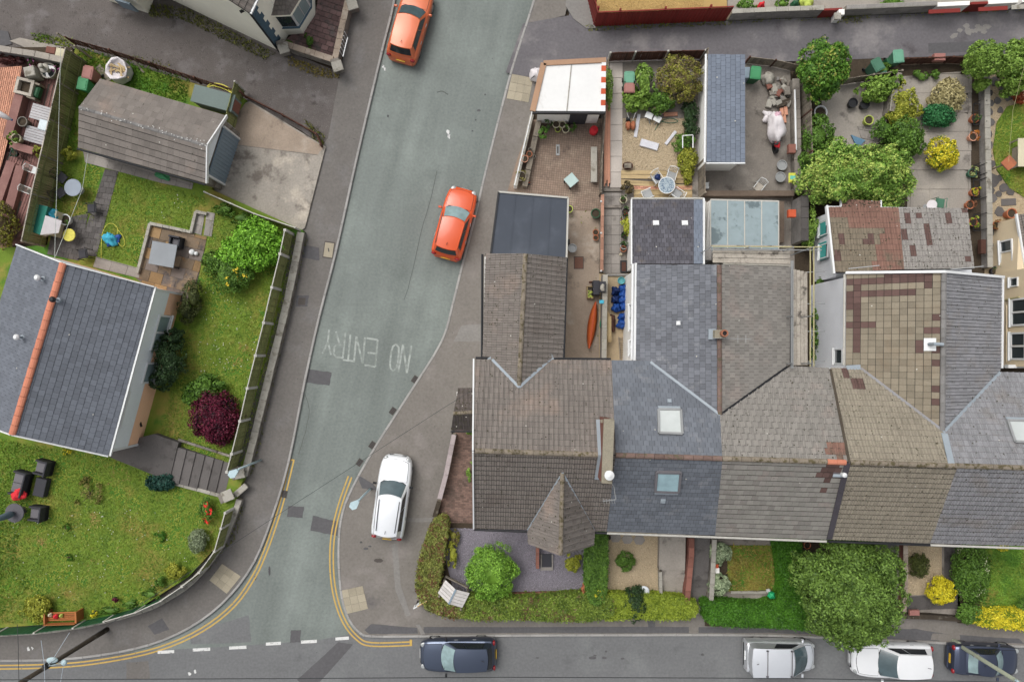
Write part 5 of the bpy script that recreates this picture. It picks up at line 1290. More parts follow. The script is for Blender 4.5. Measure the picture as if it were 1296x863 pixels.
def rattan_seat(name, label, px, py, w, d, h, rz, z0=ZG_, arms=True, cushions=1, group='dark rattan garden furniture'):
 c = P(px, py, z0 + h * .6); t = thing(name, label, 'sofa' if w > 1 else 'armchair', (c.x, c.y, z0), group)
 mb = MB().box((0, 0, .16), (w, d, .32)); mb.build('base', M['dkgrey'], t, local=True)
 MB().box((0, d / 2 - .05, h / 2), (w, .10, h), bev=.02).build('backrest', M['dkgrey'], t, local=True)
 for s in (-1, 1): MB().box((s * (w / 2 - .05), -.05, .3), (.10, d - .12, .6), bev=.02).build('arm', M['dkgrey'], t, local=True)
 for k in range(cushions):
  cw = (w - .22) / cushions; MB().box((-w / 2 + .11 + cw * (k + .5), -.05, .38), (cw - .02, d - .18, .12), bev=.04).build('seat_cushion', M['cush_g'], t, local=True)
 return spin(t, rz)
def table(name, label, px, py, w, d, h, rz, top, leg, z0=ZG_, round_=False, group=None, ring=False):
 c = P(px, py, z0 + h); t = thing(name, label, 'table', (c.x, c.y, z0), group)
 if round_:
  tp = MB().lathe((0, 0, h - .04), [(w / 2, 0), (w / 2 + .01, .02), (w / 2 - .01, .045), (0, .045)], 28).build('table_top', top, t, local=True)
  MB().lathe((0, 0, 0), [(.22, 0), (.2, .03), (.04, .05), (.04, h - .05)], 10).build('pedestal', leg, t, local=True)
  if ring: MB().lathe((0, 0, h - .035), [(w / 2 - .02, .03), (w / 2 + .03, .035), (w / 2 + .04, .01), (w / 2 - .02, 0)], 28).build('rim', M['white'], t, local=True)
 else:
  MB().box((0, 0, h - .025), (w, d, .05), bev=.015).build('table_top', top, t, local=True)
  for a in (-1, 1):
   for b in (-1, 1): MB().box((a * (w / 2 - .06), b * (d / 2 - .06), (h - .05) / 2), (.07, .07, h - .05)).build('leg', leg, t, local=True)
 return spin(t, rz)
def chair(label, px, py, rz, fm, sm, z0=ZG_, group='garden chairs', mesh=True, w=.5):
 c = P(px, py, z0 + .6); t = thing('garden_chair', label, 'chair', (c.x, c.y, z0), group)
 MB().box((0, 0, .43), (w, w, .035), bev=.01).build('seat', sm, t, local=True)
 mb = MB()
 for s in (-1, 1): mb.tube([(s * w / 2, w / 2, .4), (s * w / 2, w / 2 + .14, .88)], .018, 6)
 mb.tube([(-w / 2, w / 2 + .14, .88), (0, w / 2 + .18, .92), (w / 2, w / 2 + .14, .88)], .018, 6)
 for k in range(5): mb.tube([(-w / 2 + w * (k + 1) / 6, w / 2 + .02, .44), (-w / 2 + w * (k + 1) / 6, w / 2 + .15, .88)], .01, 5)
 mb.build('backrest', fm, t, local=True)
 for s in (-1, 1):
  MB().tube([(s * w / 2, -w / 2, .0), (s * w / 2, -w / 2, .64), (s * w / 2, w / 2 + .06, .66)], .018, 6).build('arm', fm, t, local=True)
  MB().tube([(s * w / 2, w / 2, .42), (s * w / 2, w / 2 + .1, 0)], .018, 6).build('leg', fm, t, local=True)
 return spin(t, rz)
def heap(name, label, cat, px, py, r, h, m, z0=.15, rz=0, group=None, bump=.2, seed=0, sy=1.0):
 c = P(px, py, z0 + h * .6); o = MB().blob((0, 0, h * .4), (r, r * sy, h * .6), 22, 12, bump, seed).build(name, m, None, smooth=True)
 o.location = (c.x, c.y, z0); o.rotation_euler.z = rz
 return tag(o, label, cat, group)
def hose(name, label, pts, m, z, r=.02, cat='hose'):
 o = MB().tube([P(x, y, z + .02) for x, y in smooth_line(pts, 6)], r, 6).build(name, m, smooth=True); return tag(o, label, cat)

# ------------------------------------------------------------------ left gardens: things
wheelie_bin(110, 92, 'faded pink lidded bin in the corner behind the green fence panel', M['pink_p'], M['pink_p'], -.2, z0=ZG_)
wheelie_bin(103.5, 106, 'bright green lidded bin beside the pink bin behind the garage', M['green_p'], M['green_p'], -.2, z0=ZG_)
bb_ = thing('rubble_bag', 'large white builders bag full of timber offcuts behind the garage', 'bag', P(148, 90, ZG_))
c = P(148, 88, 1.2); mb = MB().lathe((c.x, c.y, ZG_), [(.56, 0), (.64, .3), (.58, .62), (.66, .74), (.58, .76), (.5, .6), (0, .5)], 9); mb.v = [(x + random.uniform(-.06, .06), y + random.uniform(-.06, .06), z + random.uniform(-.05, .07)) for x, y, z in mb.v]; mb.build('bag', M['wsheet'], bb_, smooth=True)
gg = random.Random(2)
for k in range(12):
 a = gg.uniform(0, 6.28); p = Vector((c.x + gg.uniform(-.4, .4), c.y + gg.uniform(-.4, .4), 1.08 + gg.uniform(0, .12))); MB().bar(p - Vector((math.cos(a), math.sin(a), .05)) * .25, p + Vector((math.cos(a), math.sin(a), .1)) * .28, .09, .04).build('timber_offcut', M['decktan'], bb_)
boxthing('timber_board', 'grey board lying beside the white builders bag', 'board', 131, 93, (.35, 1.1, .05), M['wood'], ZG_, .7)
boxthing('timber_board', 'short plank leaning past the white builders bag near the lane fence', 'board', 175, 84, (.12, 1.0, .05), M['wood'], ZG_, .7)
sh = thing('low_shed', 'low grey green garden shed with flat felt roof behind the garage', 'shed', P(268, 128, ZG_)); a_ = -R(15)
c = P(269, 124, 1.6)
MB().box((0, 0, .5), (2.2, .85, 1.0)).build('wall', M['greygreen'], sh, local=True); MB().box((0, 0, 1.04), (2.34, .98, .06), bev=.02).build('roof', M['greygreen'], sh, local=True); MB().box((1.12, 0, .5), (.03, .6, .85)).build('door', M['brick'], sh, local=True)
sh.location = (c.x, c.y, ZG_); spin(sh, a_)
hose('garden_hose', 'yellow hose coiled by the low shed and the lane fence', [(262, 110), (268, 106), (280, 107), (290, 112), (294, 118), (284, 113), (270, 109), (263, 111), (272, 108), (286, 111), (295, 121)], M['yel_p'], .9, .03)
heap('groundsheet', 'crumpled green sheet on the slabs below the garage', 'sheet', 206, 222, .45, .12, M['green_p'], ZG_, -.2, sy=.5, bump=.3)
# patio set
table('patio_table', 'grey topped patio table on the brown riven patio', 206, 322, 1.42, 1.3, .74, -.18, M['greygreen'] if 0 else mat('grey_glass_top', A(134, 140, 146), .3, n1=(3, .05)), M['black'])
rattan_seat('patio_chair', 'dark cube chair behind the grey patio table', 222, 306, .62, .6, .75, -.18)
sp = thing('stone_ornament', 'pair of round white stone balls on the brown patio', 'ornament', P(243, 320, ZG_))
c = P(242, 319, .75); MB().blob((c.x, c.y, .66), (.17, .17, .15), 14, 8, .02).build('ball', M['white'], sp, True); MB().blob((c.x + .22, c.y - .07, .62), (.12, .12, .11), 14, 8, .02, 3).build('ball', M['white'], sp, True)
# sofa set on the lower lawn
rattan_seat('garden_sofa', 'dark rattan two seat sofa with a red cover on it', 24, 612, 1.35, .85, .78, R(-105), cushions=2)
rattan_seat('garden_armchair', 'dark rattan armchair at the upper end of the lawn set, nearest the bungalow', 53, 592, .82, .8, .78, R(-105))
rattan_seat('garden_armchair', 'dark rattan armchair at the lower end of the lawn set beside the round table', 46, 650, .82, .8, .78, R(-97))
boxthing('coffee_table', 'dark rattan coffee table between the sofa and the lawn', 'table', 50, 617, (.62, 1.02, .42), M['dkgrey'], ZG_, R(-13), 'dark rattan garden furniture')
heap('garden_cover', 'crumpled red cover on the end of the rattan sofa', 'cover', 22.5, 626, .42, .3, M['red_p'], ZG_ + .42, .4, bump=.25, sy=.75)
table('round_table', 'round grey table with a closed parasol through it at the left edge', 18, 649, 1.05, 1.05, .72, 0, mat('grey_round_top', A(96, 94, 100), .6, n1=(12, .06)), M['black'], round_=True)
pz = thing('parasol', 'closed blue grey parasol leaning over the round table', 'parasol', P(18, 649, ZG_))
a, b = P(18, 649, 1.2), P(-12, 660, 2.7)
MB().tube([P(18, 649, .55), a, b], .025, 6).build('pole', M['metal'], pz); MB().tube([a.lerp(b, .05), a.lerp(b, .2), a.lerp(b, .8), b], [.12, .2, .14, .05], 9).build('canopy', mat('blue_grey_canvas', A(104, 122, 134), .9, n1=(9, .1)), pz, True)
bn = thing('garden_bench', 'orange slatted wooden bench with toys on it by the lower fence', 'bench', P(79, 780, ZG_)); c = P(79, 780, .95)
for k in range(5): MB().box((0, -.18 + k * .1, .44), (1.75, .075, .03)).build('slat', M['wood_or'], bn, local=True)
MB().box((0, -.34, .62), (1.75, .03, .34)).build('backrest', M['wood_or'], bn, local=True)
for s in (-1, 1):
 MB().box((s * .88, 0, .32), (.07, .6, .64)).build('leg', M['wood_or'], bn, local=True); MB().box((s * .88, 0, .66), (.09, .62, .04)).build('arm', M['wood_or'], bn, local=True)
bn.location = (c.x, c.y, ZG_); spin(bn, R(2))
heap('toy', 'small red toy on the wooden bench', 'toy', 70, 780, .13, .2, M['red_p'], ZG_ + .46); heap('toy', 'small cream toy at the left end of the wooden bench', 'toy', 63, 778, .1, .2, M['cream_p'], ZG_ + .46); heap('toy', 'small yellow green toy in the middle of the wooden bench', 'toy', 77, 779, .1, .18, M['lime_p'], ZG_ + .46)
# upper lawn things
table('round_table', 'round blue grey table on the lawn left of the paved path', 92, 237.5, .95, .95, .72, 0, mat('blue_grey_table_top', A(150, 160, 174), .5, n1=(5, .04)), M['metal'], round_=True)
chair('dark chair above the round blue grey table', 76, 224, .9, M['black'], M['dkgrey']); chair('dark chair below left of the round blue grey table', 74, 243, 2.2, M['black'], M['dkgrey'])
chair('dark folding chair on the paved path beside the lawn', 114, 263, -1.5, M['black'], M['dkgrey']); chair('black mesh chair under the bungalow eaves on the dark paving', 103, 321, -1.4, M['black'], M['dkgrey'])
heap('paddling_toy', 'light blue inflatable toy on the upper lawn', 'toy', 139, 302, .42, .35, M['sky_p'], ZG_, -.6, bump=.3, seed=4, sy=.7)
heap('groundsheet', 'crumpled blue sheet under the light blue toy', 'sheet', 143, 305, .4, .14, M['blue_p'], ZG_, .4, bump=.35, seed=2, sy=.6)
hose('garden_hose', 'thin yellow hose looped on the upper lawn round the blue toy', [(128, 327), (129, 300), (134, 286), (142, 283), (149, 290), (148, 303), (154, 312), (158, 308), (155, 298), (148, 290)], M['yel_p'], ZG_ + .05, .014)
tag(MB().lathe((P(87, 297.5, 1.1)), [(.33, -.06), (.36, -.03), (.34, 0), (0, .01)], 22).build('round_stool', M['yel_p']), 'round lemon yellow table top by the teal playhouse', 'stool')
ph = thing('playhouse', 'small playhouse with teal roof against the green fence', 'playhouse', P(58, 282, ZG_)); rz = R(-15)
c = P(58, 280, 1.7); MB().box((-.2, 0, .45), (.9, 1.4, .9)).build('wall', M['cream_p'], ph, local=True)
for s, mm, w_ in ((-1, M['teal_roof'], .95), (1, M['wsheet'], .7)):
 MB().prism([(0, -.8), (s * w_, -.75 if s < 0 else -.45), (s * w_, .8 if s < 0 else .25), (0, .8 if s < 0 else .3)], .95, [1.35, 1.0, 1.0, 1.35]).build('roof', mm, ph, local=True)
ph.location = (c.x, c.y, ZG_); spin(ph, rz)
heap('toy', 'light blue plastic toy on the playhouse', 'toy', 66, 271, .22, .5, M['sky_p'], ZG_ + .6, sy=1.4)
pot(82, 278, .3, 'white tub with a green plant beside the teal playhouse', M['white'], ZG_, .4, leafmat('tub_leaves', A(60, 110, 40), A(120, 170, 70)))
# decking things
for x, y, lb in ((51, 143, 'pale grey slatted lounger on the red decking, upper of two'), (43.5, 171, 'pale grey slatted lounger on the red decking, lower of two')):
 t = thing('lounger', lb, 'lounger', P(x, y, .45), 'slatted loungers on the decking'); c = P(x, y, .8); a = R(-16)
 for k in range(6): MB().box((0, -.36 + .145 * k, .32), (1.12, .125, .03)).build('slat', mat('pale_slat', A(196, 194, 196), .8, rnd=.08) if 'pale_slat' not in bpy.data.materials else bpy.data.materials['pale_slat'], t, local=True)
 for s in (-1, 1):
  for q in (-1, 1): MB().box((s * .5, q * .33, .15), (.05, .05, .3)).build('leg', M['metal'], t, local=True)
 t.location = (c.x, c.y, .45); spin(t, a)
table('side_table', 'small white square table between the two pale loungers', 55, 158.5, .58, .58, .4, R(-16), mat('white_glass_top', A(206, 220, 226), .2), M['metal'], .45)
pot(28, 154, .27, 'grey stone urn on the red decking', M['stone'], .45, .5)
pot(20, 175, .26, 'cream tub with a sprawling green plant by the brick terrace', M['cream_p'], .6, .4, leafmat('fern_leaves', A(90, 130, 40), A(150, 180, 80)), n=160, ls=.16)
pot(17, 194, .2, 'small pot with a blue green conifer by the lower decking', M['black'], .7, .25, leafmat('bluegreen_leaves', A(40, 92, 66), A(80, 130, 100)))
boxthing('planter', 'red brown timber trough at the end of the brick terrace', 'planter', 27, 187, (1.35, .42, .5), M['deckred'], .45, R(-16))
wt = thing('tiered_birdbath', 'tiered white stone birdbath among pink flowers on the decking', 'birdbath', P(60, 90, .45)); c = P(60, 89, .9)
MB().lathe((c.x, c.y, .45), [(.34, 0), (.4, .3), (.46, .42), (.40, .42), (.36, .34), (.14, .3), (.12, .6), (.27, .72), (.24, .76), (.1, .7), (.08, .95), (.15, 1.02), (0, 1.05)], 20).build('bowl', M['cap'], wt, True); MB().lathe((c.x, c.y, .81), [(.37, 0), (.12, .01)], 18).build('water', M['glass'], wt)
pf = mat('pink_petals', A(206, 120, 180), .8)
for x, y, lb in ((42, 80, 'pink flowers by the left of the tiered birdbath'), (74, 88, 'pink flowers between the birdbath and the green fence')):
 shrub('flower_clump', lb, 'flowers', [blob_px(x, y, 7, .45, .45)], 260, .1, leafmat('flowerbed_leaves', A(46, 66, 42), A(82, 96, 60)), M['bark'], flowers=(pf, 45, .08, 'blossoms'), seed=x)
shrub('shrub', 'dark red leaved shrub along the grey wall at the top left', 'shrub', [blob_px(8, 76, 12, .6, .4, ry=7), blob_px(26, 78, 10, .6, .4, ry=6)], 700, .12, leafmat('dark_red_leaves', A(56, 26, 30), A(100, 52, 48)), M['bark'], seed=17)
tag(MB().box(P(43, 94, .9), (.6, .55, .8), .2, bev=.03).build('stone_block', M['cap']), 'pale yellowish stone cube below the tiered birdbath', 'block')
pl_ = thing('raised_planter', 'square grey timber frame planter on the brick terrace edge', 'planter', P(30, 110, .45)); c = P(31, 110, 1.0)
for dx, dy, w_, h_ in ((0, .38, 1.0, .16), (0, -.38, 1.0, .16), (-.42, 0, .16, .6), (.42, 0, .16, .6)): MB().box((dx, dy, .3), (w_, h_, .6)).build('frame', M['wood_g'], pl_, local=True)
MB().box((0, 0, .2), (.7, .6, .3)).build('soil', M['soil'], pl_, local=True); pl_.location = (c.x, c.y, .45); spin(pl_, R(-14))
gb2 = thing('log_box', 'timber box holding a dark green tub beside the grey frame planter', 'box', P(44, 117, .45)); c = P(44, 116, .85)
for s in (-1, 1): MB().box((0, s * .42, .3), (.5, .1, .5)).build('side_board', M['wood'], gb2, local=True)
MB().box((.08, 0, .26), (.32, .6, .4), bev=.08).build('tub', M['green_d'], gb2, local=True); gb2.location = (c.x, c.y, .45); spin(gb2, R(-18))
pr = thing('parasol', 'closed white parasol with blue tip over the brick terrace', 'parasol', P(12, 150, .8)); a, b = P(15, 152, 2.0), P(-14, 138, 2.6)
MB().tube([a, a.lerp(b, .3), b], [.05, .14, .2], 10).build('canopy', M['wsheet'], pr, True); MB().tube([a + (a - b) * .05, a], [.02, .07], 8).build('tip', M['blue_p'], pr)
MB().tube([P(-14, 138, .8), b], .03, 6).build('pole', M['metal'], pr)
chair('white slatted stool on the lower decking', 42, 215, 1.2, M['white'], M['white'], .55, w=.36); chair('small white rack at the end of the lower decking', 35, 241, 1.2, M['white'], M['wood_g'], .55, w=.34)
# ------------------------------------------------------------------ right: rear lane, yards, front gardens
sheet('lane', [(640, 92), (662, 30), (720, 20), (735, -60), (752, 33), (920, 27), (1296, 12), (1500, 2), (1500, 60), (1296, 68), (1000, 78), (880, 78), (690, 84), (676, 99)], .121, M['lane_r'])
sheet('tarmac_patch', [(1175, 55), (1250, 52), (1250, 65), (1175, 68)], .126, M['tar_dark'])
mb = MB(); gg = random.Random(9)
for k in range(16):
 c = P(gg.uniform(1205, 1250), gg.uniform(32, 48), .127); mb.face([(c.x + math.cos(t) * gg.uniform(.1, .3), c.y + math.sin(t) * gg.uniform(.08, .2), .127 + .0002 * k) for t in (0, 1, 2, 3, 4, 5)])
struct(mb.build('lime_wash_spill', M['tar_pale']))
slab('footway', [(718, -60), (735, -60), (754, 36), (742, 36), (726, 24), (716, 8)], 0, .16, M['tar_pale'])
grass([(740, 32), (925, 27), (925, 32), (745, 40)], .125, 160, M['weed'], .14, .03, name='weeds', seed=21)
grass([(925, 25), (1296, 10), (1296, 16), (925, 30)], .125, 60, M['weed'], .12, .03, name='weeds', seed=22)
grass([(1050, 22), (1100, 20), (1090, 30), (1060, 30)], .125, 200, M['weed'], .12, .03, name='weeds', seed=23)
# yards beyond the lane
slab('garden_ground', [(755, 30), (920, 24), (920, -60), (745, -60)], 0, .2, M['gravel_g'])
pebbles([(752, 30), (890, 27), (890, -20), (745, -20)], .2, 260, M['peb_g'], .035, 'golden_gravel', 31)
slab('garden_ground', [(921, 24), (1500, 0), (1500, -80), (921, -60)], 0, .25, M['concrete'])
fr = thing('corrugated_fence', 'dark red corrugated sheet fence along the rear lane', 'fence', P(840, 30, .12))
for a, b in (((752.5, 33.5), (918, 26.5)), ((744, 0), (752, 33))):
 p, q = P(*a, .12), P(*b, .12); d = q - p; L = d.length; d.normalize(); nn = Vector((-d.y, d.x, 0)); n = round(L / .2)
 for k in range(n):
  x0, x1 = L * k / n, L * (k + 1) / n; u, v = p + d * x0, p + d * x1; m_ = (u + v) / 2
  MB().add([u, u + d * .06 - nn * .03, v - d * .06 - nn * .03, v, *(w + Vector((0, 0, 1.48 + .0 * k)) for w in (u, u + d * .06 - nn * .03, v - d * .06 - nn * .03, v))], [(0, 1, 5, 4), (1, 2, 6, 5), (2, 3, 7, 6), (3, 0, 4, 7)]).build('metal_sheet', M['redpaint'], fr)
 MB().bar(p + Vector((0, 0, 1.5)) + nn * .04, q + Vector((0, 0, 1.5)) + nn * .04, .06, .06).build('rail', M['redpaint'], fr)
 for k in range(3): w_ = p.lerp(q, (k + .5) / 3) + nn * .12; MB().bar(w_, w_ + Vector((0, 0, 1.6)), .1, .1).build('post', M['redpaint'], fr)
def blockwall(line, label, h, m, z0=.12, th=.2, cap=None, bw=.45, bh=.22, nm='block', group=None):
 W_ = PL(line, z0); t = thing('garden_wall', label, 'wall', W_[len(W_) // 2], group); n = 0
 wallbox(MB(), W_, th * .86, z0, z0 + h - .01).build('wall', M['mortar'], t)
 joined = MB()
 for a, b in zip(W_, W_[1:]):
  L = (b - a).length; d = (b - a).normalized()
  for r in range(max(1, round(h / bh))):
   x = -(bw / 2 if r % 2 else 0)
   while x < L:
    x0, x1 = max(0, x), min(L, x + bw)
    if x1 - x0 > .05:
     z = z0 + bh * (r + .5); n += 1
     mb_ = MB().bar(a + d * (x0 + .006) + Vector((0, 0, z - z0)), a + d * (x1 - .006) + Vector((0, 0, z - z0)), th * random.uniform(.97, 1.03), bh - .014)
     if n <= 290: mb_.build(nm, m, t)
     else: joined.add(mb_.v, mb_.f)
    x += bw
 if joined.v: stuff(joined.build('brickwork', m, t))
 if cap:
  for a, b in zip(W_, W_[1:]):
   k = max(1, round((b - a).length / .6))
   for i in range(k):
    z = Vector((0, 0, h + .03)); MB().bar(a.lerp(b, (i + .01) / k) + z, a.lerp(b, (i + .99) / k) + z, th + .06, .06, bev=.01).build('coping_stone', cap, t)
 return t
blockwall([(920, 24.5), (975, 22), (1034, 20)], 'grey block wall right of the red corrugated fence', .85, M['blockwork'], cap=M['cap'])
blockwall([(1062, 19), (1120, 16.5), (1175, 14)], 'long grey block wall between the red gate and the white wall', .8, M['blockwork'], cap=M['cap'])
tag(MB().prism(PL([(1034, 23), (1057, 22), (1057, 19.5), (1034, 20.5)], .12), .12, .95).build('garden_gate', M['redpaint']), 'dark red solid gate between the two grey block walls', 'gate')
gpw = thing('gate_pier', 'white pier beside the red gate', 'pier', P(1060, 21, .12)); MB().box(P(1060, 21, .6), (.3, .3, 1.0)).build('pillar', M['render_w'], gpw); MB().box(P(1060, 21, 1.12), (.38, .38, .08), bev=.02).build('coping_stone', M['cap'], gpw)
for k, (pts, lb) in enumerate((([(1175, 18), (1215, 16), (1215, 11), (1175, 13)], 'white rendered wall with dark red top, left piece'), ([(1238, 15), (1275, 13), (1275, 8), (1238, 10)], 'white rendered wall with dark red top, middle piece'), ([(1280, 12.5), (1400, 6), (1400, 1), (1280, 7)], 'white rendered wall at the top right corner'))):
 t = thing('garden_wall', lb, 'wall', P(pts[0][0] + 15, pts[0][1], .12), 'white walls by the rear lane'); MB().prism(PL(pts, .12), .12, .95).build('wall', M['render_w'], t); MB().prism(PL(pts, .97), .95, 1.0).build('coping', M['redpaint'] if k < 2 else M['cap'], t)
tag(MB().prism(PL([(1216, 16), (1237, 15), (1237, 12), (1216, 13)], .12), .12, 1.0).build('garden_gate', M['redpaint']), 'dark red gate between two white rendered walls', 'gate')
lm0 = leafmat('bright_mixed_leaves', A(66, 116, 40), A(130, 170, 70))
for x, y, r_, lb in ((944, 7, 11, 'green bush beyond the grey block wall with red ornament'), (990, 4, 8, 'low green plant beyond the grey wall by the green ball'), (1130, 2, 18, 'low green planting along the far side of the long grey wall')):
 shrub('shrub', lb, 'shrub', [blob_px(x, y, r_, .7, .25, ry=7)], 600, .12, lm0, M['bark'], seed=x)
heap('garden_ornament', 'small red and white ornament by the bush beyond the grey wall', 'ornament', 964, 7, .2, .6, M['red_p'], .25); heap('plastic_ball', 'dark green ball beyond the grey wall', 'ball', 1007, 5, .24, .5, M['green_d'], .25); heap('plastic_bag', 'lime yellow bag beyond the grey wall', 'bag', 1022, 4, .36, .5, M['lime_p'], .25, seed=3)

# --- white flat roofed garage and the corner yard
wg = thing('garage', 'white flat roofed garage with tan fascia and orange striped edge', 'garage', P(722, 110, .12))
MB().prism(PL([(692, 84), (763, 81), (762, 136.5), (681, 136.5)], 2.6), .12, 2.45).build('wall', M['render_w'], wg)
rt = [(688, 80.5), (767, 76.5), (766, 141.5), (674, 141)]
MB().prism(PL(rt, 2.6), 2.42, 2.6).build('roof', M['roofwhite'], wg)
q = PL(rt, 2.62)
MB().bar(q[0], q[1], .26, .12).bar(q[0], q[3], .3, .12).build('fascia', M['fasciabr'], wg)
MB().bar(q[2] + Vector((0, -.05, -.08)), q[3] + Vector((0, -.05, -.08)), .12, .2).build('gutter', M['black'], wg)
for k in range(9):
 a, b = q[1].lerp(q[2], k / 9), q[1].lerp(q[2], (k + 1) / 9); MB().bar(a + Vector((-.12, 0, .0)), b + Vector((-.12, 0, 0)), .24, .10).build('edge_tile', M['hazard'] if k % 2 else M['white'], wg)
MB().bar(q[0].lerp(q[1], .45) + Vector((0, 0, .01)), q[3].lerp(q[2], .47) + Vector((0, 0, .01)), .05, .02).build('roof_seam', M['cap'], wg)
c = P(735, 136.5, 2.6); dr = MB().box((c.x, c.y - .03, 1.15), (.95, .06, 2.0)).build('door', M['dkgrey'], wg)
for k in range(5): MB().box((c.x - .38 + .19 * k, c.y - .07, 1.15), (.16, .02, 1.9)).build('door_board', M['dkgrey'], dr)
MB().box((P(702, 136, 2.6).x, c.y - .05, 2.1), (.3, .05, .1)).build('wall_vent', M['black'], wg)
bag = heap('rubbish_bag', 'white rubbish sack left of the white flat roofed garage', 'bag', 679, 94, .4, .7, M['wsheet'], .12, bump=.15, seed=6)
boxthing('strapping', 'black strap tied across the white rubbish sack', 'strap', 679, 94, (.75, .05, .05), M['black'], .72, .7)
garden([(672, 152), (766, 150), (760, 268), (718, 266), (640, 250), (655, 200)], .14, M['block'])
paving([(684, 150), (764, 152), (760, 266), (718, 265), (660, 256), (668, 200)], .145, .13, .13, M['block'], ((660, 256), (718, 262)), 'yard', bond=False, th=.012, g=.012, piece='block_paver')
garden([(718, 264), (758, 266), (758, 458), (712, 458)], .13, M['concrete_w'])
stuff(grass([(722, 266), (757, 266), (757, 455), (748, 455), (752, 300), (722, 275)], .13, 5, M['weed'], .06, name='weeds', seed=40))
# pavement side wall with white railings, plank trough
stonewall([(673, 146), (664, 185), (652, 236)], 'low pale wall with white rails between the corner yard and the footway', .7, .16, M['render_w'], M['cap'], .7)
wrl = thing('railing', 'white tubular railing on the low wall of the corner yard', 'railing', P(662, 190, .8))
a, b = P(673, 146, .78), P(651, 238, .78)
for k in range(7): p = a.lerp(b, k / 6); MB().bar(p, p + Vector((0, 0, .7)), .035, .035).build('post', M['white'], wrl)
for z in (.35, .68): MB().bar(a + Vector((0, 0, z)), b + Vector((0, 0, z)), .035, .035).build('rail', M['white'], wrl)
tr = thing('trough', 'long plank trough inside the white railing of the corner yard', 'planter', P(674, 190, .15))
a, b = P(682, 152, .6), P(664, 236, .6)
for k in range(4):
 p, q_ = a.lerp(b, (k + .02) / 4), a.lerp(b, (k + .98) / 4); MB().bar(p - Vector((0, 0, .25)), q_ - Vector((0, 0, .25)), .3, .5).build('board', M['wood'], tr)
lmg = leafmat('plain_green_leaves', A(58, 104, 36), A(116, 160, 66)); lmd = leafmat('dark_green_leaves', A(38, 70, 34), A(80, 112, 52))
for x, y, r_, lb in ((704, 157, .21, 'cream pot at the left of the row under the white garage wall'), (712, 157.5, .19, 'cream pot second in the row under the white garage wall')): pot(x, y, r_, lb, M['cream_p'], .15, .4)
pot(706, 163.5, .16, 'small yellowish pot in front of the cream pots', M['lime_p'], .15, .3); pot(716, 163.5, .2, 'pale rimmed pot with dark teal inside under the garage wall', M['cream_p'], .15, .4)
shrub('shrub', 'small green shrub right of the pots under the garage wall', 'shrub', [blob_px(722, 157, 9, .5)], 350, .1, lmg, M['bark'], seed=50)
shrub('shrub', 'bright green plant at the top of the plank trough', 'shrub', [blob_px(687, 169, 8, .5, .3)], 300, .12, lmg, M['bark'], seed=51); shrub('shrub', 'leggy dark plant in the corner behind the cream pots', 'shrub', [blob_px(690, 157, 9, .7)], 160, .12, lmd, M['bark'], seed=52)
rb = thing('barrel', 'round red lidded barrel in the corner yard', 'barrel', P(752, 164, .15)); c = P(752, 164, .6); MB().lathe((c.x, c.y, .15), [(.22, 0), (.25, .2), (.22, .42)], 16).build('body', M['red_p'], rb, True); MB().lathe((c.x, c.y, .57), [(.23, 0), (.15, .06), (.04, .08), (.03, .14), (0, .14)], 16).build('lid', M['red_p'], rb, True)
dg = thing('drain_cover', 'narrow pale metal drain cover in the corner yard', 'drain', P(706, 190, .17)); MB().box(P(706, 190, .165), (.2, .62, .02)).build('frame', M['metal'], dg); MB().box(P(706, 190, .172), (.08, .4, .02)).build('grate', M['iron'], dg)
cb = thing('concrete_bench', 'long pale concrete bench along the right side of the corner yard', 'bench', P(752, 208, .15)); c = P(752, 208, .6)
MB().box((c.x, c.y, .52), (.36, 2.0, .1), bev=.02).build('seat', M['cap'], cb)
for s in (-1, 1): MB().box((c.x, c.y + s * .8, .3), (.3, .18, .34)).build('leg', M['cap'], cb)
table('glass_table', 'square pale green glass table turned at an angle in the corner yard', 723, 228, .62, .62, .6, R(40), mat('pale_green_glass', A(186, 208, 204), .2, n1=(3, .04)), M['dkgrey'], .15)
for x, y, r_, m_, lb in ((671, 190, .12, 'stone', 'grey pot on the plank trough'), (670, 195, .16, 'terra', 'brown pot on the plank trough'), (664, 201, .2, 'brick_o', 'orange pot hung on the white railing'), (675, 198, .12, 'cap', 'pale pot fallen beside the plank trough')): pot(x, y, r_, lb, M[m_], .5 if x < 674 else .15, .3)
pot(660, 223, .26, 'grey tub with dry yellow plant at the lower end of the trough', M['wood'], .4, .35, leafmat('dry_leaves', A(120, 120, 50), A(176, 166, 90)))
tl = thing('garden_tool', 'orange handled garden tool on the ground by the trough end', 'tool', P(668, 232, .15)); MB().bar(P(662, 233, .2), P(671, 231, .2), .05, .05).build('handle', M['hazard'], tl); MB().box(P(667, 233, .19), (.35, .2, .05), .4).build('blade', M['iron'], tl)
pot(754, 270, .26, 'dark green round tub on the concrete beside the yard', M['green_d'], .15, .45); pot(754, 294, .17, 'terracotta pot by the long wall, upper of the pair', M['terra'], .15, .3); pot(754, 301, .15, 'terracotta pot by the long wall, lower of the pair', M['terra'], .15, .28)
pot(724.5, 314, .24, 'grey metal bucket beside the flat roofed extension', M['metal'], .15, .45, soil=False, cat='bucket', name='bucket'); pot(720.5, 264.5, .2, 'lime pot tucked against the flat roofed extension', M['lime_p'], .15, .4)
boxthing('drain_box', 'black downpipe box at the wall of the flat roofed extension', 'box', 718, 306, (.28, .3, .4), M['black'], .15)
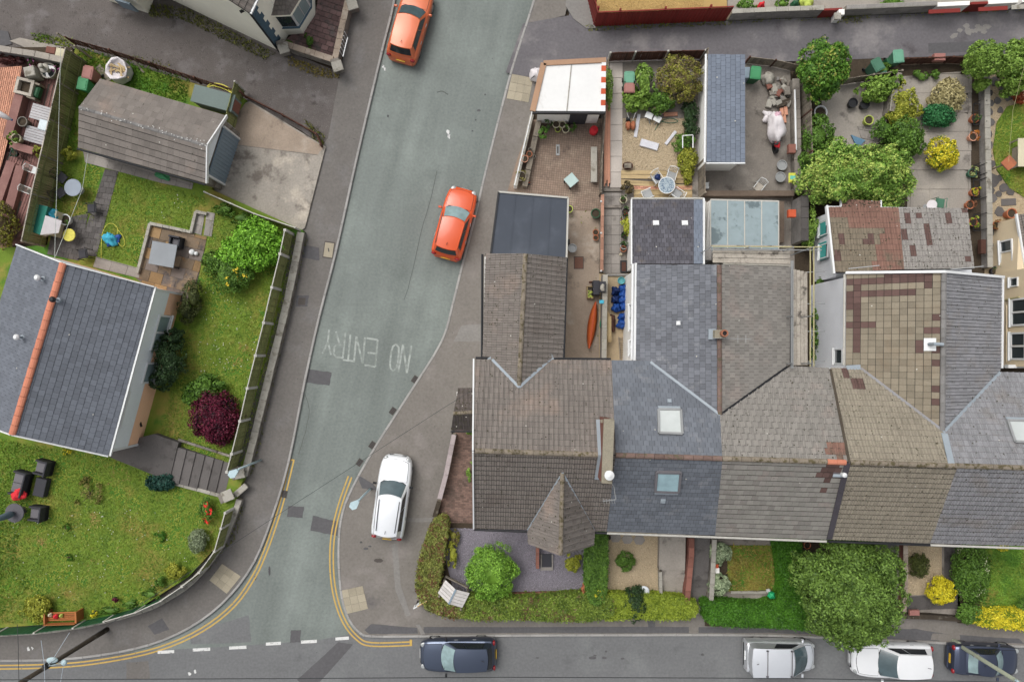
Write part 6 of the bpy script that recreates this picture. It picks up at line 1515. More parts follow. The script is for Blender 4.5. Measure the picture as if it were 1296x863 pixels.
cv = thing('rusty_cover', 'rusty brown square cover in the concrete passage', 'manhole cover', P(732.5, 332.5, .14)); MB().box(P(732.5, 332.5, .14), (.56, .72, .02)).build('frame', M['iron'], cv); MB().box(P(732.5, 332.5, .15), (.48, .64, .02)).build('lid', mat('rust', A(128, 92, 78), .8, n1=(14, .15)), cv)
cr = thing('crate', 'wooden crate with lime fruit and moss by the grey wall', 'crate', P(747, 371, .15)); c = P(747, 370, .45)
for dx, dy, w_, h_ in ((-.17, 0, .03, .66), (.17, 0, .03, .66), (0, .33, .37, .03), (0, -.33, .37, .03)): MB().box((c.x + dx, c.y + dy, .32), (w_, h_, .34)).build('side_board', M['decktan'], cr)
mb = MB(); gg = random.Random(4)
for k in range(14): mb.blob((c.x + gg.uniform(-.12, .12), c.y + gg.uniform(-.3, .1), .42), (.06, .06, .06), 6, 4, 0, k)
stuff(mb.build('moss_clumps', M['lime_p'], cr))
boxthing('water_butt', 'dark grey box against the wall beside the crate', 'box', 755, 364, (.36, .8, .8), M['dkgrey'], .15); boxthing('timber_offcut', 'short brown plank end near the dark grey box', 'board', 751, 357, (.5, .1, .06), M['wood_br'], .15)
kc = thing('canoe', 'long slim orange canoe leaning along the passage wall', 'canoe', P(750, 411, .15)); L_ = 2.9
a, b = P(754, 382, .5), P(745.5, 441, .5); d = (b - a).normalized(); nn = Vector((-d.y, d.x, 0)); mb = MB(); st_ = []
for k in range(11):
 t = k / 10; w_ = .26 * math.sin(math.pi * min(max(t * .96 + .02, 0), 1)) ** .7; p = a.lerp(b, t); z0 = .2 + .12 * abs(t - .5) ** 2 * 4
 st_ += [p - nn * w_ + Vector((0, 0, -.12)), p - nn * w_ * .5 + Vector((0, 0, .06)), p + Vector((0, 0, .12)), p + nn * w_ * .5 + Vector((0, 0, .06)), p + nn * w_ + Vector((0, 0, -.12)), p + Vector((0, 0, -.3))]
mb.add(st_, [(6 * k + j, 6 * k + 6 + j, 6 * k + 6 + (j + 1) % 6, 6 * k + (j + 1) % 6) for k in range(10) for j in range(6)]).build('hull', M['orange_p'], kc, True)
MB().bar(a + Vector((0, 0, .13)), b + Vector((0, 0, .13)), .05, .04).build('keel', M['hazard'], kc)

# flat roofed extension of the corner house
fx = thing('flat_extension', 'flat dark felt roofed extension behind the corner house', 'extension', P(672, 290, .12))
q = [(631, 243), (719, 250.5), (717, 326), (621, 322)]
MB().prism(PL([(634, 248), (712, 254), (711, 330), (626, 330)], 2.5), 0, 2.4).build('wall', M['render_w'], fx)
MB().prism(PL(q, 2.6), 2.42, 2.6).build('roof', M['felt'], fx)
w_ = PL(q, 2.62)
for k, (a, b) in enumerate(((0, 1), (1, 2), (3, 0))): MB().bar(w_[a], w_[b], .09, .1).build('roof_edge', M['post'] if k < 2 else M['black'], fx)
for k in range(1, 4): MB().bar(w_[0].lerp(w_[1], k / 4) + Vector((0, 0, -.01)), w_[3].lerp(w_[2], k / 4) + Vector((0, 0, -.01)), .05, .016).build('felt_lap', M['felt'], fx)
# side porch with little gable
po = thing('porch', 'small tiled porch roof on the footway side of the corner house', 'porch', P(588, 520, .12))
pa, pb = P(573.5, 523, 2.7), P(602, 521, 2.7); PU = Plane(pa, pb, P(590, 492, 2.25)); PD = Plane(pa, pb, P(588, 545, 2.25))
r_, _ = slope(po, PU, [(574, 522), (602, 521), (604, 491), (580, 491)], .24, .3, [mat('dark_porch_tile', A(100, 92, 88), .9, rnd=.15)], prof='roman', bond=False); slope(po, PD, [(574, 522), (602, 521), (602, 544), (571, 544)], .3, .3, [mat('black_tile', A(78, 72, 70), .9, rnd=.15)], prof='roman', bond=False)
ridge(r_, pa, pb, M['ridge_b'], r=.1); MB().prism(PL([(578, 496), (603, 494), (603, 540), (576, 540)], 2.2), .1, 2.15).build('wall', M['render_w'], po)
MB().tube([P(570.5, 546, 2.2), P(602, 546, 2.2)], .05, 6).build('gutter', M['black'], po)
garden([(575, 545), (602, 540), (600, 665), (552, 664), (556, 650)], .13, M['block_red'])
paving([(576, 546), (601, 545), (600, 662), (553, 661)], .135, .2, .1, mat('red_brown_paver', A(128, 104, 94), .92, rnd=.25, patch=(A(104, 88, 80), 1, .5, .7)), ((553, 661), (600, 662)), 'driveway', th=.012, g=.012, piece='block_paver')
W_ = [(576, 548), (566, 598), (558, 628)]
blockwall(W_, 'pale brick side wall with lilac coping below the porch', .7, M['stone'], .1, .2, mat('lilac_coping', A(172, 160, 160), .9, rnd=.1), nm='brick', bw=.24, bh=.12)
blockwall([(557, 632), (551, 652)], 'short mossy wall end beside the hedge top', .45, M['brick'], .1, .2, M['polewood'], nm='brick', bw=.24, bh=.12)

# --- walls between the yards, flagged path of house 2
garden([(763, 78), (882, 76), (890, 250), (890, 340), (758, 340), (758, 240)], .13, M['concrete_d'])
blockwall([(760.5, 250), (759.5, 345)], 'thin wall with orange clay coping beside the flagged path', .7, M['concrete_w'], .13, .12, mat('faded_clay_coping', A(176, 134, 114), .9, rnd=.16))
blockwall([(763, 350), (761.5, 456)], 'thick grey concrete wall between the two rear passages', .95, M['blockwork'], .13, .22, M['cap'])
for y in (255, 295, 343):
 heap('wall_light', {255: 'small white ball lamp at the top end of the thin orange wall', 295: 'small white ball lamp half way along the thin orange wall', 343: 'small white ball lamp at the lower end of the thin orange wall'}[y], 'lamp', 761, y, .06, .12, M['white'], .84)
paving([(764, 244), (786, 244), (786, 346), (763, 346)], .15, .48, .55, M['flag'], ((763, 346), (786, 346)), 'path', bond=False)
for k, y in enumerate((241, 262)): tag(MB().box(P(775, y, .2), (1.02, .16, .2), bev=.015).build('step', M['concrete_d']), 'upper dark step across the flagged path' if k == 0 else 'lower grey step across the flagged path', 'step', 'steps of the flagged path')
tag(MB().box(P(781, 348, .18), (1.4, .12, .16), bev=.015).build('step', M['blockwork']), 'grey block edge between the flagged path and the sandy yard', 'step')
paving([(772, 80), (788, 80), (787, 238), (772, 238)], .16, .75, .9, mat('pale_concrete', A(204, 195, 186), .92, rnd=.06, n1=(12, .08)), ((772, 238), (787, 238)), 'path', bond=False)
for k in range(5):
 a, b = P(765.5 + 1.6 * k, 128 + k * 2, .3), P(765 + 1.6 * k, 236 - (k % 3) * 4, .3); tag(MB().bar(a + Vector((0, 0, .03 * (k % 2))), b, .07, .06).build('clay_edging', M['brick_o']), ['long pale orange pole against the yard wall, leftmost of five', 'long orange pole second from the yard wall', 'long orange pole in the middle of the five', 'long orange pole second from the pale path', 'long orange pole along the pale path, rightmost of five'][k], 'pole', 'orange poles along the path')
fence([(767, 84), (765, 120), (763, 155), (760, 200), (758, 248)], 'weathered board fence on the right of the corner yard', .9, .15, M['wood'], M['wood'], post=.08)
garden([(758, 346), (800, 346), (800, 460), (758, 460)], .12, mat('sandy_concrete', A(186, 166, 136), .92, n1=(14, .1), patch=(A(160, 142, 118), .8, .5, .7), bump=(30, .3)))
# flower pots along the slated extension
for k, (x, y, r_, m_, pl_m, lb) in enumerate(((789, 253, .2, 'cream_p', lmd, 'pale tub with dark leaves at the top of the pot row by the slate extension'), (792, 268, .2, 'dkgrey', lmd, 'dark pot below the pale tub in the row by the slate extension'), (790, 297, .17, 'dkgrey', lmd, 'dark pot under the lime plant in the row by the slate extension'), (790, 311, .2, 'metal', lmd, 'grey ringed pot with rosettes near the end of the row'), (789, 315, .17, 'terra', None, 'brown pot last in the row by the slate extension'))):
 pot(x, y, r_, lb, M[m_], .15, .4, pl_m)
shrub('shrub', 'lime yellow feathery shrub in the pot row by the slate extension', 'shrub', [blob_px(794, 287, 9, .8, .2, ry=11)], 700, .12, leafmat('lime_leaves', A(150, 166, 40), A(206, 208, 84)), M['bark'], seed=61)
shrub('flower_clump', 'dark clump with red flowers in the pot row by the slate extension', 'flowers', [blob_px(792, 276, 6, .5, .2)], 200, .1, lmd, M['bark'], flowers=(M['red_p'], 12, .08, 'blossoms'), seed=62)
heap('plastic_ball', 'small cream ball at the end of the pot row', 'ball', 786, 322, .09, .18, M['cream_p'], .15)
dm = thing('doormat', 'dark bordered brown door mat at the side door of house with slate extension', 'mat', P(789.5, 337.5, .16)); MB().box(P(789.5, 337.5, .17), (.42, .72, .03)).build('border', M['black'], dm); MB().box(P(789.5, 337.5, .178), (.24, .52, .03)).build('mat', M['wood_br'], dm)
# blue sacks and timber in the sandy yard
tb = pot(786.5, 355, .2, 'pale teal round tub at the top of the blue sacks', mat('pale_teal', A(96, 170, 176), .6), .13, .5, soil=False, cat='tub', name='tub')
sk = ['blue sack at the top of the long heap, right', 'blue sack second from the top of the long heap', 'blue sack third from the top of the long heap', 'bright blue sack at the bottom right of the long heap', 'blue sack at the bottom left of the long heap', 'dark sack with pale patch at the top left of the heap', 'dark sack with pale marks half way down the heap left', 'upper blue sack of the small separate heap', 'lower blue sack of the small separate heap']
for k, (x, y, r_, m_) in enumerate(((789, 365, .26, 'blue_p'), (789, 372, .25, 'blue_p'), (788, 380, .25, 'blue_p'), (789, 388, .25, 'blue_p'), (780.5, 389, .26, 'blue_p'), (779.5, 368, .25, 'blue_d'), (779.5, 379, .25, 'blue_d'), (788, 401, .25, 'blue_p'), (787, 410, .26, 'blue_p'))):
 heap('builders_sack', sk[k], 'sack', x, y, r_, .55, M[m_], .13, seed=k, bump=.22, group='blue sacks in the sandy yard')
heap('groundsheet', 'emerald green sheet beside the grey concrete wall', 'sheet', 766, 409, .28, .5, mat('emerald_plastic', A(30, 150, 118), .5), .13, sy=1.6, bump=.25)
heap('wheelbarrow_cover', 'rusty brown tarpaulin bundle beside the leaning timbers', 'bundle', 773, 409, .3, .45, M['wood_br'], .13, sy=1.7, bump=.15)
for k, x in enumerate((769.5, 771.2, 773)): tag(MB().bar(P(x - .3, 394 + k * 3, .75), P(x, 433, .7), .08, .05).build('timber_length', M['decktan']), ['pale timber length nearest the grey wall', 'pale timber length between the other two', 'pale timber length nearest the blue sacks'][k], 'timber', 'timber lengths over the brown bundle')
ld = thing('ladder', 'pale ladder lying along the house wall at the bottom of the sandy yard', 'ladder', P(788, 440, .2))
for x in (783, 793): MB().bar(P(x, 426, .25), P(x + 2, 455, .25), .04, .06).build('rail', M['wood'], ld)
for k in range(9): MB().bar(P(783 + .2 * k, 428 + 3 * k, .25), P(793 + .2 * k, 428 + 3 * k, .25), .03, .03).build('rung', M['wood'], ld)
boxthing('dustpan', 'small white blue object on the thick grey wall', 'tool', 761.5, 382, (.26, .2, .05), M['sky_p'], 1.16); boxthing('toolbox', 'dark grey box standing on the top end of the thick wall', 'box', 763, 363, (.34, .6, .2), M['dkgrey'], 1.16); heap('stone', 'pale stone on the dark grey box on the thick wall', 'stone', 762.5, 364, .12, .12, M['cap'], 1.36, sy=1.7)

# --- gravel garden and timber deck of house 2
slab('garden_ground', [(788, 150), (872, 150), (870, 217), (787, 217)], 0, .16, M['gravel_t']); pebbles([(788, 150), (872, 150), (870, 217), (787, 217)], .16, 260, M['peb_t'], .03, 'tan_gravel', 33)
paving([(786, 216), (876, 216), (876, 238), (786, 234)], .2, 4.2, .24, M['decktan'], ((786, 234), (876, 235)), 'decking', piece='deck_board'); paving([(802, 240), (876, 240), (876, 253), (802, 253)], .2, 1.5, .26, M['decktan'], ((802, 253), (876, 253)), 'decking', piece='deck_board')
paving([(802, 235.5), (876, 236), (876, 240), (802, 240)], .2, .22, .11, M['brick_o'], ((802, 240), (876, 240)), 'brick_strip', piece='brick')
mosaic = mat('blue_white_mosaic', A(168, 182, 190), .4, n1=(26, .3), patch=(A(90, 112, 136), 16, .5, .56))
table('mosaic_table', 'round blue and white mosaic table with white rim on the timber deck', 844, 234.5, .88, .88, .74, 0, mosaic, M['metal'], .22, True, ring=True)
for x, y, a, lb in ((832, 225, .6, 'white metal chair with blue cushion above left of the mosaic table'), (850, 222, -.3, 'white metal chair above the mosaic table'), (820.5, 245, 2.0, 'white metal chair below left of the mosaic table'), (857.5, 244.5, -2.2, 'white metal chair below right of the mosaic table')): chair(lb, x, y, a, M['white'], M['metal'], .22)
heap('cushion', 'dark blue cushion on the chair above left of the mosaic table', 'cushion', 832.5, 224, .17, .14, M['blue_d'], .67)
mw = thing('lawn_mower', 'orange and black lawn mower at the top of the gravel garden', 'mower', P(799, 158, .17))
for dx in (-.13, .15): MB().blob((P(798, 159, .4).x + dx, P(799, 159, .4).y, .38), (.15, .26, .2), 12, 8, .08, 3).build('body', M['terra'], mw, True)
MB().box(P(795, 151.5, .45), (.22, .16, .3), bev=.04).build('engine', M['black'], mw)
for s in (-1, 1): MB().tube([P(799 + s * 2, 152, .5), P(799 + s * 5.5, 143, .8)], .016, 5).build('handle', M['white'], mw)
for x, y, d_, rz, lb in ((806.5, 159, (.2, 1.35, .05), -.16, 'white plank lying beside the lawn mower'), (822, 183, (1.05, .42, .12), -.28, 'pale blue white panel lying on the gravel'), (849, 174.5, (.18, .95, .08), -.66, 'slim pale panel leaning right of the gravel'), (849, 144.5, (.8, .22, .1), .05, 'orange brown plank at the top of the gravel garden')): boxthing('panel' if 'panel' in lb else 'plank', lb, 'board', x, y, d_, M['brick_o'] if 'orange' in lb else mat('pale_panel', A(220, 220, 226), .6), .17, rz)
bt = thing('garden_table', 'small white folded cloth table on the gravel', 'table', P(828, 147, .17)); c = P(828, 147, .7)
for dx, rz in ((-.25, -.4), (.22, -.5)): MB().box((c.x + dx, c.y - dx * .4, .5), (.42, .34, .03), rz).build('table_top', M['white'], bt)
for dx in (-.3, .3): MB().bar((c.x + dx, c.y, .5), (c.x + dx * .4, c.y - .3, .17), .04, .04).build('leg', M['metal'], bt)
hose('garden_hose', 'thin green hose curling over the gravel', [(829, 165), (833, 158), (840, 152), (850, 150), (858, 154), (848, 156), (838, 154)], M['sage_d'], .18)
lg = thing('log_basket', 'round wicker log basket at the lower left of the gravel', 'basket', P(795, 210, .17)); c = P(794.5, 210, .4); MB().lathe((c.x, c.y, .17), [(.2, 0), (.28, .25), (.25, .25), (.2, .1), (0, .1)], 16, 1.1, .8).build('basket', M['wood_br'], lg, True); [MB().bar((c.x - .2, c.y - .1 + .07 * k, .4), (c.x + .2, c.y - .1 + .07 * k, .42), .06, .06).build('log', M['wood'], lg) for k in range(4)]
fence([(769, 78), (800, 77), (840, 76), (886, 75)], 'dark fence with pale post tops along the lane behind the gravel garden', 1.1, .15, M['wood_br'], M['post'], post=.1)
fence([(887, 76), (886, 120), (885, 165), (883, 210), (884, 251)], 'silvery grey board fence between the gravel garden and the slate shed', 1.4, .15, M['wood'], M['wood'], post=.09)
wheelie_bin(797, 99, 'pale green lidded bin at the top of the gravel garden', M['sage_d'], M['sage_p']); wheelie_bin(797, 109.5, 'pale pink lidded bin below the pale green bin', M['pink_p'], M['pink_p'])
wfr = thing('plant_support', 'white tubular frame among the yellow shrubs beside the gravel', 'frame', P(870, 178, .2))
for x in (864, 877): MB().tube([P(x, 187, .2), P(x, 187, 1.3), P(x, 172, 1.3)], .03, 6).build('leg', M['white'], wfr)
MB().tube([P(864, 172, 1.3), P(877, 171, 1.3)], .03, 6).build('rail', M['white'], wfr)

# --- slate shed and yard of house 3
ss = thing('slate_shed', 'long narrow shed with a pale blue grey slate roof', 'shed', P(920, 137, .12))
S6 = Plane(P(895, 205, 2.5), P(895, 69, 2.5), P(943, 137, 2.9)); MB().prism(PL([(898, 72), (940, 72), (940, 202), (897, 202)], 2.4), .1, 2.38).build('wall', M['render_w'], ss)
slope(ss, S6, [(896, 69), (943, 69.5), (943, 206), (894, 205)], .28, .25, [M['slate_b']], prof='flat', g=.01)
MB().tube([P(893.5, 69, 2.45), P(892, 206, 2.45)], .06, 8).build('gutter', M['white'], ss); MB().bar(P(894, 207, 2.5), P(943, 207, 2.9), .06, .14).build('barge_board', M['white'], ss)
garden([(886, 78), (1000, 80), (1006, 345), (886, 345)], .14, M['concrete_d'])
boxthing('white_block', 'white block at the foot of the silvery fence below the slate shed', 'block', 893, 197, (.3, .3, .4), M['white'], .15)
sp_ = thing('garden_stool', 'square white stool below the slate shed', 'stool', P(893, 235, .15)); MB().box(P(893, 235, .55), (.36, .36, .05), bev=.02).build('seat', M['white'], sp_); [MB().box(P(893, 235, .34) + Vector((a * .13, b * .13, 0)), (.05, .05, .38)).build('leg', M['white'], sp_) for a in (-1, 1) for b in (-1, 1)]
chair('pale mesh garden chair tilted on the concrete near the beam', 961, 236, -.65, M['white'], M['wood_g'], .15, w=.46)
for k, (a, b) in enumerate((((888, 246), (1003, 246)), ((890, 308), (890, 256)), ((986.5, 308), (986.5, 256)))): tag(MB().bar(P(*a, .6), P(*b, .6), .3 if k == 0 else .34, .5).build('timber_sleeper', mat('dark_sleeper', A(112, 98, 86), .92, rnd=.2, n1=(10, .16), n2=(2, .14)) if 'dark_sleeper' not in bpy.data.materials else bpy.data.materials['dark_sleeper']), ['long timber sleeper above the glass roof', 'timber sleeper at the left of the glass roof', 'timber sleeper at the right of the glass roof'][k], 'sleeper', 'timber sleepers round the glass roof')
cg = thing('glass_lean_to', 'weathered pale glass lean-to roof behind the scaffold boards', 'lean-to', P(940, 285, .15))
GP = Plane(P(899, 253, 2.1), P(984, 255, 2.1), P(940, 318, 2.8))
q = [GP.at(*p) for p in ((899, 253), (985, 255), (985, 318), (899, 318))]
for k in range(4):
 a, b, c_, d_ = q[0].lerp(q[1], k / 4 + .004), q[0].lerp(q[1], (k + 1) / 4 - .004), q[3].lerp(q[2], (k + 1) / 4 - .004), q[3].lerp(q[2], k / 4 + .004)
 w_ = ccw_plane(GP, [a, b, c_, d_]); MB().face([p + GP.n * .03 for p in w_]).build('pane', M['poly'], cg)
for k in range(5): MB().bar(q[0].lerp(q[1], k / 4) + GP.n * .04, q[3].lerp(q[2], k / 4) + GP.n * .04, .05, .05).build('glazing_bar', M['post'], cg)
MB().bar(q[0], q[1], .08, .1).build('eaves_beam', M['post'], cg); MB().prism([p[:2] for p in q], .15, 1.9).build('wall', M['render_w'], cg)
bc = heap('motorbike_cover', 'white plastic cover draped over the parked motorbike', 'cover', 983, 160, .45, .95, M['wsheet'], .3, R(8), sy=1.9, bump=.16, seed=8)
mo = thing('motorbike', 'red and black motorbike mostly under a white plastic cover', 'motorbike', P(982, 180, .15))
c = P(981, 188, .45); w_ = MB().lathe((0, 0, 0), [(.18, -.06), (.3, -.06), (.31, 0), (.3, .06), (.18, .06)], 18).build('wheel', M['black'], mo, True, local=True); w_.matrix_parent_inverse = Matrix.Translation(-mo.location); w_.matrix_basis = Matrix.Translation((c.x, c.y, .46)) @ Matrix.Rotation(R(15), 4, 'Z') @ Matrix.Rotation(R(90), 4, 'Y')
MB().blob(P(984, 183, .7), (.16, .24, .14), 12, 8, .1).build('fairing', M['red_p'], mo, True); MB().tube([P(977, 179, 1.0), P(983, 180, 1.02), P(990, 178, 1.0)], .02, 6).build('handlebar', M['black'], mo); MB().box(P(983, 182, .9), (.2, .12, .12), .2, bev=.04).build('headlight', M['glass'], mo)
heap('plastic_bag', 'pink plastic bag on the white motorbike cover', 'bag', 985, 146, .24, .3, mat('pink_plastic', A(226, 186, 200), .5), .9, seed=4); heap('plastic_sheet', 'grey crumpled sheet at the top of the white motorbike cover', 'sheet', 975, 147, .42, .3, M['wsheet'], .15, seed=5, bump=.3, sy=.7)
wheelie_bin(957, 92.5, 'green wheeled bin at the lane end of the concrete yard', M['green_d'], M['green_p'], -.1); boxthing('recycling_box', 'narrow grey box between the slate shed and the green bin', 'box', 945.5, 92, (.36, .62, .7), M['bluegrey'], .15)
gg = random.Random(12)
for k in range(26):
 x, y = gg.uniform(972, 998), gg.uniform(98, 132); s_ = gg.uniform(.16, .34); c = P(x, y, .3)
 tag(MB().box((0, 0, s_ * .3), (s_ * 1.4, s_, s_ * .6), bev=.03).build('rubble_block', M[gg.choice(('stone', 'blockwork', 'cap', 'brick'))]), 'broken grey or brown masonry block in the rubble heap beside the concrete yard fence', 'rubble', 'rubble heap of broken masonry').matrix_basis = Matrix.Translation((c.x, c.y, .15 + gg.uniform(0, .2))) @ Matrix.Rotation(gg.uniform(0, 3), 4, 'Z') @ Matrix.Rotation(gg.uniform(-.3, .3), 4, 'X')
heap('boulder', 'large pale tan boulder beside the green bin', 'boulder', 973, 100, .36, .5, M['cap'], .15, seed=3, bump=.2)
for k, (x, y, lb) in enumerate(((990, 142, 'orange clay tile leaning below the rubble, left'), (995, 140, 'orange clay tile leaning below the rubble, middle'), (993, 150, 'orange clay tile leaning below the rubble, lowest'))): boxthing('clay_tile', lb, 'tile', x, y, (.2, .5, .12), M['brick_o'], .2, .1, 'clay tiles below the rubble')
for k, (a, b, lb) in enumerate((((984, 131), (999, 126), 'dark plank across the foot of the rubble'), ((983, 135), (996, 131), 'second dark plank below the rubble'))): tag(MB().bar(P(*a, .4), P(*b, .45), .14, .06).build('plank', M['polewood']), lb, 'plank', 'dark planks by the rubble')
blockwall([(1002, 105), (1004, 180), (1005, 246)], 'low block planter wall along the right of the concrete yard', .55, M['stone'], .14, .34, M['concrete_d'])
blockwall([(1005, 255), (1005, 310)], 'dark grey block wall right of the glass lean-to', 1.4, M['blockwork'], .14, .36, mat('dark_coping', A(96, 92, 90), .92, rnd=.3))
tag(MB().tube([P(1006, 114, .9), P(1007.5, 190, .9)], .055, 8).build('plastic_pipe', M['white']), 'long white pipe lying along the block planter wall', 'pipe')
for k, (x, y, m_, lb) in enumerate(((1003, 188, 'brick', 'red brick stack on the block planter wall'), (1003, 270, 'brick', 'orange red crate on the dark grey block wall'))): boxthing('brick_stack' if k == 0 else 'crate', lb, 'bricks' if k == 0 else 'crate', x, y, (.4, .5, .3) if k == 0 else (.42, .42, .26), M['hazard'] if k else M[m_], .7 if k == 0 else 1.6)
yb = thing('compost_sack', 'yellow and green compost sack on the block planter wall', 'sack', P(1003, 225, .7)); c = P(1003, 225, .85); MB().box((c.x, c.y, .8), (.4, .55, .16), bev=.06).build('sack', mat('lime_yellow', A(220, 222, 90), .5), yb); MB().box((c.x, c.y, .885), (.3, .2, .01)).build('label_band', mat('mint', A(120, 210, 190), .5), yb)
for x, y, lb in ((990, 209, 'clear grey plastic tub, upper of two near the yellow sack'), (988, 224, 'clear grey plastic tub, lower of two near the yellow sack')): pot(x, y, .28, lb, M['metal'], .15, .3, soil=False, name='plastic_tub', cat='tub')
fence([(1012, 100), (1014, 150), (1015, 200), (1016, 262)], 'silvery slatted fence right of the concrete yard', 1.3, .15, M['wood'], M['wood_br'], post=.1)
fence([(943, 80), (975, 84), (1010, 92)], 'slatted grey fence along the lane beside the green bin', .8, .15, M['wood'], M['wood_br'], post=.09)

# --- scaffold behind house 3
sc = thing('scaffold', 'timber boarded scaffold with yellow and grey poles round the rear wing', 'scaffold', P(1010, 400, .15)); zS = 4.75
for k in range(3): MB().bar(P(902, 317 + 6 * k, zS), P(1000, 319 + 6 * k, zS), .26, .05).build('scaffold_board', M['wood_g'], sc)
MB().bar(P(915, 334, zS - .05), P(1000, 338, zS - .05), .2, .04).build('toe_board', M['cap'], sc); MB().bar(P(900, 311, zS + .25), P(1000, 312, zS + .25), .05, .2).build('toe_board', M['wood_g'], sc)
for k in range(4): MB().bar(P(1005.5 + 4.6 * k, 341 + k, zS - .1), P(1006 + 4.6 * k, 462, zS - .1), .17, .05).build('scaffold_board', M['wood_g'], sc)
for x, m_ in ((1001.5, 'metal'), (1003.5, 'metal')): MB().tube([P(x, 330, zS + .9), P(x, 466, zS + .9)], .03, 6).build('scaffold_pole', M[m_], sc)
for x in (1025.5, 1030): MB().tube([P(x, 312, zS + .9), P(x, 464, zS + .9)], .03, 7).build('scaffold_pole', M['yelpole'], sc)
for y in (312, 316): MB().tube([P(900, y, zS + .5), P(1040, y + .8, zS + .5)], .028, 6).build('scaffold_pole', M['yelpole'] if y == 312 else M['metal'], sc)
for y in (345, 385, 420, 458): MB().tube([P(998, y, zS - .2), P(1044, y - 1, zS - .2)], .028, 6).build('scaffold_pole', M['metal'], sc)
for x, y in ((902, 312), (950, 312), (1001, 314), (1026, 314), (1026, 400), (1026, 460), (1001, 400), (1001, 460)): p = P(x, y, zS + 1.0); MB().tube([(p.x, p.y, .15), (p.x, p.y, zS + (1.3 if x > 1000 else .9))], .03, 6).build('scaffold_pole', M['metal'], sc)
boxthing('chimney_block', 'small grey block stack beside the scaffold corner', 'block', 896, 322, (.4, .6, 3.4), M['blockwork'], .15)
# ------------------------------------------------------------------ right hand rear gardens
garden([(1006, 78), (1250, 70), (1250, 350), (1030, 350), (1030, 470), (1000, 470)], .13, M['soil'])
sheet('yard', [(1040, 108), (1128, 98), (1120, 175), (1100, 190), (1060, 200), (1040, 160)], .137, M['concrete'])
paving([(1128, 98), (1230, 90), (1228, 264), (1148, 264), (1150, 180)], .14, 1.1, 1.1, M['concrete'], ((1148, 264), (1228, 264)), 'path', bond=False)
sheet('gravel_path', [(1246, 78), (1400, 78), (1400, 350), (1246, 350)], .14, M['gravel_t']); pebbles([(1246, 90), (1300, 90), (1300, 290), (1270, 350), (1246, 350)], .14, 160, M['peb_t'], .03, 'tan_gravel', 35)
lw = [(1302, 128), (1275, 135), (1262, 155), (1257, 190), (1262, 215), (1278, 238), (1310, 258), (1400, 260), (1400, 128)]
slab('lawn', lw, 0, .2, M['lawn']); grass(lw[:7], .2, 320, M['blade'], .06, .028, seed=11)
gg = random.Random(8)
for k, (x, y, r_) in enumerate(((1258, 103, .3), (1268, 112, .2), (1252, 118, .22), (1276, 122, .34), (1253, 131, .26), (1262, 128, .22), (1253, 142, .22), (1266, 140, .2), (1254, 155, .26), (1252, 170, .22), (1252, 184, .24), (1251, 198, .2), (1255, 208, .22), (1250, 218, .2), (1256, 229, .42), (1265, 225, .2), (1270, 238, .3), (1253, 241, .3), (1278, 243, .26), (1264, 246, .2), (1254, 252, .36), (1264, 268, .3), (1253, 293, .34), (1252, 310, .3), (1258, 320, .26))):
 c = P(x, y, .15); n = 7; mb = MB().prism([(c.x + math.cos(6.283 * i / n) * r_ * gg.uniform(.7, 1.1), c.y + math.sin(6.283 * i / n) * r_ * gg.uniform(.7, 1.2)) for i in range(n)], .13, .175 + gg.uniform(0, .015))
 tag(mb.build('stepping_stone', M['flag_d']), ('large' if r_ > .29 else 'small' if r_ < .225 else 'medium') + ' grey stepping stone in the gravel path, ' + 'first second third fourth fifth sixth seventh eighth ninth tenth eleventh twelfth thirteenth fourteenth fifteenth sixteenth seventeenth eighteenth nineteenth twentieth twenty-first twenty-second twenty-third twenty-fourth twenty-fifth'.split()[k] + ' from the rear lane', 'stone', 'stepping stones in the gravel path')
tag(MB().box(P(1276.5, 256, .16), (.85, .4, .06), .05, bev=.02).build('stepping_stone', M['flag_d']), 'wide rectangular grey slab set in the tan gravel near the cream house', 'stone')
blockwall([(1241, 95), (1242, 180), (1244, 260), (1245, 340)], 'narrow grey wall between the concrete path and the gravel path', .5, M['blockwork'], .13, .26, M['cap'])
for k, (y0, y1, lb) in enumerate(((132, 158, 'black wire shelf rack with leafy pots, upper'), (210, 222, 'black wire shelf rack with bright flowers, middle'), (228, 252, 'black wire shelf rack with yellow plants, lower'), (272, 292, 'black wire shelf rack by the end of the grey wall'))):
 t = thing('plant_rack', lb, 'rack', P(1236, (y0 + y1) / 2, .15), 'black plant racks along the wall')
 for z in (.3, .7):
  for k2 in range(4): y = y0 + (y1 - y0) * k2 / 3; MB().bar(P(1232, y, z), P(1240, y, z), .03, .03).build('shelf_bar', M['black'], t)
  for x in (1232, 1240): MB().bar(P(x, y0, z), P(x, y1, z), .025, .025).build('rail', M['black'], t)
 for x in (1232, 1240):
  for y in (y0, y1): p = P(x, y, .15); MB().bar(p, p + Vector((0, 0, .6)), .03, .03).build('leg', M['black'], t)
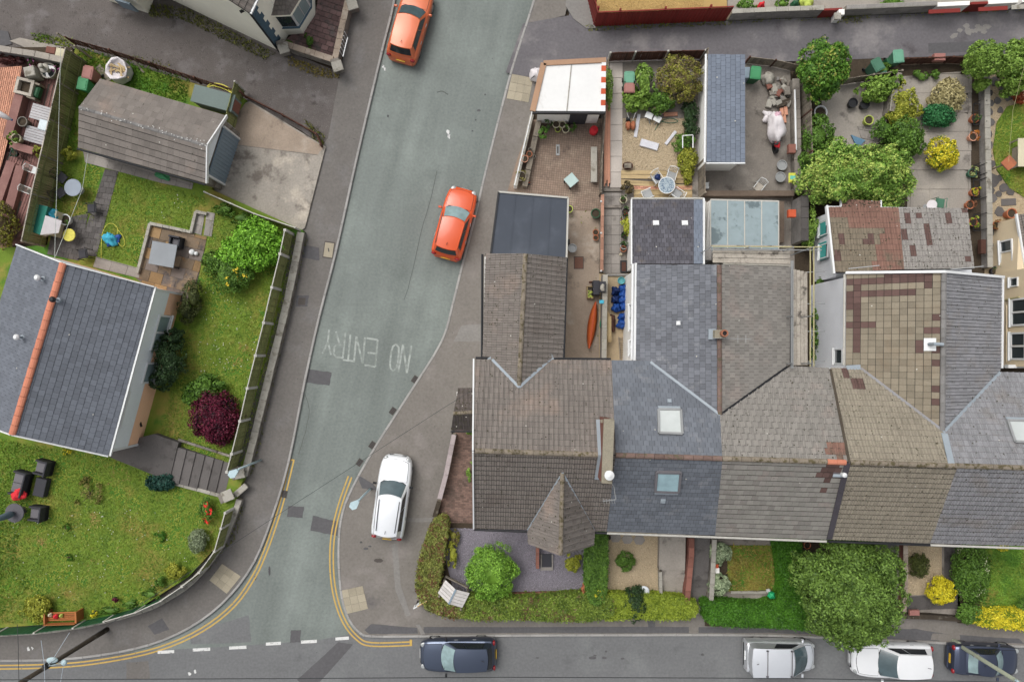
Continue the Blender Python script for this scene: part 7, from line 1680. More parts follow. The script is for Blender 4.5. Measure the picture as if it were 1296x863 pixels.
for x, y, m_, pm_, lb in ((1234, 150, 'terra', lmd, 'leafy pot in the upper rack'), (1232, 173, 'brick_o', leafmat('orange_bloom', A(170, 90, 40), A(214, 140, 60)), 'orange flowering pot between the racks'), (1231, 219, 'sage_d', leafmat('pale_bloom', A(110, 130, 60), A(200, 210, 140)), 'pale flowering pot in the middle rack'), (1234, 243, 'terra', leafmat('yellow_bloom', A(140, 150, 30), A(216, 206, 60)), 'yellow plant in the lower rack'), (1228, 259, 'terra', leafmat('rust_leaves', A(120, 84, 62), A(160, 112, 80)), 'rust coloured round plant below the racks'), (1232, 281, 'terra', leafmat('lime_bloom', A(140, 170, 40), A(196, 210, 80)), 'lime plant beside the tiled lean-to'), (1262, 285, 'terra', leafmat('brown_leaves', A(120, 92, 50), A(170, 130, 80)), 'brown round plant on the gravel by the cream house')): pot(x, y, .24, lb, M[m_], .15, .35, pm_, n=160)
pot(1281, 270, .28, 'terracotta pot full of soil at the corner of the cream house', M['terra'], .15, .5); pot(1261, 343, .28, 'dark basket of pots against the cream house wall', M['dkgrey'], .15, .35, lmd)
boxthing('brick_planter', 'red slatted trough on the narrow grey wall end', 'planter', 1245, 312, (.3, .8, .3), M['wood_br'], .5)
bh = thing('bird_table', 'small bird table with a red gable roof on the right lawn', 'bird table', P(1270, 207, .2)); MB().box((0, 0, .55), (.06, .06, 1.1)).build('post', M['wood'], bh, local=True)
for s in (-1, 1): MB().prism([(0, -.3), (s * .32, -.3), (s * .32, .3), (0, .3)], 1.25, [1.5, 1.3, 1.3, 1.5]).build('roof', M['terra'], bh, local=True)
MB().box((0, 0, 1.12), (.5, .5, .04)).build('tray', M['wood'], bh, local=True); c = P(1277, 206, 1.5); bh.location = (c.x, c.y, .2); spin(bh, .75)
table('garden_table', 'cream rounded table at the right edge of the lawn', 1300, 193, 1.0, 1.6, .74, 0, M['cream_p'], M['wood'], .2); boxthing('bench_seat', 'narrow grey bench beside the cream table on the right lawn', 'bench', 1289, 198, (.16, 1.1, .42), M['wood'], .2)
tag(MB().tube([P(1296, 85, 3), P(1282, 140, 2.6), P(1276.5, 205, 2.2)], .007, 5).build('clothes_line', M['yelpole']), 'thin yellow clothes line over the right lawn', 'line')
chair('green plastic chair on the concrete above the patched lean-to', 1192, 256, 3.0, M['sage_d'], M['sage_d'], .15); table('plastic_table', 'small round white table beside the green plastic chair', 1180, 260, .6, .6, .6, 0, M['wsheet'], M['metal'], .15, True)
wheelie_bin(1112, 82, 'faded green wheeled bin standing askew beside the rear lane', M['sage_d'], M['sage_d'], .5); wheelie_bin(1138, 71.5, 'pale green lidded bin on the edge of the rear lane', M['sage_d'], M['sage_p'], .1); boxthing('recycling_box', 'small dark green box between the two lane bins', 'box', 1127, 77, (.35, .4, .6), M['green_d'], .15, .3); boxthing('recycling_box', 'teal box below the two lane bins', 'box', 1118, 94, (.5, .3, .5), M['sage_d'], .15, .4)
boxthing('clay_block', 'pink clay block on the fence by the rear lane', 'block', 1190, 72, (.62, .4, .3), M['pink_p'], .6)
fence([(1138, 82), (1165, 81), (1195, 80), (1228, 82)], 'open dark brown rail fence along the rear lane', .8, .15, M['wood_br'], M['wood_br'], post=.1, bgap=.02)
fence([(1062, 108), (1095, 103), (1130, 98)], 'grey board fence at the lane end of the shrub garden', .9, .15, M['wood'], M['wood'], post=.1)
blockwall([(1128, 100), (1122, 125), (1119, 148)], 'rough grey wall beside the yellow climbing shrub', .8, M['stone'], .14, .24, M['cap'])
pot(1039, 142, .36, 'white pot with grey pebbles at the left of the shrub garden', M['white'], .15, .45); pot(1100, 152, .26, 'lime yellow pot with dry compost in the shrub garden', M['lime_p'], .15, .4); pot(1080, 130, .26, 'black tub in the shrub garden, left of two', M['black'], .15, .4, soil=False); pot(1095, 132, .26, 'black tub in the shrub garden, right of two', M['black'], .15, .4, soil=False)
tag(MB().prism(PL([(1077, 171), (1095, 178), (1085, 188)], .2), .15, .24).build('pond_cover', mat('blue_net', A(100, 138, 164), .5)), 'blue triangular pond cover in the shrub garden', 'cover')
paving([(1085, 160), (1115, 162), (1112, 180), (1090, 175)], .142, .7, .5, M['flag'], ((1085, 175), (1112, 180)), 'path')
# ------------------------------------------------------------------ front gardens
garden([(553, 658), (905, 660), (905, 690), (875, 700), (875, 777), (575, 777), (550, 765), (537, 745), (540, 700)], .14, M['soil'])
sheet('slate_bed', [(568, 668), (745, 672), (742, 748), (575, 752), (562, 700)], .147, M['gravel_p']); pebbles([(572, 668), (745, 672), (742, 748), (580, 752)], .147, 330, M['peb_p'], .036, 'slate_chips', 41)
slab('garden_ground', [(767, 672), (835, 672), (835, 754), (766, 754)], 0, .16, M['gravel_t']); pebbles([(767, 674), (834, 674), (834, 752), (767, 752)], .16, 300, M['peb_t'], .03, 'tan_gravel', 42)
blockwall([(600, 752), (680, 750), (742, 748)], 'low red brick edging inside the long box hedge', .2, M['brick'], .14, .2, nm='brick', bw=.24, bh=.1)
dm = thing('doormat', 'dark door mat on the front step beside the pointed gable', 'mat', P(692, 711, .15)); MB().box(P(692, 711, .2), (.72, .9, .14)).build('step', M['flag'], dm); MB().box(P(692, 709, .28), (.55, .75, .03)).build('mat', M['dkgrey'], dm)
blockwall([(680, 690), (680, 716)], 'short brick pier wall left of the dark door mat', .5, M['brick'], .14, .18, nm='brick', bw=.24, bh=.1)
heap('garden_ornament', 'orange brown clay figure beside the column hedge', 'ornament', 740, 746, .18, .6, M['terra'], .15, sy=1.6, seed=2, bump=.35)
for k, (x, y) in enumerate(((779, 680), (794, 682), (809, 683))): tag(MB().prism([(P(x, y, .2).x + math.cos(1.05 * i + k) * .34, P(x, y, .2).y + math.sin(1.05 * i + k) * .3) for i in range(6)], .15, .21).build('stepping_stone', M['flag']), ['pale stepping stone against the slate roofed house, left of three', 'pale stepping stone against the slate roofed house, middle', 'pale stepping stone against the slate roofed house, right of three'][k], 'stone', 'stepping stones under the eaves')
pot(770, 680, .14, 'black pot beside the left stepping stone', M['black'], .15, .3)
bt2 = thing('bird_bath', 'pale blue white bird bath on the gravel beside the dark hedge bush', 'bird bath', P(814, 746, .16)); c = P(815, 748, .6); MB().lathe((c.x, c.y, .16), [(.16, 0), (.06, .08), (.06, .35), (.3, .42), (.31, .46), (.1, .44), (0, .43)], 16).build('bowl', M['clad'], bt2, True)
def flight(poly_fn, n, z0, dz, m, label):
 t = thing('front_steps', label, 'steps', P(*poly_fn(0)[0], 0))
 for k in range(n): MB().prism(PL(poly_fn(k), z0 - dz * k), 0, z0 - dz * k).build('step', m, t)
slab('path', [(835, 672), (868, 672), (867, 721), (834, 721)], 0, .62, M['concrete']); flight(lambda k: [(837, 721 + 5 * k), (867, 721 + 5 * k), (866, 726 + 5 * k), (838, 726 + 5 * k)], 4, .52, .1, M['concrete'], 'pale concrete steps beside the red brick wall')
slab('path', [(839, 741), (865, 741), (862, 762), (842, 762)], 0, .18, M['concrete'])
slab('path', [(874, 672), (899, 672), (897, 723), (873, 723)], 0, .62, M['flag_d']); flight(lambda k: [(873, 723 + 5 * k), (897, 723 + 5 * k), (896, 728 + 5 * k), (872, 728 + 5 * k)], 4, .52, .1, M['flag_d'], 'dark steps between the red brick wall and the narrow stone wall')
slab('path', [(871, 743), (895, 743), (893, 768), (875, 768)], 0, .17, M['flag_d']); slab('path', [(876, 768), (893, 768), (902, 790), (872, 790)], 0, .135, M['pave_r'])
blockwall([(871, 676), (870.5, 700), (868, 725), (865, 758)], 'red brick wall between the two front paths', .75, M['brick'], .14, .24, M['brick'], nm='brick', bw=.24, bh=.11)
blockwall([(833.5, 720), (834, 740), (835, 755)], 'pale kerb wall beside the concrete steps', .45, M['cap'], .14, .12, M['cap'])
blockwall([(899.5, 678), (897.5, 720), (895, 762)], 'narrow grey stone wall right of the dark steps', .7, M['stone'], .14, .2, M['cap'])
garden([(897, 675), (1040, 675), (1030, 796), (892, 792)], .14, M['soil'])
slab('lawn', [(921, 690), (980, 690), (980, 746), (921, 748)], 0, .2, M['lawn']); grass([(921, 690), (980, 690), (980, 746), (921, 748)], .2, 420, M['blade_dry'], .06, .03, seed=13)
sheet('path', [(902, 748), (982, 748), (984, 690), (990, 690), (990, 760), (900, 760)], .15, M['concrete_d']); tag(MB().box(P(950, 749, .2), (2.3, .14, .12)).build('kerb_edging', M['cap']), 'pale kerb edging along the bottom of the dry lawn', 'edging')
sheet('path', [(905, 681), (985, 684), (985, 690), (905, 690)], .15, M['concrete_d'])
rb2 = thing('brick_pillar', 'small pillar with orange brick top between two silvery shrubs', 'pillar', P(906, 717, .15)); MB().box(P(906, 720, .4), (.25, .3, .5)).build('pillar', M['render_w'], rb2); MB().box(P(906, 716, .68), (.27, .22, .08)).build('brick', M['hazard'], rb2)
heap('toy', 'bright green plastic toy at the edge of the dark hedge', 'toy', 977, 753, .2, .3, mat('toy_green', A(40, 170, 110), .5), .9, seed=4); heap('garden_ornament', 'small white ornament beside the bright green toy', 'ornament', 973, 748, .12, .3, M['white'], .2)
garden([(1105, 676), (1215, 680), (1215, 786), (1140, 780), (1130, 776), (1105, 776)], .14, M['concrete_d'])
sheet('gravel_bed', [(1144, 690), (1192, 692), (1192, 752), (1142, 753)], .146, M['gravel_t']); pebbles([(1144, 690), (1192, 692), (1192, 752), (1142, 753)], .146, 200, M['peb_t'], .035, 'tan_gravel', 44)
sheet('path', [(1112, 682), (1136, 682), (1134, 735), (1112, 735)], .15, M['flag_d']); sheet('path', [(1195, 686), (1212, 686), (1212, 770), (1142, 772), (1142, 755), (1195, 752)], .15, M['flag_d'])
blockwall([(1140, 684), (1140, 740), (1138, 770)], 'reddish brick wall between the big tree and the small gravel garden', .45, M['brick'], .14, .2, M['concrete_w'], nm='brick', bw=.24, bh=.11)
blockwall([(1140, 776), (1175, 777), (1210, 780)], 'dark low wall along the footway in front of the yellow bush', .4, M['polewood'], .13, .2, M['polewood'])
boxthing('wall_block', 'pale pink block on the dark low wall', 'block', 1158, 775.5, (.55, .3, .2), M['pink_p'], .5)
for k, (x, y) in enumerate(((1146, 693), (1146, 701), (1146, 716), (1146, 735))): pot(x, y, .1, ['small white pot by the reddish wall, topmost of four', 'small white pot by the reddish wall, second from the top', 'small white pot by the reddish wall, third from the top', 'small white pot by the reddish wall, lowest of four'][k], M['cream_p'], .15, .25)
pot(1022, 690, .2, 'terracotta pot under the eaves beside the big tree', M['terra'], .15, .35)
garden([(1212, 684), (1400, 690), (1400, 795), (1212, 788)], .14, M['soil']); slab('lawn', [(1248, 688), (1400, 690), (1400, 772), (1240, 772)], 0, .2, M['lawn']); grass([(1248, 688), (1310, 690), (1310, 772), (1240, 772)], .2, 320, M['blade_rich'], .06, .028, seed=15)
# front garden of the cream house
sheet('garden_ground', [(360, 52), (400, 20), (410, -50), (450, -60), (442, 20), (428, 80), (420, 84)], .125, M['block_red'])
paving([(364, 55), (398, 24), (408, -30), (446, -20), (436, 30), (425, 76)], .14, .42, .3, M['block_red'], ((364, 55), (425, 76)), 'front_garden_paving', g=.025)
blockwall([(361, 62), (392, 72), (426, 83)], 'stone front garden wall of the cream house along the lane', .75, M['stone'], .1, .28, M['concrete_w']); blockwall([(428, 82), (436, 45), (444, 10), (448, -20)], 'stone front garden wall of the cream house along the footway', .7, M['stone'], .1, .28, M['concrete_w'])
for x, y, lb in ((427, 84, 'stone pier at the corner of the cream house garden wall'), (446, 6, 'stone pier by the gate of the cream house garden'), (359, 61, 'stone pier against the corner of the cream house')):
 t = thing('gate_pier', lb, 'pier', P(x, y, .1)); MB().box(P(x, y, .55), (.5, .5, .95), .3, bev=.03).build('pillar', M['stone'], t); MB().box(P(x, y, 1.06), (.58, .58, .08), .3, bev=.02).build('coping_stone', M['cap'], t)
gt = thing('metal_gate', 'white metal gate leaning on the outside of the garden wall', 'gate', P(437, 58, .12))
for a, b in (((440, 48), (434, 72)),):
 for z in (.15, .85): MB().bar(P(*a, z), P(*b, z), .05, .05).build('rail', M['white'], gt)
 for k in range(6): p = P(*a, .15).lerp(P(*b, .15), k / 5); MB().bar(p, p + Vector((.0, 0, .72)), .035, .035).build('bar', M['white'], gt)

# ------------------------------------------------------------------ cars
def car(label, px, py, dpx, L, Wd, paint, style='hatch', rails=False, bars=False, plate_r=None, glass=None, hr=1.48):
 c = P(px, py, .75); t = thing('parked_car', label, 'car', (c.x, c.y, 0 if not (style == 'estate') else .11), 'cars parked along the streets')
 t.rotation_euler.z = math.atan2(-dpx[1], dpx[0]); w = Wd / 2
 van = style == 'van'
 ST = [(-.5, .70, .52), (-.492, .82, .66), (-.475, .91, .80), (-.44, .97, .94), (-.36, 1.0, .98), (-.2, 1.0, .97), (0, 1.0, .96), (.15, 1.0, .95), (.24, .99, .93), (.32, .975, .90), (.40, .93, .84), (.45, .86, .76), (.48, .75, .67), (.495, .60, .56), (.5, .52, .48)]
 if style == 'sedan': ST[0:4] = [(-.5, .70, .56), (-.492, .84, .72), (-.475, .91, .86), (-.42, .96, .95)]
 if van: ST[0:4] = [(-.5, .86, .6), (-.495, .95, .85), (-.49, .98, 1.0), (-.45, 1.0, 1.0)]
 DZ = [(0, .04), (.3, .037), (.55, .022), (.75, 0), (.88, -.025), (.96, -.07), (1.0, -.17)]
 def interp(x, i):
  for a, b in zip(ST, ST[1:]):
   if a[0] <= x <= b[0]:
    k = (x - a[0]) / (b[0] - a[0]); return a[i] + (b[i] - a[i]) * k
  return ST[-1][i]
 xs = sorted(set([s[0] for s in ST] + [-.5 + k / 44 for k in range(45)])); rows = []
 for x in xs:
  ww = interp(x, 1) * w; zt = interp(x, 2); half = [(ww * f, zt + d) for f, d in DZ] + [(ww * 1.0, max(.46, zt * .55)), (ww * .985, .34), (ww * .93, .22), (ww * .7, .18)]
  rows.append([(x * L, -y, z) for y, z in reversed(half)] + [(x * L, y, z) for y, z in half[1:]])
 n = len(rows[0]); mb = MB(); mb.v = [p for r in rows for p in r]
 mb.f = [(k * n + j, (k + 1) * n + j, (k + 1) * n + j + 1, k * n + j + 1) for k in range(len(rows) - 1) for j in range(n - 1)] + [tuple(range(n)), tuple(range(len(mb.v) - 1, len(mb.v) - n - 1, -1))]
 body = mb.build('body', paint, t, True, local=True)
 # bonnet panel
 def top(x, f): ww = interp(x, 1) * w; d = [p for p in DZ]; zt = interp(x, 2); k = 0
 def topz(x, f):
  zt = interp(x, 2)
  for a, b in zip(DZ, DZ[1:]):
   if a[0] <= f <= b[0]: return zt + a[1] + (b[1] - a[1]) * (f - a[0]) / (b[0] - a[0])
  return zt
 def panel(x0, x1, f, nm, m, lift=.012, bow=0, nx=8, ny=8):
  mb = MB(); g = []
  for i in range(nx + 1):
   for j in range(ny + 1):
    v = -1 + 2 * j / ny; x = x0 + (x1 - bow * v * v - x0) * i / nx; fy = abs(v) * f
    g.append((x * L, v * f * interp(x, 1) * w, topz(x, fy) + lift))
  mb.v = g; mb.f = [(i * (ny + 1) + j, (i + 1) * (ny + 1) + j, (i + 1) * (ny + 1) + j + 1, i * (ny + 1) + j + 1) for i in range(nx) for j in range(ny)]
  return mb.build(nm, m, t, True, local=True)
 cow = .36 if van else .235 if style != 'sedan' else .24
 panel(cow - .033, .460, .823, 'shut_line', M['black'], .006, .03)
 panel(cow - .03, .455, .80, 'bonnet', paint, .014, .03)
 # cabin: rings from belt to roof
 xr0, xr1 = (-.49, .36) if van else (-.465, .215) if style != 'sedan' else (-.33, .22)
 tr0, tr1 = (-.488, .10) if van else (-.40, .035) if style != 'sedan' else (-.215, .04)
 if style == 'estate': tr0, tr1 = -.43, .06
 zb, zt = .93, (1.72 if van else hr); wt = .72 if not van else .92
 def arc(x, wd, z, bow, k=8): return [(x * L - bow * L * (2 * j / k - 1) ** 2 * (1 if x > -.1 else -1), wd * w * (2 * j / k - 1), z + .045 * (1 - (2 * j / k - 1) ** 2)) for j in range(k + 1)]
 rf, rr = arc(tr1, wt, zt - .03, .03), arc(tr0, wt * (.93 if not van else 1), zt - .07, .02); bf, br = arc(xr1, .86, zb, .05), arc(xr0, .82 if not van else .92, zb + .04, .02)
 NX = 8; mb = MB(); g = []
 for i in range(NX + 1):
  u = i / NX; up_ = .055 * math.sin(math.pi * u)
  for a, b in zip(rf, rr): g.append((a[0] + (b[0] - a[0]) * u, a[1] + (b[1] - a[1]) * u * u, a[2] + (b[2] - a[2]) * u + up_))
 k = 9; mb.v = g; mb.f = [(i * k + j, i * k + j + 1, (i + 1) * k + j + 1, (i + 1) * k + j) for i in range(NX) for j in range(k - 1)]
 mb.build('roof', paint, t, True, local=True)
 # shell under the glass, in paint
 mb = MB(); ringt = rf + [g[i * k + 8] for i in range(1, NX)] + rr[::-1] + [g[i * k] for i in range(NX - 1, 0, -1)]
 ringb = bf + [(bf[-1][0] + (br[-1][0] - bf[-1][0]) * i / NX, bf[-1][1] * 1.04 + (br[-1][1] - bf[-1][1]) * i / NX, zb) for i in range(1, NX)] + br[::-1] + [(bf[0][0] + (br[0][0] - bf[0][0]) * i / NX, bf[0][1] * 1.04 + (br[0][1] - bf[0][1]) * i / NX, zb) for i in range(NX - 1, 0, -1)]
 m_ = len(ringt); mb.v = [tuple(p) for p in ringb] + [tuple(p) for p in ringt]; mb.f = [(i, (i + 1) % m_, m_ + (i + 1) % m_, m_ + i) for i in range(m_)]
 mb.build('cabin', paint, t, True, local=True)
 G = glass or M['carglass']
 def pane(nm, lo, hi, a, b, u0, u1, off, m=None):
  lo, hi = [Vector(p) for p in lo], [Vector(p) for p in hi]; mb = MB(); nn = len(lo); v = []
  cen = Vector((0, 0, .9))
  for uu in (u0, (u0 + u1) / 2, u1):
   for i in range(nn):
    p = lo[i].lerp(hi[i], uu);
    if a and i == 0: p = p.lerp(lo[1].lerp(hi[1], uu), a)
    if b and i == nn - 1: p = p.lerp(lo[-2].lerp(hi[-2], uu), b)
    o = Vector((p.x * (1 if abs(off[0]) else 0), p.y if off[1] else 0, 0)); o = Vector((math.copysign(off[0], p.x) if off[0] else 0, math.copysign(off[1], p.y) if off[1] else 0, .012)); v.append(p + o)
  mb.v = [tuple(p) for p in v]; mb.f = [(r * nn + i, r * nn + i + 1, (r + 1) * nn + i + 1, (r + 1) * nn + i) for r in range(2) for i in range(nn - 1)]
  return mb.build(nm, m or G, t, True, local=True)
 pane('windscreen', bf, rf, .35, .35, .02, .95, (.012, 0))
 if not van: pane('rear_window', br, rr, .5, .5, .18, .92, (.012, 0), M['carglass_d'] if style != 'sedan' else G)
 for s, o in ((1, 8), (-1, 0)):
  lo = [ringb[8 + i] for i in range(NX + 1)] if s > 0 else [bf[0]] + [ringb[-i] for i in range(1, NX)] + [br[0]]
  hi = [ringt[8 + i] for i in range(NX + 1)] if s > 0 else [rf[0]] + [ringt[-i] for i in range(1, NX)] + [rr[0]]
  for (i0, i1), nm in ((((0, 3), 'front_window'), ((3, 7), 'rear_side_window')) if not van else (((0, 4), 'front_window'),)): pane(nm, lo[i0:i1 + 1], hi[i0:i1 + 1], .5 if i0 == 0 else .06, .06, .14, .86, (0, .012), M['carglass_d'])
  MB().box((xr1 * L - .28, s * (w + .10), .98), (.12, .2, .13), bev=.04).build('wing_mirror', paint if label.find('black') < 0 else M['black'], t, local=True)
  for x in (.02, -.22): MB().box((x * L, s * (w + .005), .84), (.2, .03, .03), bev=.01).build('door_handle', M['metal'], t, local=True)
  MB().blob((.444 * L, s * w * .66, .715), (.2, .15, .05), 14, 8, 0).build('headlight', M['lampglass'], t, True, local=True).rotation_euler = (0, .0, 0)
  MB().blob((-.476 * L, s * w * .77, .78), (.085, .15, .13), 12, 8, 0).build('tail_light', M['taillight'], t, True, local=True)
  for x in (.31, -.30):
   o_ = MB().lathe((0, 0, 0), [(.2, -.1), (.31, -.1), (.33, -.06), (.33, .06), (.31, .1), (.2, .1)], 20).build('wheel', M['black'], t, True, local=True); o_.matrix_basis = Matrix.Translation((x * L, s * (w - .13), .33)) @ Matrix.Rotation(R(90), 4, 'X')
   MB().lathe((0, 0, 0), [(0, -.108), (.21, -.104), (.21, .104), (0, .108)], 16).build('rim', M['metal'], o_, True, local=True)
  if rails: MB().tube([(tr1 * L - .3, s * .60 * w, zt + .03), (0, s * .61 * w, zt + .085), (tr0 * L + .3, s * .56 * w, zt + .03)], .022, 6).build('roof_rail', M['dkgrey'], t, local=True)
 panel(xr1 - .055, cow - .005, .78, 'scuttle', M['black'], .006, .05)
 MB().box((.494 * L, 0, .5), (.05, Wd * .52, .14), bev=.02).build('grille', M['black'], t, local=True)
 MB().box((.505 * L, 0, .40), (.02, .52, .11)).build('number_plate', M['white'], t, local=True)
 MB().box((-.5 * L - .012, 0, .62), (.03, .52, .11)).build('number_plate', plate_r or mat('yellow_plate', A(232, 190, 60), .5), t, local=True)
 MB().box((-.5 * L + .03, 0, .42), (.12, Wd * .74, .16), bev=.05).build('bumper', M['black'] if van or style == 'estate' else paint, t, local=True)
 MB().tube([(tr0 * L + .35, .0, zt + .04), (tr0 * L + .2, 0, zt + .13)], .014, 5).build('aerial', M['black'], t, local=True)
 if bars:
  for x in (.06, -.28): MB().tube([(x * L, -w * .86, zt + .06), (x * L, w * .86, zt + .06)], .026, 6).build('roof_bar', M['cush_g'], t, local=True); [MB().box((x * L, s * w * .8, zt + .02), (.12, .07, .1), bev=.02).build('roof_bar_foot', M['dkgrey'], t, local=True) for s in (-1, 1)]
 for s in (-.28, .22): MB().bar((xr1 * L - .02 - .1, s * w, zb + .06), (xr1 * L - .2, s * w + .42, zb + .1), .02, .012).build('wiper', M['black'], t, local=True)
 return t
def paintm(name, col, coat=.6, rough=.35, metal=0): return mat(name, col, rough, n1=(3, .015), n2=(.6, .02), spec=.4, coat=coat, metal=metal)
M['carglass'] = mat('tinted_windscreen', A(96, 118, 124, .5), .06, spec=.9, n1=(1.4, .22), n2=(3, .14)); M['carglass_d'] = mat('dark_side_glass', (.02, .024, .028, 1), .06, spec=.7)
M['lampglass'] = mat('headlight_glass', A(166, 170, 170), .12, spec=.8, coat=.5); M['taillight'] = mat('tail_light_red', A(150, 30, 38), .25, coat=.5)
M['carglass_l'] = mat('pale_reflecting_windscreen', A(150, 176, 178, .7), .08, spec=.8, n1=(1.6, .25), n2=(3, .15))  # pale teal reflection put into the base colour of the glass
orange = paintm('orange_car_paint', A(236, 92, 34, .72)); pale_o = paintm('copper_orange_car_paint', A(222, 112, 66, .75), metal=.15); white = paintm('white_car_paint', A(246, 248, 250, .76)); pearl = paintm('pearl_white_car_paint', A(244, 247, 250, .9), metal=.45, rough=.4); silver = paintm('silver_car_paint', A(240, 243, 247, .95), metal=.75, rough=.42); navy = paintm('blue_black_car_paint', A(92, 102, 122, .8), .6, .32, .8); navy2 = paintm('dark_blue_car_paint', A(86, 94, 116, .8), .6, .32, .8)
car('bright orange hatchback in the middle of the street', 575.5, 282, (24, -87), 4.1, 1.78, orange, glass=M['carglass_l']); car('copper orange hatchback at the top edge of the photo', 519.5, 30, (25, -88), 4.25, 1.8, pale_o)
car('white estate car with black roof rails parked on the footway', 496.5, 629, (13, -98), 4.75, 1.85, pearl, 'estate', True, hr=1.52)
car('blue black hatchback on the lower road beside the yellow line end', 579.5, 829, (-100, 1), 4.3, 1.82, navy, glass=M['carglass_l'])
car('white van with roof bars on the lower road', 988, 830, (100, 1), 3.95, 1.75, silver, 'van', bars=True, plate_r=M['white'])
car('white hatchback under the edge of the big tree on the lower road', 1130, 836, (-100, -1.5), 4.55, 1.88, white, hr=1.55); car('dark blue small saloon behind the leaning lamp post at the right', 1247, 835, (100, 4), 3.85, 1.7, navy2, 'sedan', glass=M['carglass_l'])
# ------------------------------------------------------------------ plants
def tree(label, px, py, rpx, h, n, size, lm, z0=.15, base=None, extra=(), seed=0, cluster=.24, ry=None, group=None, name='tree'):
 n = int(n * 1.6); size *= .8
 q = blob_px(px, py, rpx, h * .75, z0 + h * .25, ry); bs = [q] + [blob_px(x, y, r_, hh, zz) for x, y, r_, hh, zz in extra]
 b = base or (q[0], q[1]); t = thing(name, label, 'tree', (b[0], b[1], z0), group)
 npmesh('crown', leaves(bs, n, size, seed=seed, cluster=cluster), 4, lm, t)
 mb = MB().tube([(b[0], b[1], z0 - .05), (b[0] + .05, b[1], z0 + h * .25), (q[0], q[1], z0 + h * .55)], [h * .035, h * .028, h * .015], 10); rd = random.Random(seed)
 mb.build('trunk', M['bark'], t, True)
 for k in range(9):
  a = k * .7 + rd.uniform(0, .5); r_ = rd.uniform(.45, .8); MB().tube([(q[0], q[1], z0 + h * rd.uniform(.25, .45)), (q[0] + math.cos(a) * q[3] * r_ * .5, q[1] + math.sin(a) * q[4] * r_ * .5, z0 + h * .55), (q[0] + math.cos(a) * q[3] * r_, q[1] + math.sin(a) * q[4] * r_, z0 + h * .72)], [h * .016, h * .011, .01], 6).build('branch', M['bark'], t)
 mb = MB(); [mb.blob(e[:3], (e[3] * .62, e[4] * .62, e[5] * .62), 20, 12, .14, seed + i) for i, e in enumerate(bs)]
 mb.build('inner_foliage', lm, t, True); return t
L = {'tree': leafmat('tree_leaves', A(66, 100, 40), A(128, 160, 72), sc=1.2), 'bright': leafmat('bright_green_leaves', A(90, 132, 48), A(148, 180, 80)), 'mid': leafmat('mid_green_leaves', A(58, 96, 34), A(112, 150, 60)),
     'dark': leafmat('dark_conifer_leaves', A(30, 52, 34), A(66, 92, 52)), 'maroon': leafmat('maroon_leaves', A(62, 18, 38), A(124, 40, 66), (A(46, 14, 30), .3, .72)), 'lime': leafmat('lime_green_leaves', A(120, 140, 36), A(186, 186, 74)),
     'yellow': leafmat('golden_leaves', A(214, 202, 40), A(246, 230, 64), (A(110, 136, 36), .5, .82)), 'box': leafmat('box_hedge_leaves', A(74, 104, 38), A(140, 162, 66), (A(116, 92, 66), .30, .77), sc=1.6), 'rust': leafmat('browning_hedge_leaves', A(86, 98, 44), A(150, 156, 78), (A(118, 80, 60), .34, .73), sc=2.4),
     'silver': leafmat('silvery_leaves', A(112, 140, 98), A(186, 200, 162)), 'greygreen': leafmat('grey_green_leaves', A(100, 118, 84), A(154, 166, 132)), 'pale': leafmat('pale_feathery_leaves', A(150, 140, 88), A(206, 194, 144)), 'rich': leafmat('rich_hedge_leaves', A(44, 92, 22), A(86, 138, 40), sc=1.5),
     'teal': leafmat('blue_green_juniper', A(24, 62, 56), A(52, 96, 82)), 'olive': leafmat('olive_yellow_leaves', A(92, 110, 36), A(176, 172, 76), (A(126, 108, 84), .3, .66), sc=3)}
yel = mat('yellow_petals', A(240, 214, 70), .8); wht = mat('cream_petals', A(234, 232, 200), .8); redp = mat('scarlet_petals', A(232, 56, 50), .8)
B = M['bark']
def S(label, px, py, r, h, n, size, lm, z0=.15, ry=None, cat='shrub', seed=None, extra=(), **kw):
 return shrub(kw.pop('name', 'shrub'), label, cat, [blob_px(px, py, r, h, z0, ry)] + [blob_px(*e) for e in extra], n, size, L[lm] if isinstance(lm, str) else lm, B, seed=seed if seed is not None else int(px * 3 + py), **kw)
tree('big leafy green tree overhanging the lower footway and the road', 1073, 748, 62, 5.2, 30000, .17, L['tree'], base=(P(1066, 742).x, P(1066, 742).y), extra=((1075, 705, 34, 2.2, 2.2), (1048, 770, 30, 2.0, 1.8), (1102, 775, 34, 2.2, 2.0), (1030, 725, 28, 2, 2.0), (1112, 720, 30, 2, 2.2), (1078, 795, 26, 1.8, 1.9)), seed=3, cluster=.2)
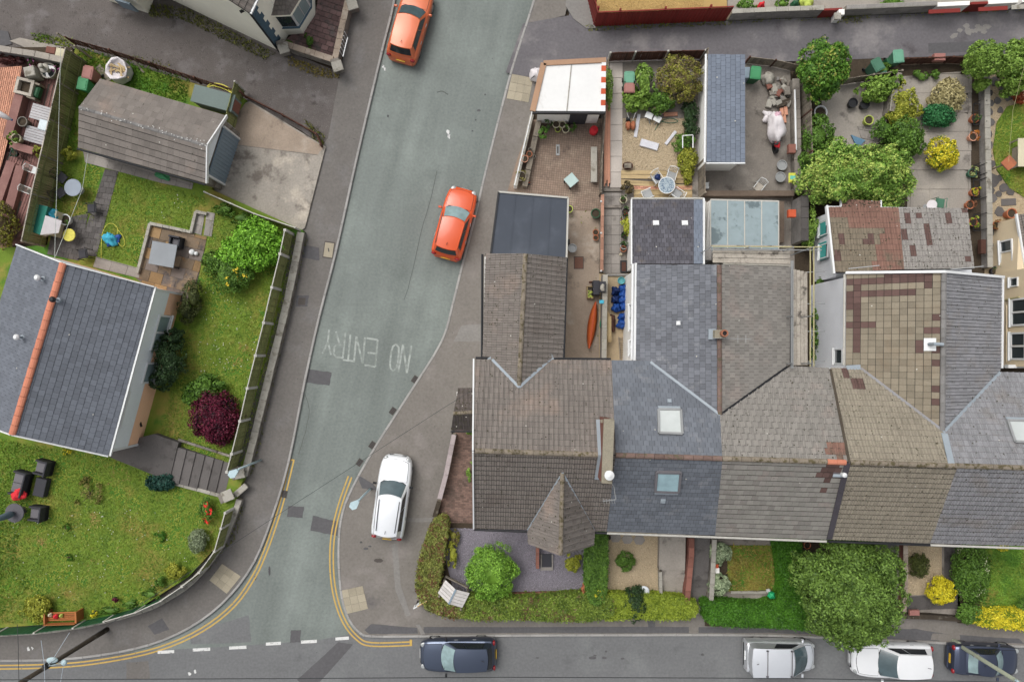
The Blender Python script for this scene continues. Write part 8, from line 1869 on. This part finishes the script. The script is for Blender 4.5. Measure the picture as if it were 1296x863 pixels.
# bungalow garden
S('bright lime green fern like bush at the top corner of the side lawn', 326, 309, 30, 1.9, 6500, .2, leafmat('lime_fern_leaves', A(96, 160, 36), A(150, 206, 70)), ZG_, extra=((300, 325, 22, 1.3, ZG_),), seed=2); S('dark round shrub with yellow blossoms on the side lawn', 290, 348, 25, 1.3, 4200, .13, 'mid', ZG_, extra=((270, 333, 16, 1.1, ZG_), (305, 345, 18, 1.2, ZG_)), flowers=(yel, 130, .12, 'blossoms', [blob_px(296, 357, 8, 1.75, ZG_), blob_px(301, 343, 4, 1.75, ZG_), blob_px(312, 350, 3, 1.7, ZG_)]))
S('low green plants under the driveway fence', 285, 265, 14, .6, 900, .16, 'mid', ZG_, ry=9, extra=((305, 276, 14, .6, ZG_, 8), (325, 286, 12, .6, ZG_, 8)))
S('dark green conifer against the peach bungalow wall', 215, 456, 19, 1.9, 5200, .12, 'dark', ZG_, ry=28, extra=((222, 428, 13, 1.6, ZG_), (204, 482, 13, 1.4, ZG_)), cluster=.22); S('brown green upright shrub between the patio and the bungalow corner', 245, 376, 12, 1.2, 2200, .12, leafmat('brown_green_leaves', A(54, 66, 34), A(92, 100, 54)), ZG_, ry=22, extra=((236, 395, 11, 1.0, ZG_, 16),))
S('maroon leaved bush by the wooden fence', 272, 527, 30, 1.5, 6500, .14, 'maroon', ZG_, extra=((278, 546, 18, 1.1, ZG_),)); S('light green ferny plant beside the maroon bush', 262, 490, 23, .8, 1900, .24, 'mid', ZG_, ry=16, extra=((244, 502, 13, .6, ZG_),)); S('dark teal low juniper below the garden steps', 203, 610, 18, .7, 1900, .13, 'teal', ZG_, ry=11)
S('red rose bush in flower beside the board fence', 262, 645, 9, .8, 500, .13, 'mid', ZG_, ry=16, flowers=(redp, 46, .2, 'blossoms')); S('grey green rounded shrub below the red roses', 250, 684, 12, .8, 2200, .09, 'greygreen', ZG_, ry=14); S('yellow green rounded shrub near the curved wall', 222, 722, 11, .7, 1200, .12, 'lime', ZG_); S('small green dome on the lawn edge below the yellow green shrub', 202, 737, 7, .5, 500, .1, 'mid', ZG_); S('yellow green mound beside the wooden bench', 48, 771, 16, .8, 1700, .15, 'lime', ZG_)
S('small yellow flower clump right of the wooden bench', 119, 774, 5, .4, 180, .1, 'yellow', ZG_, ry=7); S('small dark red plant at the bottom of the lawn', 146, 757, 5, .35, 200, .12, 'maroon', ZG_); S('low green edging plants along the bottom of the lawn', 140, 772, 14, .4, 700, .14, 'mid', ZG_, ry=6, extra=((165, 764, 12, .35, ZG_, 6), (190, 752, 12, .35, ZG_, 7)))
S('rough leggy clump of weeds in the middle of the lower lawn', 112, 626, 20, .35, 380, .14, leafmat('dry_weed_leaves', A(110, 104, 50), A(150, 146, 80)), ZG_, core=False); S('dark tuft on the lower lawn, largest of the small tufts', 202, 678, 7, .25, 260, .12, 'rich', ZG_); S('dark tuft on the lower lawn left of the middle', 84, 667, 5, .2, 160, .1, 'rich', ZG_); S('dark tuft low on the left lawn', 87, 705, 5, .2, 160, .1, 'rich', ZG_)
S('small yellow bush under the bungalow eaves', 84, 571, 6, .3, 160, .1, 'yellow', ZG_); S('yellow green bush at the foot of the tall green fence', 88, 195, 8, .7, 420, .14, 'lime', ZG_); S('green yellow plant on the decking side of the tall green fence', 49, 193, 6, .6, 300, .12, 'lime', .55, ry=8); S('tall shrub at the far left edge between decking and bungalow', 2, 285, 16, 1.8, 1900, .16, 'olive', .3, ry=26); S('green plants growing at the foot of the cream bay window', 366, 55, 9, .5, 420, .13, 'mid', ry=5, extra=((391, 52, 6, .4, .15, 12),))
# rear gardens
S('tall feathery light green bamboo behind the pale bins', 815, 104, 13, 1.6, 1700, .2, 'bright', ry=24, extra=((800, 126, 15, 1.1, .15), (812, 134, 10, 1.0, .15))); S('rounded olive and yellow clipped bush in the top corner of the gravel garden', 860, 101, 27, 1.9, 5600, .12, 'olive', cluster=.2); S('mixed bushy shrub below the olive bush', 836, 130, 17, 1.2, 2400, .13, 'mid', ry=13, flowers=(mat('pink_specks', A(196, 150, 150), .8), 60, .06, 'blossoms')); S('bright climbing leaves behind the white garage', 770, 110, 5, 1.5, 900, .12, 'bright', ry=26)
S('dark leafy shrub strip along the silvery fence', 872, 146, 11, .9, 1200, .14, 'dark', ry=20, extra=((875, 162, 9, .8, .15, 14),)); S('green shrub inside the white tubular frame', 862, 182, 11, .9, 900, .13, 'mid', extra=((872, 178, 9, .9, .15),)); S('yellow green shrub below the white tubular frame', 870, 203, 12, .9, 1500, .13, 'lime', ry=17); S('mustard shrub at the end of the timber deck', 871, 222, 8, .6, 700, .12, 'lime', ry=10); S('brown purple spiky plant at the corner of the timber deck', 794, 238, 8, .6, 400, .16, leafmat('bronze_leaves', A(84, 74, 50), A(124, 110, 76)), seed=9)
tree('bushy tree with pale tufted shoots by the rear lane', 1042, 86, 31, 3.2, 7000, .19, leafmat('tufted_leaves', A(44, 98, 36), A(112, 156, 54), (A(176, 180, 90), .3, .78)), extra=((1038, 108, 20, 1.6, .8),), seed=5, name='small_tree'); tree('sprawling bright green tree above the teal windowed wing', 1088, 222, 54, 3.4, 20000, .18, leafmat('mixed_green_leaves', A(76, 120, 44), A(140, 178, 76), (A(186, 206, 104), .35, .72), sc=1.3), extra=((1040, 225, 30, 2.2, .6), (1120, 232, 34, 2.0, .9), (1060, 205, 26, 2.0, .8), (1130, 205, 22, 1.6, .6), (1095, 250, 30, 1.6, .8), (1062, 240, 16, 1.2, 2.4), (1110, 215, 15, 1.2, 2.6), (1085, 205, 13, 1.1, 2.3)), seed=8, ry=34, name='spreading_tree')
S('tall bright shrub at the left of the shrub garden', 1034, 172, 19, 1.6, 2600, .16, 'mid', ry=26, extra=((1024, 205, 14, 1.4, .15),)); S('drooping bamboo over the grey board fence', 1108, 113, 22, 1.3, 1900, .24, 'bright', ry=14, extra=((1128, 104, 12, 1.2, .15),)); S('yellow green climbing shrub on the rough grey wall', 1143, 130, 14, 1.4, 2200, .15, 'lime', ry=26, extra=((1138, 150, 16, 1.2, .15), (1154, 140, 12, 1.0, .15))); S('green shrub below the yellow climbing shrub', 1145, 172, 22, 1.5, 3400, .15, 'mid', ry=24, extra=((1120, 165, 16, 1.0, .15), (1158, 185, 12, 1, .15)))
S('pale feathery dry grass clump by the concrete path', 1199, 122, 20, 1.1, 2200, .17, 'pale'); S('dark blue green shrub under the feathery clump', 1188, 147, 20, 1.0, 2600, .15, leafmat('deep_green', A(28, 92, 52), A(72, 140, 84)), ry=15); S('yellow and green ball shrub standing on the concrete path', 1191, 195, 20, 1.3, 3200, .13, 'yellow', cluster=.24); tree('round ivy clad tree head over the end of the grey wall', 1244, 76, 21, 2.8, 4200, .14, L['bright'], extra=((1240, 108, 8, 1.4, .2),), seed=12, name='small_tree'); tree('light green tree at the top right corner', 1290, 82, 27, 2.6, 5000, .19, L['bright'], extra=((1282, 105, 16, 1.3, .5),), seed=13, name='small_tree')
S('green yellow climber in the passage beside the glass roof', 1021, 288, 9, 1.6, 1500, .15, 'bright', ry=26); S('dark overgrown shrub at the bottom of the scaffold passage', 1037, 440, 9, 1.4, 1600, .16, 'mid', ry=26, extra=((1034, 405, 6, 1.2, .15, 18), (1036, 362, 6, 1, .15, 16))); S('small red orange plant bed in the right lawn corner', 1290, 122, 9, .6, 420, .14, leafmat('red_orange_leaves', A(120, 60, 40), A(186, 96, 60)))
S('low weeds along the brown fence by the rear lane', 1165, 96, 12, .4, 500, .13, 'mid', ry=6, extra=((1185, 94, 8, .4, .15, 6),)); S('small vine at the foot of the white garage wall in the lane yard', 1120, 88, 8, .7, 420, .13, 'mid')
# front gardens
def hedge(label, pts, z0, h, n, size, lm, seed=0, th=None, core=True):
 n = int(n * 1.5); size *= .85; pts = [(x + random.uniform(-.7, .7), y + random.uniform(-.7, .7)) for i in range(len(pts)) for x, y in smooth_line([pts[i - 1], pts[i], pts[(i + 1) % len(pts)], pts[(i + 2) % len(pts)]], 4)[4:8]]
 w = PL(pts, z0 + h); t = thing('hedge', label, 'hedge', sum(w, Vector()) / len(w), None); t.location.z = z0
 g = np.random.default_rng(seed + 3); xs = [p.x for p in w]; ys = [p.y for p in w]; m = n * 3
 x = g.uniform(min(xs), max(xs), m); y = g.uniform(min(ys), max(ys), m); k = in_poly(x, y, w); x, y = x[k][:int(n * .72)], y[k][:int(n * .72)]
 z = z0 + h - .10 * np.abs(g.normal(size=len(x))) + .05 * np.sin(x * 5 + seed) * np.cos(y * 4.1) + .03 * np.sin(x * 13) * np.sin(y * 11)
 top = np.stack([x, y, z], 1); nt_ = g.normal(size=top.shape) * .5; nt_[:, 2] += .9
 L_ = [(w[i] - w[i - 1]).length for i in range(len(w))]; per = sum(L_); side = []; ns = []
 for i in range(len(w)):
  a, b = w[i - 1], w[i]; kk = int(n * .45 * L_[i] / per); u = g.random(kk); d = (b - a).normalized() if L_[i] > 1e-4 else Vector((1, 0, 0)); o = np.array([d.y, -d.x, 0.0])
  p = np.array(a)[None] * (1 - u[:, None]) + np.array(b)[None] * u[:, None]; p[:, 2] = z0 + h * g.random(kk) ** .7; p += g.normal(size=p.shape) * .05; side.append(p); ns.append(g.normal(size=p.shape) * .6 + [0, 0, .3])
 npmesh('foliage', leafquads(np.concatenate([top] + side), np.concatenate([nt_] + ns), size, g), 4, lm, t)
 c = sum(w, Vector()) / len(w); MB().prism([p[:2] for p in w], z0, z0 + h - .16).build('inner_foliage', lm, t)
 return t
hedge('browning box hedge rounding the corner beside the tilted street sign', [(550, 658), (566, 660), (562, 700), (556, 740), (560, 752), (585, 757), (585, 781), (556, 779), (536, 766), (527, 748), (529, 720), (537, 690)], .14, 1.0, 7000, .13, L['rust'], 1)
hedge('long mottled box hedge along the lower footway, left half', [(585, 757), (640, 758), (680, 756), (766, 754), (766, 784), (660, 785), (585, 782)], .14, 1.0, 7000, .13, L['box'], 2); hedge('clipped yellow green hedge along the lower footway, right half', [(766, 755), (800, 754), (874, 758), (875, 783), (800, 783), (766, 784)], .14, .9, 4600, .12, L['bright' if 0 else 'lime'] if 0 else leafmat('yellow_green_hedge', A(94, 126, 28), A(160, 176, 62), sc=1.8), 3)
hedge('narrow green hedge column between slate chips and tan gravel', [(745, 675), (768, 675), (766, 756), (744, 756)], .14, 1.1, 3400, .14, L['mid'], 4); S('yellow leaved shrub at the foot of the narrow hedge column', 760, 748, 9, 1.1, 500, .14, 'yellow', ry=11, extra=((762, 728, 7, 1.1, .2, 9),)); S('dark green bush bulging out of the yellow green hedge', 803, 765, 13, 1.2, 2400, .11, 'dark', ry=20, extra=((803, 752, 12, 1.1, .15),), seed=7)
S('large round bright green bush on the purple slate chips', 622, 724, 31, 1.9, 8500, .13, leafmat('fresh_green_leaves', A(92, 146, 44), A(150, 196, 76)), cluster=.22, seed=4); S('small clipped green ball on the tan gravel', 791, 710, 11.5, .8, 2600, .09, 'mid', cluster=.2); S('yellow leaved plant beside the pointed gable', 725, 711, 11, .7, 800, .15, 'lime', seed=5); S('straggly low shrub between the box hedge and slate chips', 573, 700, 7, .6, 420, .13, 'lime', ry=18); S('brown and green tuft at the top of the slate chip bed', 574, 678, 8, .5, 420, .12, 'olive', ry=10)
S('green plant growing up the white side wall near the porch', 596, 545, 7, .8, 280, .14, 'bright', ry=6); S('green plant half way along the white side wall', 595, 598, 5, .7, 280, .14, 'bright', ry=12)
S('silvery variegated shrub at the top of the narrow stone wall', 911, 699, 13, .8, 1500, .15, 'silver'); S('silvery variegated shrub beside the big hedge', 909, 739, 14, .8, 1600, .15, 'silver', ry=13); hedge('deep green clipped hedge with a rounded end beside the big tree', [(898, 762), (985, 760), (985, 686), (1014, 686), (1016, 760), (1040, 770), (1036, 796), (985, 795), (902, 790), (894, 776)], .14, 1.1, 9000, .12, L['rich'], 6)
S('dark olive round shrub in the small gravel garden', 1162, 715, 13, .9, 1900, .1, leafmat('dark_olive', A(56, 70, 30), A(96, 104, 50)), ry=15); S('bright yellow round bush in the small gravel garden', 1190, 747, 17, 1.0, 3200, .11, leafmat('vivid_gold', A(230, 214, 40), A(250, 236, 60), (A(120, 132, 30), .5, .95)), cluster=.22); S('tall shrub with cream flowers left of the right hand lawn', 1229, 722, 22, 1.4, 4200, .15, 'mid', ry=40, flowers=(wht, 170, .09, 'blossoms')); S('dark green bush between the cream flowered shrub and yellow hedge', 1226, 775, 15, 1.0, 1600, .13, 'mid', ry=12)
hedge('golden yellow hedge at the bottom right corner', [(1243, 774), (1310, 776), (1310, 796), (1240, 791)], .14, .8, 2600, .12, L['yellow'], 8); S('small yellow flowering shrub under the right hand eaves', 1269, 692, 8, .5, 420, .12, 'yellow', ry=5); S('green shrub at the right edge of the lawn', 1296, 766, 8, .7, 420, .14, 'mid')

# ------------------------------------------------------------------ street furniture, wires
def pole(name, label, base, top_px, zt, r0, r1, m, cat='pole'):
 a, b = P(*base, .1), P(*top_px, zt); t = thing(name, label, cat, (a.x, a.y, .1)); MB().tube([a - Vector((0, 0, .1)), a.lerp(b, .15), b], [r0, r0 * .85, r1], 10).build('post', m, t, True); return t, a, b
t, a, b = pole('lamp_post', 'grey green concrete lamp post beside the dark blue saloon', (1207, 812), (1304, 872), 6.0, .13, .10, M['polegreen'], 'lamp post')
MB().lathe(a + Vector((0, 0, -.02)), [(.2, 0), (.2, .5), (.14, .6)], 10).build('base', M['polegreen'], t); p = a.lerp(b, .33); MB().box(p, (.3, .1, .1), .3).build('bracket', M['metal'], t); p = a.lerp(b, .86); MB().box(p + Vector((0, 0, .1)), (.42, .12, .2), -.6, bev=.03).build('bracket', M['lampgrey'], t); MB().tube([p, p + Vector((.12, -.5, .1))], .03, 6).build('lamp_arm', M['lampgrey'], t)
t, a, b = pole('telegraph_pole', 'dark wooden telegraph pole at the bottom left with two lamp heads', (136, 796), (22, 866), 6.2, .15, .11, M['polewood'])
for x, y, dz, l_ in ((66, 835, 4.6, .42), (81, 838, 4.4, .3)): p = P(x, y, dz); MB().blob(p, (.3 if l_ > .4 else .16, .16, .1), 14, 8, 0).build('lamp_head', M['lampgrey'], t, True); q_ = a.lerp(b, (dz - .1) / 6.1); MB().tube([q_, p], .025, 6).build('lamp_arm', M['lampgrey'], t)
for x, y in ((30, 862), (58, 843)): MB().box(P(x, y, 5.6 if x < 40 else 5.0), (.16, .3, .2), .5).build('bracket', M['black'], t)
wl = mat('pale_cable', A(176, 186, 196), .6)
for k, pts in enumerate((((22, 790, 5.2), (23, 815, 5.5), (24, 866, 6.1)), ((52, 810, 5.6), (56, 840, 5.7), (57, 870, 6.0)), ((81, 838, 4.4), (76, 866, 4.6)), ((88, 800, 4.0), (60, 845, 5.0)))): tag(MB().tube([P(*p) for p in pts], .013, 4).build('cable', M['wire'] if k == 0 else wl), ['dark cable hanging left of the telegraph pole', 'pale cable beside the telegraph pole top', 'pale cable below the telegraph pole lamp', 'pale cable crossing above the telegraph pole'][k], 'cable')
tag(MB().tube([P(602, 491, 5.0), P(560, 517, 4.9), P(470, 575, 4.8), P(366, 642, 5.0), P(200, 750, 5.4), P(60, 841, 5.9)], .014, 4).build('cable', M['wire']), 'thin dark cable slung over the street from the corner house', 'cable'); tag(MB().tube([P(-40, 860, 6), P(400, 858, 5.6), P(640, 856.5, 5.5), P(1000, 858, 5.6), P(1340, 864, 6)], .02, 4).build('cable', M['wire']), 'dark cable running along the lower road at the bottom of the photo', 'cable')
tag(MB().tube([P(77, 60, 3.0), P(74, 170, 2.6), P(69, 328, 3.4)], .012, 4).build('clothes_line', M['wire_l']), 'pale clothes line along the green fence to the bungalow', 'line'); tag(MB().tube([P(112, 190, 2.4), P(104, 240, 2.3), P(70, 325, 3.4)], .012, 4).build('clothes_line', M['wire_l']), 'pale clothes line over the paved path to the bungalow', 'line')
def streetlamp(label, base, arm, head, zt):
 a, b, c_ = P(*base, .12), P(*arm, zt), P(*head, zt + .05); t = thing('street_lamp', label, 'street lamp', (a.x, a.y, .12)); MB().tube([a, b, c_], [.07, .05, .04], 9).build('post', M['lampgrey'], t, True)
 d = (c_ - b); d.z = 0; d = d.normalized() if d.length > .01 else Vector((-1, 0, 0)); n_ = Vector((-d.y, d.x, 0)); mb = MB(); lo = c_ - d * .1
 pts = [lo - n_ * .07, lo + n_ * .07, c_ + d * .25 + n_ * .22, c_ + d * .45 + n_ * .12, c_ + d * .45 - n_ * .12, c_ + d * .25 - n_ * .22]; z = c_.z
 mb.prism([p[:2] for p in pts], z - .05, z + .06).build('lamp_head', M['lampgrey'], t); MB().prism([(c_ + (p - c_) * .7)[:2] for p in pts], z - .1, z - .045).build('lamp_glass', M['glass_p'], t); return t
streetlamp('pale blue street lamp leaning over the upper stone gate pier', (330, 582), (303, 593), (299, 596), 3.6); streetlamp('pale blue street lamp beside the white estate car', (469, 618), (455, 632), (452, 635), 4.2)
sg = thing('street_sign', 'narrow white street name sign seen edge on against the corner hedge', 'sign', P(532, 763, .12)); a, b = P(524, 768, .9), P(541, 758, .9)
MB().bar(a, b, .05, .5).build('sign_board', M['white'], sg); MB().bar(a.lerp(b, .3) + Vector((0, 0, .262)), b + Vector((0, 0, .262)), .04, .02).build('top_rail', mat('sign_orange', A(222, 186, 120), .6), sg)
for f in (.15, .85): p = a.lerp(b, f); MB().bar((p.x, p.y, .1), (p.x, p.y, 1.1), .06, .06).build('post', M['black'], sg)
ws = thing('wooden_shelter', 'small weathered wooden shelter with plank roof behind the corner hedge', 'shelter', P(574, 745, .15)); z0, z1 = 1.35, 1.6
qa, qb = P(577, 745.5, z1), P(568, 764, z1); e1a, e1b = P(564, 733.5, z0), P(554, 750, z0); e2a, e2b = P(594.5, 750, z0), P(585, 769, z0)
for A0, B0 in ((e1a, e1b), (e2a, e2b)):
 for k in range(5):
  u0, u1 = k / 5 + .01, (k + 1) / 5 - .01; w_ = [A0.lerp(B0, u0), A0.lerp(B0, u1), qb.lerp(qa, 1 - u1), qb.lerp(qa, 1 - u0)]; w_ = [A0.lerp(qa, 0).lerp(B0, u0), A0.lerp(B0, u1), qa.lerp(qb, u1), qa.lerp(qb, u0)]; o = Vector((0, 0, random.uniform(0, .015))); mb = MB(); mb.v = [tuple(p + o) for p in w_] + [tuple(p + o - Vector((0, 0, .03))) for p in w_]; mb.f = [(0, 1, 2, 3), (7, 6, 5, 4), (0, 4, 5, 1), (1, 5, 6, 2), (2, 6, 7, 3), (3, 7, 4, 0)]; mb.build('roof_plank', bpy.data.materials.get('pale_silver_wood') or mat('pale_silver_wood', A(206, 202, 198), .9, rnd=.14, n1=(10, .12), n2=(2, .1)), ws)
strip(ws, qa, qb, .1, M['bluegrey'], 'ridge_cap', lift=.02)
for k in range(4):
 a, b = P(564, 729, .3 + .28 * k), P(592, 743, .3 + .28 * k); MB().bar(a, b, .05, .24).build('wall_plank', M['wood'], ws)
for x, y in ((563, 733), (592, 747), (557, 750), (584, 766)): p = P(x, y, .7); MB().bar((p.x, p.y, .14), (p.x, p.y, 1.3), .09, .09).build('post', M['wood'], ws)
